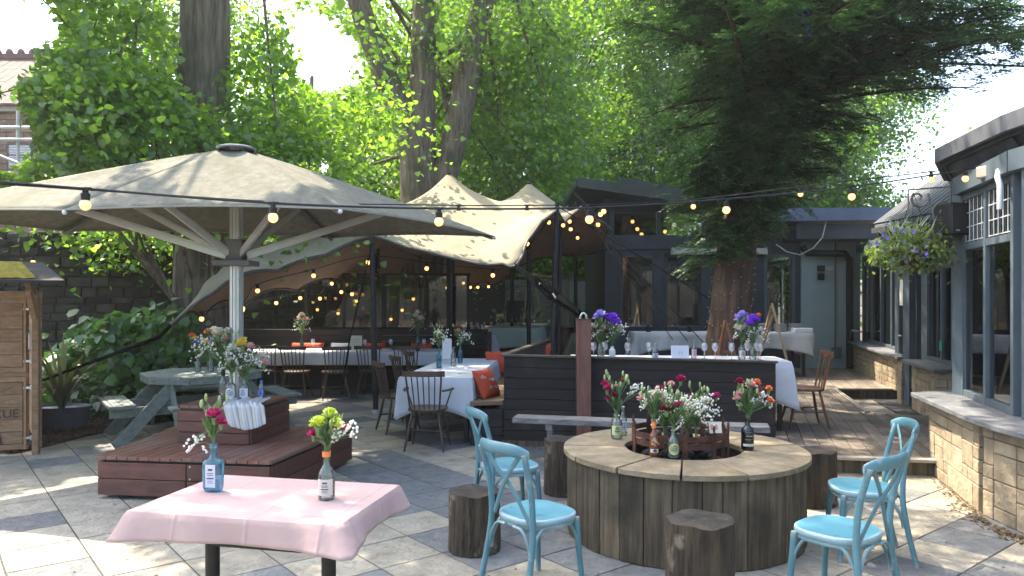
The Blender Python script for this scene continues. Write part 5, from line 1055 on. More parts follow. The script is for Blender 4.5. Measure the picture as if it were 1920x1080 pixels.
def bouquet(loc, label, blooms, h=.26, spread=.09, gyp=30, buds=6, sd=1, gypdir=(0, 0), nl=50, sc=1., gs=.10, gm=None, grp=None):
    """blooms: (colour, radius, dx, dz[, dy])"""
    q = random.Random(sd); o = thing('flower_bouquet', label, 'flowers', loc, 0, grp); st = MB(); tips = []
    for b in blooms:
        dy = b[4] if len(b) > 4 else q.uniform(-.03, .03); c = Vector((b[2], dy, b[3])); st.tube(smooth([(q.uniform(-.006, .006), q.uniform(-.006, .006), -.10), (b[2]*.15, dy*.15, .02), (b[2]*.6, dy*.6, b[3]*.6), (b[2], dy, b[3]-b[1]*.5)], 3), .0022, 4); bloom(c, b[1], COLS[b[0]], o, q, b[0] in 'ywl')
    bd = MB()
    for k in range(buds):
        a = q.random()*6.3; r_ = spread*q.uniform(.4, 1.2); c = Vector((r_*math.cos(a), r_*math.sin(a)*.7, h*q.uniform(.75, 1.22))); st.tube(smooth([(0, 0, -.08), (c.x*.25, c.y*.25, c.z*.45), c], 3), .0016, 4); bd = MB(); bd.ball(c, .0075*sc*1.2, 6, 5, (.8, .8, 1.9)); build('bud', bd, MAT['bud_green'], o, 60)
    gp = MB(); gc = []
    for k in range(gyp):
        a = q.random()*6.3; r_ = gs*math.sqrt(q.random()); c = Vector((gypdir[0]+r_*math.cos(a), r_*math.sin(a)*.6, gypdir[1]+(r_*math.sin(a*1.7)*.8)+h*.55)); gp.ball(c, q.uniform(.0035, .0065)*sc*1.15, 5, 4); gc.append(c)
        if k % 3 == 0: st.tube([(gypdir[0]*.3, 0, h*.3), c.lerp(Vector((gypdir[0]*.5, 0, h*.4)), .4), c], .0008, 3)
    if gyp: 
        build('small_white_flowers', gp, gm or whitef, o, 60)['kind'] = 'stuff'
        t = Vector((gypdir[0], 0, gypdir[1]+h*.55)); st.tube(smooth([(0, 0, -.05), (t.x*.3, 0, t.z*.5), t], 3), .0016, 4)
    build('stems', st, stemg, o)
    if nl:
        Pn = []; D = []
        for k in range(nl):
            t = q.uniform(.05, .8); a = q.random()*6.3; r_ = spread*t*q.random(); Pn.append((r_*math.cos(a), r_*math.sin(a), h*t)); D.append((math.cos(a)*.6, math.sin(a)*.6, q.uniform(.5, 1.6)))
        nn_ = np.array([[q.uniform(-1, 1) for _ in range(3)] for _ in range(nl)]); leaves('leaves', (LEAF[0]*np.array([.42, 1, 1]), LEAF[1]), np.array(Pn), np.array(D), nn_, np.array([q.uniform(.03, .065)*sc for _ in range(nl)]), buxleaf, o)
    return o
def vase(loc, kind, bl, fl, **k):
    kw = {a: k.pop(a) for a in ('rz', 'lbl', 'lcol', 'glass', 'cap', 'bsc') if a in k}; bsc = kw.pop('bsc', 1.)
    o, h = bottle(loc, kind, bl, sc=bsc, **kw); fo = bouquet((loc[0], loc[1], loc[2]+h), **fl, **k); f_ = 1.1 if loc[1] < 4 else 1.28; fo.scale = (f_, f_, f_); return o
mat('pale_label', (.62, .64, .70)); mat('lime_label', (.55, .60, .25)); mat('cream_label', (.6, .56, .46)); mat('orange_sleeve', (.75, .22, .05)); mat('grey_label', (.35, .33, .38)); mat('blue_cap', (.03, .16, .55))
ZP = .7545
vase((-1.39, 3.45, ZP), 'square', 'square blue glass bottle used as a vase on the pink cloth', dict(label='magenta carnations with green buds in the blue bottle on the pink cloth', blooms=[('m', .032, .012, .115), ('m', .024, .038, .085), ('m', .015, -.0, .135)], h=.16, spread=.05, gyp=34, buds=9, sd=21, gypdir=(-.075, -.09), nl=44, gs=.05), lbl=(.025, .135, 's'), lcol=MAT['pale_label'], glass=gblue, rz=-.1, bsc=.95)
vase((-.828, 3.31, ZP), 'wide', 'clear bottle with a copper neck sleeve on the pink cloth', dict(label='lime chrysanthemums and magenta carnations in the clear bottle on the pink cloth', blooms=[('y', .036, .005, .128), ('y', .034, -.03, .105), ('y', .03, .04, .10), ('m', .024, -.05, .068), ('m', .018, .07, .085), ('y', .02, .01, .07)], h=.14, spread=.055, gyp=60, buds=3, sd=22, gypdir=(.075, .0), nl=60, gs=.055), lbl=(.03, .12, 'w'), lcol=MAT['cream_label'], cap=(MAT['orange_sleeve'], 'sleeve'), bsc=.80)
zp = PH+.003
vase((.79, 5.60, zp), 'jar', 'clear bottle with a yellow label at the left of the fire pit rim', dict(label='pink and crimson carnations leaning left at the left of the fire pit rim', blooms=[('m', .026, -.065, .17), ('m', .028, -.055, .145), ('r', .02, .03, .19), ('r', .022, -.02, .11), ('m', .018, -.05, .09), ('k', .016, .0, .16)], h=.21, spread=.07, gyp=50, buds=14, sd=23, gypdir=(.11, .02), nl=70, gs=.06), lbl=(.03, .09, 'w'), lcol=MAT['lime_label'], bsc=1.15)
bottle((.86, 5.74, zp), 'tall', 'slim clear bottle with a blue label behind the yellow-labelled one on the rim', lbl=(.04, .13, 'w'), lcol=MAT['pale_label'], sc=.85)
vase((.955, 4.985, zp), 'tall', 'amber liqueur bottle with an orange neck on the fire pit rim', dict(label='cream and green posy in the amber bottle on the fire pit rim', blooms=[('k', .03, -.06, .11), ('c', .024, .0, .14), ('c', .022, .05, .12), ('r', .022, .075, .07)], h=.17, spread=.08, gyp=100, buds=7, sd=24, gypdir=(.01, .03), nl=80, gs=.085, gm=creamp), lbl=(.03, .06, 'w'), lcol=MAT['cream_label'], cap=(MAT['orange_sleeve'], 'sleeve'), glass=gorange, bsc=.86)
g = MB(); q = random.Random(8)
for k in range(16): a = -math.pi/2+q.uniform(-.8, .8); z = q.uniform(.072, .125); g.tube([(.0325*math.cos(a+t*.12), .0325*math.sin(a+t*.12), z+.008*math.sin(t*2.2+k)) for t in range(5)], .0011, 3)
bo = [o for o in COL.objects if o.get('label', '').startswith('amber liqueur')][0]; build('printed_swirls', g, MAT['cream_label'], bo)
vase((1.075, 4.94, zp), 'stout', 'clear gin bottle with a round yellow label on the fire pit rim', dict(label='crimson and pink carnations in the round-labelled bottle on the fire pit rim', blooms=[('r', .034, -.035, .10), ('m', .026, .025, .12), ('m', .016, .0, .05)], h=.15, spread=.07, gyp=90, buds=4, sd=25, gypdir=(.06, .03), nl=70, gs=.09, gm=creamp), lbl=(.025, .115, 'round'), lcol=MAT['lime_label'], bsc=.86)
vase((1.652, 5.20, zp), 'stout', 'black glass bottle with white lettering on the right of the fire pit rim', dict(label='pink, orange and crimson carnations in the black bottle on the fire pit rim', blooms=[('r', .024, -.04, .19), ('k', .03, .015, .17), ('o', .024, .055, .185), ('m', .03, .06, .14), ('k', .034, -.03, .12), ('k', .022, -.06, .10), ('o', .022, .11, .155), ('o', .022, .115, .09), ('k', .018, .07, .12), ('c', .02, -.04, .06)], h=.17, spread=.07, gyp=60, buds=12, sd=26, gypdir=(.07, .0), nl=90, gs=.07), lbl=(.028, .045, 'w'), lcol=paper, glass=gblack, bsc=1.02)
g = MB(); g.lathe([(.0445, .075), (.0445, .076)], 14, a0=-math.pi/2-.7, a1=-math.pi/2+.7); g.lathe([(.0445, .125), (.0445, .126)], 14, a0=-math.pi/2-.5, a1=-math.pi/2+.5); 
for k in range(7): g.box(((.0448)*math.cos(-math.pi/2-.42+k*.14), .0448*math.sin(-math.pi/2-.42+k*.14), .10), (.0035, .001, .007))
bo = [o for o in COL.objects if o.get('label', '').startswith('black glass bottle')][0]; build('etched_panel', g, whitep, bo)
for (x, y, l, bl, s_) in ((1.10, 5.34, 'crimson and cream carnations standing highest behind the basket rim', [('r', .034, -.04, .24), ('m', .03, .10, .30), ('k', .024, .04, .27), ('r', .024, .06, .22), ('m', .02, .14, .2)], 31), (1.34, 5.40, 'green and white posy at the right inside the fire basket', [('k', .03, .04, .17), ('m', .024, .12, .2), ('r', .02, -.05, .18)], 32), (1.22, 5.16, 'frothy white posy low in the middle of the fire basket', [('c', .022, .03, .12)], 33)):
    bouquet((x, y, .70), l, bl, h=.24, spread=.10, gyp=150, buds=12, sd=s_, gypdir=(.04, -.02), nl=120, gs=.12).scale = (1.2, 1.2, 1.2)
# upper plinth
zu = .694
vase((-2.72, 6.98, zu), 'tall', 'dark-necked clear bottle at the left of the upper plinth', dict(label='tall cream and white bouquet on the upper plinth against the mast', blooms=[('c', .05, -.03, .26), ('c', .04, .03, .27), ('g', .03, -.14, .20), ('r', .03, -.05, .17), ('k', .03, .02, .22), ('c', .035, -.06, .22)], h=.26, spread=.11, gyp=120, buds=10, sd=41, gypdir=(-.12, .02), nl=110, gs=.13), bsc=1.05, cap=(black, 'sleeve'))
vase((-2.60, 6.86, zu), 'stout', 'clear bottle with a round white label in the middle of the upper plinth', dict(label='white daisy bouquet in the middle of the upper plinth', blooms=[('w', .035, .0, .19), ('w', .035, -.02, .15), ('w', .03, .05, .17), ('w', .03, .0, .11)], h=.2, spread=.09, gyp=100, buds=4, sd=42, gypdir=(.0, .0), nl=80, gs=.10), lbl=(.03, .12, 'round'), lcol=MAT['pale_label'], bsc=1.1)
vase((-2.50, 6.93, zu), 'jar', 'wide clear jar with a pale label at the right of the upper plinth flowers', dict(label='yellow and mauve bouquet with pink roses at the right of the upper plinth', blooms=[('g', .05, .0, .26), ('k', .035, .14, .12), ('r', .04, .02, .22), ('k', .035, .05, .24), ('g', .035, -.04, .25), ('c', .03, .12, .17)], h=.24, spread=.10, gyp=150, buds=6, sd=43, gypdir=(.06, .0), nl=110, gs=.13), lbl=(.03, .10, 'w'), lcol=MAT['pale_label'], bsc=1.2)
bottle((-2.36, 6.98, zu), 'pet', 'small plastic water bottle with a blue cap on the upper plinth', lbl=(.05, .11, 'w'), lcol=bluep, cap=(MAT['blue_cap'], 'cap'), sc=.9)
g = MB(); q = random.Random(5)
def towel(u, v):
    x = -2.53+.22*u; y = 6.80-.36*v; top = 6.59+.02*u; dr2 = max(0, v-.42)
    fold = .022*math.sin(u*19+v*2)+.012*math.sin(u*37)
    if v < .42: return (x-.05+.1*u+v*.05, 6.88-(6.88-6.565)*v/.42+.08*u*(1-v), .70+.012+abs(fold)*.7)
    return (x-.03+.14*u*(1-.35*dr2)+.08*dr2, 6.555+.035*u+fold*.6-.015, .70-(v-.42)*.27*(1+.35*math.sin(u*3.1)))
g.grid(towel, 60, 36); tw = build('striped_towel', g, None or mat('x_towel', (.5, .5, .48)), None, 180, solid=.006)
tm = MAT['x_towel']; n_ = tm.node_tree; 
at = tw.data.color_attributes.new('stripe', 'FLOAT_COLOR', 'POINT')
for i in range(61*37): u = (i % 61)/60; s_ = .22 if (u*9) % 1 < .14 else .60; at.data[i].color = (s_, s_, s_*.98, 1)
va = n_.nodes.new('ShaderNodeVertexColor'); va.layer_name = 'stripe'; n_.links.new(va.outputs[0], n_.nodes['Principled BSDF'].inputs['Base Color']); tag(tw, 'crumpled grey and white striped towel hanging over the edge of the upper plinth', 'towel')
# picnic table flowers
vase((-3.88, 9.15, .747), 'jar', 'clear bottle at the left on the picnic table', dict(label='red, blue and yellow posy at the left on the picnic table', blooms=[('b', .035, -.02, .14), ('g', .03, -.03, .19), ('o', .03, -.06, .22), ('b', .03, .02, .16)], h=.2, spread=.07, gyp=20, buds=4, sd=51, nl=50, gs=.08))
vase((-3.74, 9.2, .747), 'jar', 'clear bottle at the right on the picnic table', dict(label='red and white posy at the right on the picnic table', blooms=[('o', .04, -.03, .25), ('w', .03, .04, .28), ('b', .03, .0, .18), ('r', .03, .03, .22)], h=.24, spread=.08, gyp=50, buds=5, sd=52, gypdir=(.05, .05), nl=50, gs=.09))
# wine glasses
gl_ = thing('wine_glass', 'x', 'wine glass'); g = MB(); g.lathe([(0, .001), (.034, .001), (.034, .003), (.006, .008), (.0035, .02), (.0035, .085), (.012, .095), (.032, .115), (.038, .14), (.036, .165), (.031, .19), (.030, .19), (.035, .165), (.037, .14), (.031, .117)], 20); 
bowl = build('bowl_and_stem', g, wglass, gl_, 50); first = [True]
def wine(x, y, z, label, grp):
    if first[0]: gl_.location = (x, y, z); gl_['label'] = label; gl_['group'] = grp; first[0] = False
    else: dup(gl_, (x, y, z), 0, label, grp)
def on(px, y): return (px-960)/F*y
GB = 'wine glasses along the booth table'; zb = .944
WL = [(1113, 8.75, 'wine glass at the left end of the booth table beside the lilac flowers'), (1134, 8.8, 'wine glass half hidden behind the clear jar of purple flowers'), (1177, 8.7, 'wine glass standing alone right of the left pair of vases'), (1217, 8.7, 'wine glass just left of the clear carafe on the booth table'), (1321, 8.7, 'wine glass left of the yew trunk on the booth table'), (1341, 8.62, 'wine glass in front of the yew trunk on the booth table'), (1372, 8.6, 'wine glass just left of the right-hand vases'), (1402, 8.75, 'wine glass behind the right-hand vases'), (1420, 8.7, 'second last wine glass at the right end of the booth table'), (1426, 8.55, 'wine glass at the far right end of the booth table')]
for px, y, l in WL: wine(on(px, y), y, zb, l, GB)
vase((on(1126, 8.6), 8.6, zb), 'jar', 'clear water-filled jar at the left of the booth table', dict(label='lilac bouquet with burgundy sprigs at the left of the booth table', blooms=[('l', .055, .0, .25), ('l', .035, -.04, .23), ('r', .03, .02, .17), ('r', .025, -.03, .14), ('c', .03, -.08, .16)], h=.22, spread=.09, gyp=70, buds=5, sd=61, gypdir=(.0, .0), nl=60, gs=.1), bsc=1.1)
vase((on(1148, 8.55), 8.55, zb), 'jar', 'frosted white bottle under the bright purple flower', dict(label='bright purple bloom bouquet at the left of the booth table', blooms=[('p', .065, .0, .23), ('p', .05, .03, .20), ('c', .03, .06, .14), ('r', .03, -.05, .12)], h=.22, spread=.09, gyp=80, buds=3, sd=62, gypdir=(.05, .0), nl=60, gs=.11), glass=MAT['white_china'], bsc=.98)
vase((on(1391, 8.55), 8.55, zb), 'jar', 'clear jar with a cream label at the right of the booth table', dict(label='lilac and cream bouquet at the right of the booth table', blooms=[('l', .055, .0, .24), ('l', .04, -.03, .22), ('c', .05, -.02, .14), ('c', .04, .03, .16)], h=.2, spread=.09, gyp=60, buds=4, sd=63, nl=70, gs=.09), lbl=(.03, .1, 'w'), lcol=MAT['cream_label'], bsc=1.1)
vase((on(1411, 8.5), 8.5, zb), 'jar', 'plain clear jar under the deep purple flower', dict(label='deep purple bloom bouquet at the right end of the booth table', blooms=[('p', .06, .0, .22), ('p', .05, -.03, .19), ('o', .025, .05, .27), ('c', .03, .07, .13)], h=.22, spread=.09, gyp=90, buds=4, sd=64, gypdir=(.04, -.02), nl=60, gs=.11))
bottle((on(1228, 8.5), 8.5, zb), 'stout', 'clear glass carafe with a pale blue label on the booth table', lbl=(.02, .09, 'w'), lcol=MAT['pale_label'], sc=.9)
bottle((on(1301, 8.6), 8.6, zb), 'tall', 'clear bottle with a pinkish label beside the white sign on the booth table', lbl=(.03, .14, 'w'), lcol=palep, sc=.85)
o = thing('table_sign', 'blank-looking white block sign with faint script on the booth table', 'sign', (on(1275, 8.6), 8.6, zb)); g = MB(); g.box((0, 0, .08), (.205, .02, .16), 0, R(-8)); build('panel', g, MAT['pale_label'], o, bevel=.003); g = MB(); text_into(g, '17', .06, Matrix.Translation((.03, -.020, .05)) @ Matrix.Rotation(R(82), 4, 'X'), .0005); build('number', g, MAT['grey_label'], o)
o = thing('menu_card', 'cream printed menu card standing on the long table by the tent pole', 'menu card', (on(667, 12.8), 12.8, .754)); g = MB(); g.box((0, 0, .13), (.21, .006, .26), .1, R(-12)); build('card', g, paper, o); g = MB()
for k in range(7): g.box((0, -.012+.0, .06+.025*k), (.10+.03*(k % 3), .002, .005), .1, R(-12))
build('print', g, MAT['grey_label'], o)
o = thing('menu_stand', 'white menu card standing at the far end of the near white table', 'menu card', (on(838, 11.0), 11.0, .754)); g = MB(); g.box((0, 0, .15), (.14, .004, .30), .25); build('card', g, china, o)
vase((on(823, 9.6), 9.6, .754), 'tall', 'turquoise glass bottle on the near white table', dict(label='white sprigs in the turquoise bottle on the near white table', blooms=[('c', .028, .0, .15), ('k', .02, .03, .17), ('c', .024, .05, .10)], h=.2, spread=.10, gyp=60, buds=6, sd=71, gypdir=(.02, .0), nl=40, gs=.11), glass=gteal, bsc=.95)
bottle((on(850, 9.9), 9.9, .754), 'tall', 'clear bottle between the two turquoise bottles on the near white table', sc=.95)
vase((on(863, 10.3), 10.3, .754), 'tall', 'slim turquoise bottle behind the clear one on the near white table', dict(label='apricot and white sprigs in the slim turquoise bottle', blooms=[('o', .028, -.02, .15), ('k', .028, .04, .19), ('c', .028, .06, .10)], h=.2, spread=.10, gyp=50, buds=6, sd=72, gypdir=(.05, -.04), nl=50, gs=.10), glass=gteal, bsc=.95)
vase((on(783, 12.7), 12.7, .754), 'tall', 'blue glass bottle on the long table beside the red cushion', dict(label='white and green bouquet in the blue bottle on the long table', blooms=[('c', .05, -.02, .24), ('c', .05, .04, .20), ('w', .04, .0, .28)], h=.26, spread=.12, gyp=30, buds=6, sd=73, nl=110, gs=.12), glass=gteal, bsc=1.05)
vase((on(566, 13.0), 13.0, .754), 'tall', 'dark bottle at the left of the long table', dict(label='dusky pink bouquet at the left of the long table', blooms=[('k', .045, -.03, .22), ('k', .04, .05, .2), ('c', .04, .0, .26)], h=.25, spread=.13, gyp=60, buds=6, sd=74, nl=70, gs=.13), glass=ggreen)
for k, (px, y, l) in enumerate(((684, 12.8, 'wine glass beside the cream menu card'), (733, 12.9, 'wine glass alone in the middle of the long table'), (795, 12.95, 'wine glass by the red cushion on the long table'), (587, 13, 'wine glass near the dusky bouquet on the long table'))): wine(on(px, y), y, .754, l, 'wine glasses along the long table')
for k in range(16):
    wine(-2.35+k*.115, 15.45+.2*(k % 3), .904, 'wine glass in the rows set out behind the glass screen', 'wine glasses behind the glass screen')
for k in range(10): wine(-1.3+k*.16, 17.35+.25*(k % 3), .904, 'wine glass on the tan cloths of the rear tables', 'wine glasses on the rear tan tables')
for k in range(10): wine(1.85+k*.12, 19.2+.15*(k % 3), .90, 'wine glass on the bare table by the white fence panel', 'wine glasses on the table by the fence')
for k, (dx, y, gl2, l) in enumerate(((-.10, 16.4, ggreen, 'green glass bottle on the pale green cloth'), (.10, 16.5, clear, 'clear bottle beside the green bottle on the pale green cloth'), (.25, 16.7, clear, 'second clear bottle on the pale green cloth'), (.0, 17.4, ggreen, 'small dark bottle farthest back on the pale green cloth'))): bottle((.1+dx, y, 1.044), 'tall', l, glass=gl2)
for k, (x, y, z, s_) in enumerate(((.35, 17.2, 1.04, 'bushy posy in the middle of the pale green cloth'), (.62, 17.9, 1.04, 'posy at the back right of the pale green cloth'), (2.0, 19.4, .9, 'left posy on the table by the white fence panel'), (2.9, 19.5, .9, 'right posy on the table by the white fence panel'), (-.3, 19.2, .93, 'posy on the farthest tan cloth'), (-1.4, 15.8, .9, 'posy among the glasses behind the glass screen'))):
    bouquet((x, y, z+.12), s_, [('c', .05, -.04, .14), ('o', .045, .05, .16)], h=.22, spread=.14, gyp=50, buds=6, sd=80+k, nl=70, gs=.14, sc=1.5)
# place settings on the near white table
for k, (x, y) in enumerate(((-1.0, 8.8), (-.55, 8.9), (-1.0, 9.4), (-.45, 9.6), (-.9, 10.2), (-.4, 10.4))):
    o = thing('cutlery_set', 'knife and fork laid on the near white cloth', 'cutlery', (x, y, .7535), .3 if k % 2 else -.2, 'cutlery sets on the near white cloth'); g = MB(); g.box((0, 0, .004), (.20, .012, .003)); build('knife', g, alu, o); g = MB(); g.box((0, .03, .004), (.19, .007, .003)); g.box((.09, .03, .005), (.05, .02, .003)); build('fork', g, alu, o)
# cushions
def cushion(loc, w_, h_, t, rz, rx, m, label, marks=True, ry=0):
    g = MB(); M_ = Matrix.Translation((0, 0, 0)) @ Matrix.Rotation(rz, 4, 'Z') @ Matrix.Rotation(ry, 4, 'Y') @ Matrix.Rotation(rx, 4, 'X'); n = 14; q = random.Random(label)
    def f(u, v, s):
        a, b = u*2-1, v*2-1; k = max(0, (1-a*a)*(1-b*b))**.42; pin = 1-.07*(1-abs(a)**2)*abs(b)**3; return M_ @ Vector((a*w_/2*(1-.06*(1-b*b)), s*t/2*k*(1+.08*math.sin(a*5+b*3)), b*h_/2*(1-.05*(1-a*a))))
    for s in (-1, 1): g.grid(lambda u, v, s=s: f(u, v, s), n, n)
    o = thing('cushion', label, 'cushion', loc); build('cover', g, m, o, 70)
    if marks:
        g = MB()
        for k in range(7):
            a0, b0 = q.uniform(.1, .8), q.uniform(.12, .8); pts_ = []
            for j in range(7): u, v = a0+j*.03, b0+.05*math.sin(j*1.3+k); pts_.append(f(min(.95, u), min(.95, v), -1)*1.012)
            g.tube(pts_, .0035, 4)
        build('white_pattern', g, whitep if m is orange else orange, o)
    return o
cushion((-.30, 8.66, .66), .46, .36, .15, 1.15, R(-25), orange, 'orange cushion with white line pattern leaning beside the near white table', True)
cushion((-.17, 10.9, .70), .45, .36, .16, .2, -.2, orange, 'orange cushion at the far end of the near white table', False)
cushion((on(1020, 11.3), 11.3, .80), .34, .34, .14, 1.1, .2, orange, 'small plain orange cushion in the corner of the booth', False)
for px, m, l in ((566, orange, 'red-orange cushion behind the dusky bouquet on the banquette'), (587, orange, 'red-orange cushion second from the left on the banquette'), (640, MAT['white_cloth'], 'white cushion with red script on the banquette'), (703, orange, 'red-orange cushion on the banquette right of the tent pole'), (790, orange, 'red-orange cushion behind the blue bottle on the banquette')): cushion((on(px, 13.7), 13.7, .69), .40, .30, .16, 0, -.2, m, l)
# buffet plates
pl = thing('plate_stack', 'x', 'plates'); g = MB()
for k in range(9): g.lathe([(0, .003+k*.017), (.07, .003+k*.017), (.125, .014+k*.017), (.125, .017+k*.017), (.07, .007+k*.017)], 24)
build('plates', g, china, pl, 50)
for k, (px, l) in enumerate(((1404, 'first stack of white plates on the buffet, nearest the yew'), (1434, 'second stack of white plates behind the easel'), (1463, 'third stack of white plates right of the easel'), (1491, 'fourth stack of white plates on the buffet'))):
    if k == 0: pl.location = (on(px, 14.5), 14.5, 1.004); pl['label'] = l; pl['group'] = 'plate stacks on the buffet'
    else: dup(pl, (on(px, 14.5+.1*(k % 2)), 14.5+.1*(k % 2), 1.004), 0, l, 'plate stacks on the buffet')
g = MB(); g.box((0, 0, .04), (.34, .24, .08)); o = build('napkin_box', g, china, None, bevel=.01); o.location = (on(1503, 14.3), 14.3, 1.004); tag(o, 'low white box of napkins at the right end of the buffet', 'box')
g = MB(); g.lathe([(0, 0), (.05, 0), (.05, .10), (.03, .12), (.03, .14)], 12); o = build('metal_warmer', g, black, None, 40); o.location = (on(1216, 14.4), 14.4, 1.004); tag(o, 'small dark pot at the left end of the buffet cloth', 'pot')
g = MB(); g.lathe([(0, 0), (.04, 0), (.055, .05), (.04, .09)], 12); o = build('candle_holder', g, black, None, 40); o.location = (on(1293, 14.4), 14.4, 1.004); tag(o, 'small dark candle holder on the buffet left of the yew', 'candle holder')
# easels
o = thing('easel', 'light wooden easel standing right of the yew trunk on the deck', 'easel', (3.75, 10.4, DZ)); pts_ = [(P(1447, 568, 10.3), P(1472, 668, 10.3)), (P(1450, 582, 10.35), P(1425, 668, 10.6))]
g = MB(); g.beam(pts_[0][0], Vector((pts_[0][1].x+.16, 10.2, DZ)), .045, .03); g.beam(P(1450, 590, 10.4), Vector((3.35, 10.8, DZ)), .035, .03); g.beam(P(1446, 575, 10.4), Vector((3.62, 11.3, DZ)), .03, .03); build('leg', g, mat('easel_wood', (.30, .20, .11), (.42, .30, .17), 5, .6), o, world=True)
o = thing('dark_easel', 'dark wooden A-frame easel leaning against the yew trunk', 'easel', (2.95, 9.9, DZ)); g = MB(); g.beam(P(1360, 600, 9.9), Vector((2.6, 9.8, DZ)), .04, .03); g.beam(P(1360, 600, 9.9), Vector((3.15, 9.8, DZ)), .04, .03); g.beam(P(1345, 660, 9.9), P(1376, 660, 9.9), .03, .03); build('frame', g, spind2, o, world=True)
# patio heaters
def heater(loc, label):
    o = thing('patio_heater', label, 'patio heater', loc, 0, 'pyramid patio heaters under the tent'); g = MB(); g.box((0, 0, .35), (.48, .48, .66)); build('base', g, black, o, bevel=.01)
    for sx in (-1, 1):
        for sy in (-1, 1): g = MB(); g.beam((sx*.24, sy*.24, .68), (sx*.09, sy*.09, 2.05), .03, .03); build('strut', g, mat('heater_steel', (.25, .22, .18), (.33, .29, .24), 4, .4, metal=.6), o)
    g = MB(); g.lathe([(.04, .70), (.04, 1.95)], 12); build('tube', g, clear, o); g = MB(); g.lathe([(.10, 2.02), (.34, 2.06), (.34, 2.08), (0, 2.14)], 20); build('hood', g, MAT['heater_steel'], o, 40)
heater((.50, 18.7, .15), 'pyramid patio heater left of the two, behind the tent tie-down'); heater((1.22, 19.2, .15), 'pyramid patio heater farther right near the hedge opening')
g = MB(); g.box((0, 0, .3), (.55, .04, .6)); o = build('chalk_board', g, black, None, bevel=.01); o.location = (.15, 18.75, 1.0); tag(o, 'dark board standing in front of the left patio heater', 'board')
# round bar tables at the right of the tent
for k, (x, y) in enumerate(((1.25, 17.9), (1.9, 17.4))):
    o = thing('barrel_table', ['dark barrel table nearest the dark building inside the tent', 'dark barrel table behind the patio heater'][k-1], 'table', (x, y, .15), 0, 'barrel tables under the tent'); g = MB(); g.lathe([(0, 0), (.24, 0), (.30, .3), (.30, .5), (.25, .8)], 18); build('barrel', g, spind2, o, 40); g = MB(); g.lathe([(0, .80), (.42, .80), (.42, .83), (0, .83)], 24); build('tabletop', g, spind, o)
# hanging basket with scroll bracket
bx, by = on(1712, 6.9), 6.9; bz = 1.65+(560-500)*6.9/F
o = thing('scroll_bracket', 'wrought iron scroll bracket holding the flower basket', 'bracket', (4.08, 6.95, 2.1)); 
_i = 0
def scr(cx_, cz_, r0, r1, a0, a1, n=26): return [Vector((cx_+(r0+(r1-r0)*t)*math.cos(a0+(a1-a0)*t), 6.92, cz_+(r0+(r1-r0)*t)*math.sin(a0+(a1-a0)*t))) for t in [i/n for i in range(n+1)]]
xz = lambda px, pz: ((px-960)/F*6.92, H-(pz-HY)/F*6.92)
g = MB(); x1, z1 = xz(1783, 350); x0, z0 = xz(1703, 356); g.tube([(x1, 6.92, z1), (x0, 6.92, z0)], .008, 6); g.tube([(x1, 6.92, z1+.05), (x1, 6.92, H+(560-425)/F*6.92)], .009, 6)
c = xz(1722, 372); g.tube(scr(c[0], c[1], .015, .10, -1.0, 6.8), .009, 6); c = xz(1767, 400); g.tube(scr(c[0], c[1], .018, .115, 3.0, -5.3), .009, 6)
c2 = xz(1703, 356); c3 = xz(1703, 400); g.tube([(c2[0], 6.92, c2[1]), (c3[0], 6.92, c3[1])], .006, 6); a_ = xz(1742, 366); b_ = xz(1752, 420); g.tube(smooth([(*[a_[0]], 6.92, a_[1]), (xz(1746, 385)[0], 6.92, xz(1746, 385)[1]), (b_[0], 6.92, b_[1])]), .006, 6)
build('scroll', g, mat('wrought_iron', (.09, .10, .10), (.14, .15, .15), 8, .5), o, 60, world=True)
o = thing('hanging_basket', 'hanging basket overflowing with green trailing plants and violet flowers', 'hanging basket', (bx, by, bz)); g = MB(); g.lathe([(0, -.005), (.10, .01), (.17, .07), (.20, .15), (.19, .16), (.0, .14)], 20); build('bowl', g, mat('coir', (.05, .03, .02), (.10, .06, .035), 30, .9, 1, 60), o, 50)
g = MB(); tpz = H+(560-360)/F*6.9-bz
for a in (0, 2.1, 4.2): g.tube([(.19*math.cos(a), .19*math.sin(a), .15), (0, 0, tpz)], .003, 4)
build('chain', g, black, o)
Pn, D, N_, S, cc = crown(rng, [(0, 0, .20, .34, .28, .17, 3), (-.12, -.05, .14, .30, .25, .14, 2), (.14, 0, .14, .27, .25, .13, 2)], 150, 12, .055, .8, .4, .042, 1.0, .2, gaps=False)
leaves('foliage', (LEAF[0]*np.array([.85, 1, 1]), LEAF[1]), Pn, D, N_, S, basketleaf, o)
n = 90; a = rng.random(n)*6.28; D = np.stack([np.cos(a)*.7, np.sin(a)*.7, .4+rng.random(n)*1.2], 1); Pn = np.stack([rng.normal(size=n)*.08-.04, rng.normal(size=n)*.06, .2+rng.random(n)*.05], 1)
leaves('grassy_leaves', (LEAF[0]*np.array([.07, 1, 1]), LEAF[1]), Pn, D, rng.normal(size=(n, 3)), .18+.12*rng.random(n), leafmat('silver_leaf', (.25, .32, .22), (.40, .45, .33), .3), o)
n = 150; a = rng.random(n)*6.28; r_ = .25+.10*rng.random(n); Pn = np.stack([np.cos(a)*r_-.04, np.sin(a)*r_*.8, .17+.16*(rng.random(n)-.6)], 1); D = np.stack([np.cos(a), np.sin(a), -1.2-rng.random(n)], 1)
leaves('trailing_sprigs', (LEAF[0]*np.array([.4, 1, 1]), LEAF[1]), Pn, D, rng.normal(size=(n, 3)), .05+.05*rng.random(n), basketleaf, o)['kind'] = 'stuff'
q = random.Random(4); fl_ = mat('violet_petal', (.22, .12, .60), (.38, .25, .80), 20)
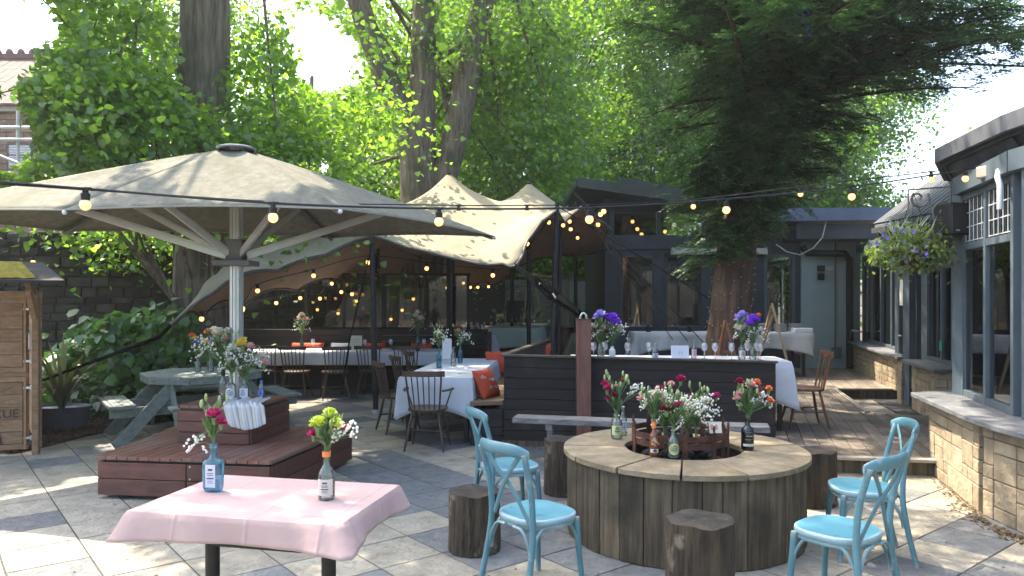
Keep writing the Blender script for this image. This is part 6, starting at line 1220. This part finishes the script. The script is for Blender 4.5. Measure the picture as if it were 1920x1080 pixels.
for k in range(26):
    a = q.uniform(3.0, 6.6); c = np.array([.33*math.cos(a)*q.uniform(.5, 1.1)-.05, .28*math.sin(a)*q.uniform(.5, 1.1), .14+q.uniform(-.10, .22)]); n = 6; an = np.arange(n)*1.05; D = np.stack([np.cos(an), -.3+0*an, np.sin(an)], 1)
    leaves('violet_flower', (BT[0]*np.array([1.1, 1, 1]), BT[1]), np.repeat(c[None], n, 0), D, np.repeat(np.array([[0, -1., .2]]), n, 0), np.full(n, .020), fl_, o)
# ------------------------------------------------------------------ trees
def tree(name, label, loc, trunk, ell, nc, per, rc, size, m, tm, cat='tree', limbs=10, lr=.09, grp=None, keep=None, tpl=LEAF, flat=.45, sd=1, lstart=.75, shell=.5, gaps=True, up=1.2):
    q = random.Random(sd); rg = np.random.default_rng(sd); o = thing(name, label, cat, loc, 0, grp); g = MB(); stems = trunk if isinstance(trunk[0], list) else [trunk]; tops = []
    for st in stems:
        pts_ = smooth([p[:3] for p in st], 4); rs = np.interp(np.linspace(0, len(st)-1, len(pts_)), range(len(st)), [p[3] for p in st]); n = 22
        vs = []
        ph = q.random()*6
        for i, (p, r_) in enumerate(zip(pts_, rs)):
            for j in range(n): a = 2*math.pi*j/n; rr_ = r_*(1+.06*math.sin(3*a+ph+i*.2)+.035*math.sin(7*a+ph*2-i*.35)+.02*math.sin(13*a+i)); vs.append((p.x+rr_*math.cos(a), p.y+rr_*math.sin(a), p.z))
        g.add(vs, [(i*n+j, i*n+(j+1) % n, (i+1)*n+(j+1) % n, (i+1)*n+j) for i in range(len(pts_)-1) for j in range(n)]); tops.append(pts_)
    build('trunk', g, tm, o, 60)
    Pn, D, N_, S, cc = crown(rg, ell, nc, per, rc, flat, shell, size, up, .25, keep, loc, gaps)
    leaves('crown', tpl, Pn, D, N_, S, m, o)
    g = MB()
    for k in range(limbs):
        pp = tops[k % len(tops)]; s = pp[int(len(pp)*q.uniform(lstart*.6, .98))-1] if len(pp) > 2 else pp[-1]; c = Vector(cc[q.randrange(len(cc))])
        if keep is not None and not keep(np.array([c])+np.array(loc)[None])[0]: continue
        if keep is not None and not all(keep(np.array([Vector(s).lerp(c, t)])+np.array(loc)[None])[0] for t in (.3, .5, .7, .85)): continue
        w2 = limb(g, s, c, lr*q.uniform(.5, 1), .012, q, 7, 7, .10)
        for _ in range(3):
            e = Vector(cc[q.randrange(len(cc))])
            if (e-c).length < 2.2 and (keep is None or keep(np.array([e.lerp(c, .5)])+np.array(loc)[None])[0] and keep(np.array([e])+np.array(loc)[None])[0]): limb(g, w2[q.randrange(3, 7)], e, .025, .008, q, 5, 5, .1)
    build('branch', g, tm, o, 60); return o
# keep the picture's open sky where the photograph has it: branches are simply absent there
def px_of(W):
    y = np.maximum(W[:, 1], .3); a, b, c = W[:, 0], W[:, 1], W[:, 2]; j = 15*np.sin(3.1*a+1.7*c)+11*np.sin(5.3*c-2.2*b)+8*np.sin(9.1*a+4*b); return 960+F*a/y+j, HY-F*(c-H)/y+.7*np.roll(j, 0)*np.cos(a*2)
def blob(px, py, cx_, cy_, rx, ry): return ((px-cx_)/rx)**2+((py-cy_)/ry)**2 < 1
skyhole = lambda W: ~((lambda p: blob(p[0], p[1], 622, 115, 72, 62) | blob(p[0], p[1], 585, 60, 60, 40) | blob(p[0], p[1], 15, 45, 110, 62) | blob(p[0], p[1], 598, 312, 26, 20) | blob(p[0], p[1], 640, 285, 18, 14) | blob(p[0], p[1], 20, 120, 62, 55) | blob(p[0], p[1], 10, 250, 62, 75) | blob(p[0], p[1], 1950, 170, 110, 170))(px_of(W)))
# big lime on the left
bl = (-4.76, 11.4, 0)
tree('big_lime_tree', 'huge lime tree with thick straight trunk rising behind the parasol at left', bl, [(0, 0, 0, .52), (.02, 0, 1.0, .43), (.03, 0, 3, .40), (.05, 0, 6, .36), (.1, 0, 10, .3), (.3, .2, 14, .18)],
     [(-1.6, -1.3, 4.1, 1.4, 1.3, 1.1, 5), (-.5, -1.6, 3.9, 1.0, .9, .8, 3), (1.1, -.6, 3.6, 1.2, 1.0, .8, 3), (-1.9, -1.0, 5.4, 1.6, 1.5, 1.0, 4), (1.6, .6, 5.2, 1.6, 1.6, 1.0, 3)], 900, 54, .30, .080, limeleaf, trunkm, limbs=22, lr=.06, sd=3, lstart=.3, tpl=HEART, keep=lambda W: skyhole(W) & ~(blob(*px_of(W), 388, 70, 48, 95) & (W[:, 1] < 11.5)))
tree('added_shade_bough', 'unseen lime boughs high above the left side of the terrace, added to shade it', (-4.76, 11.7, 0), [(0, 0, 5, .2), (0, -.5, 8, .18), (0, -.8, 12, .1)],
     [(-.5, -2.5, 9.0, 3.6, 3.2, 1.8, 5), (1.5, -1.5, 11.0, 3.6, 3.6, 2.0, 4), (-3.5, 0, 8.5, 2.2, 2.6, 1.6, 2)], 1000, 36, .5, .13, limeleaf, trunkm, limbs=16, lr=.1, sd=4, keep=skyhole)  # out-of-view leaf mass added to shade the pink table and the paving
# triple-stemmed lime in the middle
tree('triple_stem_lime_tree', 'tall lime tree with three diverging stems rising behind the tent peak', (-2.05, 16.5, 0),
     [[(0, 0, 0, .46), (-.0, 0, 2.5, .42), (-.02, 0, 4.2, .40), (-.15, 0, 5.2, .36), (-.9, -.1, 6.9, .27), (-1.45, -.2, 8.6, .24), (-2.2, -.2, 12, .16)], [(.05, .05, 2, .36), (.0, .05, 4.4, .36), (.05, .0, 6.2, .29), (.1, 0, 8.5, .24), (.2, 0, 13, .14)], [(.15, .1, 1.5, .34), (.28, .1, 3.4, .33), (.75, .1, 5.2, .29), (1.1, .1, 7.0, .27), (1.6, .1, 9.3, .24), (2.2, .1, 13, .14)]],
     [(-2.6, 1.0, 4.3, 1.1, 1.4, 1.6, 2), (0, 1.9, 5.8, 3.2, 1.0, 2.4, 4), (.5, .6, 8.2, 3.4, 2.2, 1.4, 3), (2.6, 1.4, 6.5, 1.4, 1.6, 2.4, 3), (-.2, 0, 12, 4, 4, 2.5, 3)], 800, 40, .42, .125, farleaf, trunkm, limbs=24, lr=.09, sd=5, keep=skyhole)
def bg(name, label, loc, h, rx, ry, nc, sd, m=None, size=.125, z0=2.0, tr=.28, trunkpts=None, keep=None, per=64, grp='trees beyond the tent'):
    tree(name, label, loc, trunkpts or [(0, 0, 0, tr), (.1, 0, h*.35, tr*.85), (-.1, .1, h*.7, tr*.5), (0, 0, h*.95, tr*.2)],
         [(0, 0, z0+(h-z0)*.30, rx, ry, (h-z0)*.30, 4), (-rx*.3, .3, z0+(h-z0)*.62, rx*.85, ry, (h-z0)*.28, 3), (rx*.35, -.2, z0+(h-z0)*.80, rx*.7, ry*.9, (h-z0)*.22, 2)], nc, per, .52, size, m or farleaf, trunkm, limbs=20, lr=.10, sd=sd, shell=.35, keep=keep, lstart=.4, gaps=True)
bg('lime_tree', 'bright lime tree with forked dark trunk beyond the second tent peak', (-.3, 22, 0), 13.5, 3.0, 2.4, 650, 11, trunkpts=[(0, 0, 0, .34), (0, 0, 4, .32), (.05, 0, 6.0, .27), (.1, 0, 7, .18), (.3, 0, 11, .1)])
bg('lime_tree', 'sunlit lime tree between the forked tree and the dark yew', (4.1, 25, 0), 14.5, 3.4, 2.6, 700, 12, size=.135)
bg('lime_tree', 'pale green lime tree standing right of the yew over the flat roof', (9.6, 25.5, 0), 9.8, 3.7, 2.6, 1500, 13, keep=skyhole, size=.12, tr=.3)
bg('lime_tree', 'leafy lime filling the gap between the left tree and the triple-stemmed tree', (-6.2, 23, 0), 9.0, 2.6, 2.2, 560, 14, keep=skyhole)
bg('lime_tree', 'lime tree far behind the parasol canopy at left', (-11.5, 24, 0), 13, 3.2, 2.6, 560, 15, keep=skyhole)
bg('lime_tree', 'tall pale lime tree behind the triple-stemmed tree', (-3.2, 28, 0), 17, 3.6, 2.6, 600, 16, keep=skyhole, size=.15)
bg('lime_tree', 'farthest lime tree behind the yew', (7.0, 31, 0), 18, 5.2, 2.6, 800, 17, keep=skyhole, size=.16)
bg('lime_tree', 'farthest lime tree above the tent peaks', (1.2, 31, 0), 19, 4.0, 2.4, 700, 18, keep=skyhole, size=.16)
bg('lime_tree', 'smaller green tree close behind the flat blue-grey roof', (8.0, 23, 0), 7.4, 2.6, 1.6, 700, 23, keep=skyhole, tr=.2)
bg('hedge_tree', 'low bright hedge tree seen through the open side of the tent', (1.8, 23, 0), 4.6, 2.6, 1.0, 380, 19, z0=1.2, tr=.12, size=.11)
bg('hedge_tree', 'low dark hedge seen past the screen wall under the tent', (-2.4, 22.5, 0), 4.2, 2.4, 1.0, 300, 20, z0=1.2, tr=.12, size=.12)
# trees behind the camera that the windows mirror
for k, (x, y) in enumerate(((-6, -9), (1, -12), (8, -8))):
    bg('street_tree', ['round green tree behind the terrace, left', 'round green tree behind the terrace, middle', 'round green tree behind the terrace, right'][k], (x, y, 0), 7, 2.6, 2.4, 220, 60+k, size=.26, per=24, grp=None)
# ------------------------------------------------------------------ yew
yw = thing('yew_tree', 'dark spreading yew tree growing through the deck with a reddish leaning trunk', 'tree', (3.04, 10.5, 0)); q = random.Random(9); rg = np.random.default_rng(9)
g = MB(); st = [(-.03, 0, 0, .42), (-.02, 0, .4, .33), (.03, 0, 1.2, .275), (.12, 0, 2.2, .25), (.30, 0, 3.4, .22), (.45, .1, 5.2, .19), (.5, .1, 8, .10)]
pts_ = smooth([p[:3] for p in st], 6); rs = np.interp(np.linspace(0, len(st)-1, len(pts_)), range(len(st)), [p[3] for p in st]); n = 36; vs = []
for i, (p, r_) in enumerate(zip(pts_, rs)):
    for j in range(n): a = 2*math.pi*j/n; rr_ = r_*(1+.07*math.sin(4*a+.5+i*.12)+.05*math.sin(9*a-i*.2)+.02*math.sin(19*a+i)); vs.append((p.x+rr_*math.cos(a), p.y+rr_*math.sin(a), p.z))
g.add(vs, [(i*n+j, i*n+(j+1) % n, (i+1)*n+(j+1) % n, (i+1)*n+j) for i in range(len(pts_)-1) for j in range(n)]); build('trunk', g, yewbark, yw, 60)
br = MB(); PP = []; DD = []; NN_ = []; SS = []
def zmin(x, y): r = math.hypot(x, y); w_ = .35*math.sin(x*4.1+y*2.3)+.25*math.sin(x*9-y*7); return min(2.32+1.8*max(0, r-.72)-(.4 if y < -1.5 else 0), 4.3)+w_*min(1, r)
def yew_branch(a, b, r0, dens, sag=-.1):
    mid = Vector(a).lerp(Vector(b), .6); o_ = np.array([3.04, 10.5, 0])
    pb_ = [960+F*(b[0]+3.04)/(b[1]+10.5), HY-F*(b[2]-H)/(b[1]+10.5)]
    if blob(pb_[0], pb_[1], 1960, 270, 130, 150): return
    if not sunlit(np.array([tuple(mid), tuple(b)])+o_[None]).all() or b[2] < zmin(b[0], b[1])-.1: return
    pp = limb(br, a, b, r0, .008, q, 6, 8, .05, sag); a, b = Vector(a), Vector(b); L_ = (b-a).length; k = int(L_*dens)
    for _ in range(k):
        t = q.uniform(.18, 1.03); i = min(7, int(t*8)); c = pp[i].lerp(pp[i+1], min(1, t*8-i)); d = (b-a).normalized(); side = Vector((-d.y, d.x, 0))*q.choice((-1, 1))
        tw_ = (d*q.uniform(.3, 1.0)+side*q.uniform(.3, 1.3)+Vector((0, 0, q.uniform(-.45, .35)))).normalized(); Lt = q.uniform(.16, .40)
        c = c+Vector((q.gauss(0, .06), q.gauss(0, .06), q.gauss(0, .07))); nrm = Vector((q.uniform(-.4, .4), q.uniform(-.4, .4), 1)); sd_ = tw_.cross(nrm).normalized()
        ns = int(Lt/.024)
        if (c+tw_*Lt).z < zmin((c+tw_*Lt).x, (c+tw_*Lt).y)-.12: continue
        for s in range(ns):
            f = s/ns; base_ = c+tw_*(Lt*f)+Vector((0, 0, -.22*Lt*f*f))
            for sg in (-1, 1): PP.append(base_); DD.append(sd_*sg+tw_*.45+Vector((q.uniform(-.2, .2), q.uniform(-.2, .2), q.uniform(-.35, .15)))); NN_.append(nrm+Vector((q.uniform(-.5, .5), q.uniform(-.5, .5), 0))); SS.append((.066-.02*f)*q.uniform(.7, 1.2))
def tz(z): i = min(range(len(pts_)), key=lambda i: abs(pts_[i].z-z)); return pts_[i]
for k in range(90):   # low skirt, close to the trunk
    z = q.uniform(2.2, 4.4); a = q.random()*6.28; L_ = .5+.42*(z-2.2)**.9*q.uniform(.45, 1.0)+.2; s = tz(z-.1); yew_branch(s, s+Vector((L_*math.cos(a), L_*math.sin(a), q.uniform(-.4, .1))), .03, 40, .02)
for k in range(75):
    z = q.uniform(2.55, 4.9); a = q.uniform(-2.5, -.6); L_ = q.uniform(.5, 1.15); s = tz(z-.1); yew_branch(s, s+Vector((L_*math.cos(a), L_*math.sin(a), q.uniform(-.35, .2))), .025, 44, .02)
for k in range(185):
    z = q.uniform(4.4, 7.6); a = q.random()*6.28; L_ = q.uniform(1.4, 4.1)*(1.0 if math.cos(a) > -.1 else .62); L_ *= min(1, .45+.55*(z-3.9)/1.0); s = tz(z-.4); yew_branch(s, s+Vector((L_*math.cos(a), L_*math.sin(a), q.uniform(-.55, .45))), .045, 30, .12)
for k in range(22):   # long boughs reaching right and toward the viewer
    z = q.uniform(4.3, 5.8); a = q.uniform(-1.0, .25) if k % 3 else q.uniform(4.0, 4.6); L_ = q.uniform(2.6, 3.9); s = tz(z-.3); yew_branch(s, s+Vector((L_*math.cos(a), L_*math.sin(a), q.uniform(.0, .7))), .06, 40, .2)
PPn = np.array([tuple(p) for p in PP]); kk = sunlit(PPn+np.array([3.04, 10.5, 0])[None]); pxx, pyy = px_of(PPn+np.array([3.04, 10.5, 0])[None])
kk &= ~blob(pxx, pyy, 1965, 275, 130, 150)
leaves('needles', NEEDLE, PPn[kk], np.array([tuple(p) for p in DD])[kk], np.array([tuple(p) for p in NN_])[kk], np.array(SS)[kk], yewleaf, yw)
build('branch', br, mat('yew_twig', (.03, .02, .013), (.06, .04, .026), 5, .9), yw, 60)
o = thing('fairy_lights', 'net of tiny fairy lights wound round the yew trunk', 'fairy lights', (3.04, 10.5, 0)); g = MB(); pts2 = []; bm_ = MB()
for s in range(2):
    hel = []
    for i in range(420):
        t = i/420; z = .35+t*2.1; c = tz(z); a = t*62*(1 if s else -1)+s*1.5; rr_ = float(np.interp(z, [p[2] for p in st], [p[3] for p in st]))*1.11+.006; p = Vector((c.x+rr_*math.cos(a), c.y+rr_*math.sin(a), z)); hel.append(p)
        if i % 5 == 0: bm_.ball(p+Vector((math.cos(a), math.sin(a), 0))*.012, .009, 5, 4)
    g.tube(hel, .0035, 3)
build('wire', g, mat('green_wire', (.02, .03, .02)), o); x_ = build('bulbs', bm_, mat('amber_bead', (.45, .22, .05), (.6, .35, .1), 10, .3), o); x_['kind'] = 'stuff'
g = MB()
for k in range(3): p0 = P(1480+k*16, 4+k*3, 8.4-.1*k); g.tube([p0+Vector((.035*math.sin(i*1.1+k)*(i > 1)+i*(.008 if k < 2 else .004), .03*math.cos(i*1.1), -.021*i)) for i in range(19 if k == 1 else 8)], .0035, 5)
tag(build('blue_ribbon', g, mat('blue_ribbon', (.03, .12, .50), None, 4, .4), None, 60), 'curled blue ribbon caught in the top of the yew', 'ribbon')
# ------------------------------------------------------------------ festoon lights
def festoon(name_label, pts3, bulbs_at, r_=.006, big=.024, grp=None, m=None, off=(), hs=1.):
    o = thing('festoon_lights', name_label, 'string lights', pts3[0]); g = MB(); g.tube(pts3, r_, 6); build('cable', g, black, o, world=True)
    for i, p in enumerate(bulbs_at):
        p = Vector(p); g = MB(); k = big/.024; g.lathe([(.0, 0), (.012*k, 0), (.013*k, -.018*k), (.020*k, -.022*k), (.018*k, -.05*k), (0, -.05*k)], 12, p); g.box((p.x, p.y, p.z), (.05*k, .02*k, .012*k)); h = build('lamp_holder', g, black, o, 40, world=True)
        g = MB(); g.ball((p.x, p.y, p.z-.05*k-big*.85), big, 14, 9, (1, 1, 1.05)); build('bulb', g, bulboff if i in off else (m or bulbm), h, 60, world=True)
    return o
def sagline(ctrl, n=8): return smooth(ctrl, n)
ca = [P(-60, 336, 2.9), P(160, 354, 3.5), P(512, 381, 3.9), P(823, 391, 4.3), P(1105, 389, 4.7), P(1362, 373, 5.1), P(1597, 350, 5.6), P(1810, 318, 6.2), P(1872, 306, 6.4)]
festoon('nearest festoon cable crossing the whole terrace with big warm bulbs', sagline(ca), [ca[i] for i in range(1, 8)], .0065, .026, off=(0,))
cb = [P(-60, 340, 3.2), P(300, 365, 5.2), P(560, 380, 6.2), P(860, 385, 7.0), P(988, 385, 7.4), P(1132, 383, 7.8), P(1300, 374, 7.9), P(1501, 350, 7.6), P(1746, 322, 7.3), P(1872, 306, 6.5)]
festoon('second festoon cable behind the nearest one with smaller-looking bulbs', sagline(cb), [cb[i] for i in (3, 4, 5, 6, 7, 8)], .006, .026)
cl = [P(-40, 493, 9.0), P(62, 479, 9.5), P(183, 450, 10.2), P(210, 442, 10.4)]; festoon('short festoon over the barbecue hut along the stone wall', sagline(cl), [cl[1], cl[2]], .006, .03)
tl = [[P(378, 585, 10.1), P(455, 566, 10.4), P(483, 533, 10.7), P(588, 505, 11.0), P(690, 480, 10.9), P(800, 492, 11.4), P(924, 505, 11.6), P(948, 500, 11.4)],
      [P(455, 571, 12.5), P(518, 558, 12.9), P(563, 549, 13.2), P(600, 550, 13.5), P(622, 522, 13.5), P(640, 538, 13.6), P(660, 542, 13.6), P(712, 524, 13.5)],
      [P(595, 572, 15.0), P(634, 579, 15.2), P(668, 556, 15.2), P(705, 576, 15.3), P(733, 590, 15.4), P(754, 573, 15.2), P(775, 552, 15.1), P(783, 550, 15.1)],
      [P(810, 526, 16.5), P(822, 532, 16.7), P(838, 532, 16.8), P(850, 524, 16.8), P(869, 523, 16.9), P(882, 531, 17), P(896, 531, 17.2), P(916, 530, 17.4), P(926, 538, 17.5)],
      [P(989, 446, 11.5), P(1029, 406, 12.1), P(1042, 418, 12.4), P(1056, 412, 12.5), P(1068, 405, 12.7), P(1070, 420, 13.2), P(1083, 437, 14.5), P(1086, 473, 16.5)],
      [P(1126, 390, 13.5), P(1121, 410, 14), P(1149, 475, 14.8)]]
nm = ['festoon under the front hem of the tent from the tie-down corner to the junction', 'festoon over the long table under the tent', 'low festoon hanging behind the glass screen', 'festoon of small bulbs along the rear tables', 'festoon rising along the arched tent edge', 'festoon on the corner of the dark blue building']
for k, (c_, l_) in enumerate(zip(tl, nm)):
    festoon(l_, sagline(c_, 5), [Vector(p) for p in c_[:-1]], .006, .032 if k < 5 else .04, m=bulbs)
tc_ = [P(1186, 405, 17.5), P(1195, 419, 17.6), P(1203, 429, 17.6), P(1209, 437, 17.6), P(1247, 424, 17.8), P(1250, 434, 17.8), P(1250, 440, 17.8), P(1303, 440, 17.6), P(1308, 430, 17.6)]
festoon('festoon seen through the clerestory window of the dark blue building', sagline(tc_, 4), tc_[:-1], .006, .045, m=bulbs)
# ------------------------------------------------------------------ thin haze volume added to imitate the backlight veil and lift shadows
g = MB(); g.box((0, 60, 13), (190, 190, 29)); hz = build('haze', g, [], None); tag(hz, 'thin haze volume added to imitate the backlight veil', 'haze', kind='stuff')
hm = bpy.data.materials.new('haze'); hm.use_nodes = True; hm.node_tree.nodes.remove(hm.node_tree.nodes['Principled BSDF'])
pv = hm.node_tree.nodes.new('ShaderNodeVolumePrincipled'); pv.inputs['Color'].default_value = (.95, .96, 1, 1); pv.inputs['Density'].default_value = .0009; pv.inputs['Anisotropy'].default_value = .5
hm.node_tree.links.new(pv.outputs[0], hm.node_tree.nodes['Material Output'].inputs['Volume']); hz.data.materials.append(hm)
C.cycles.volume_bounces = 1
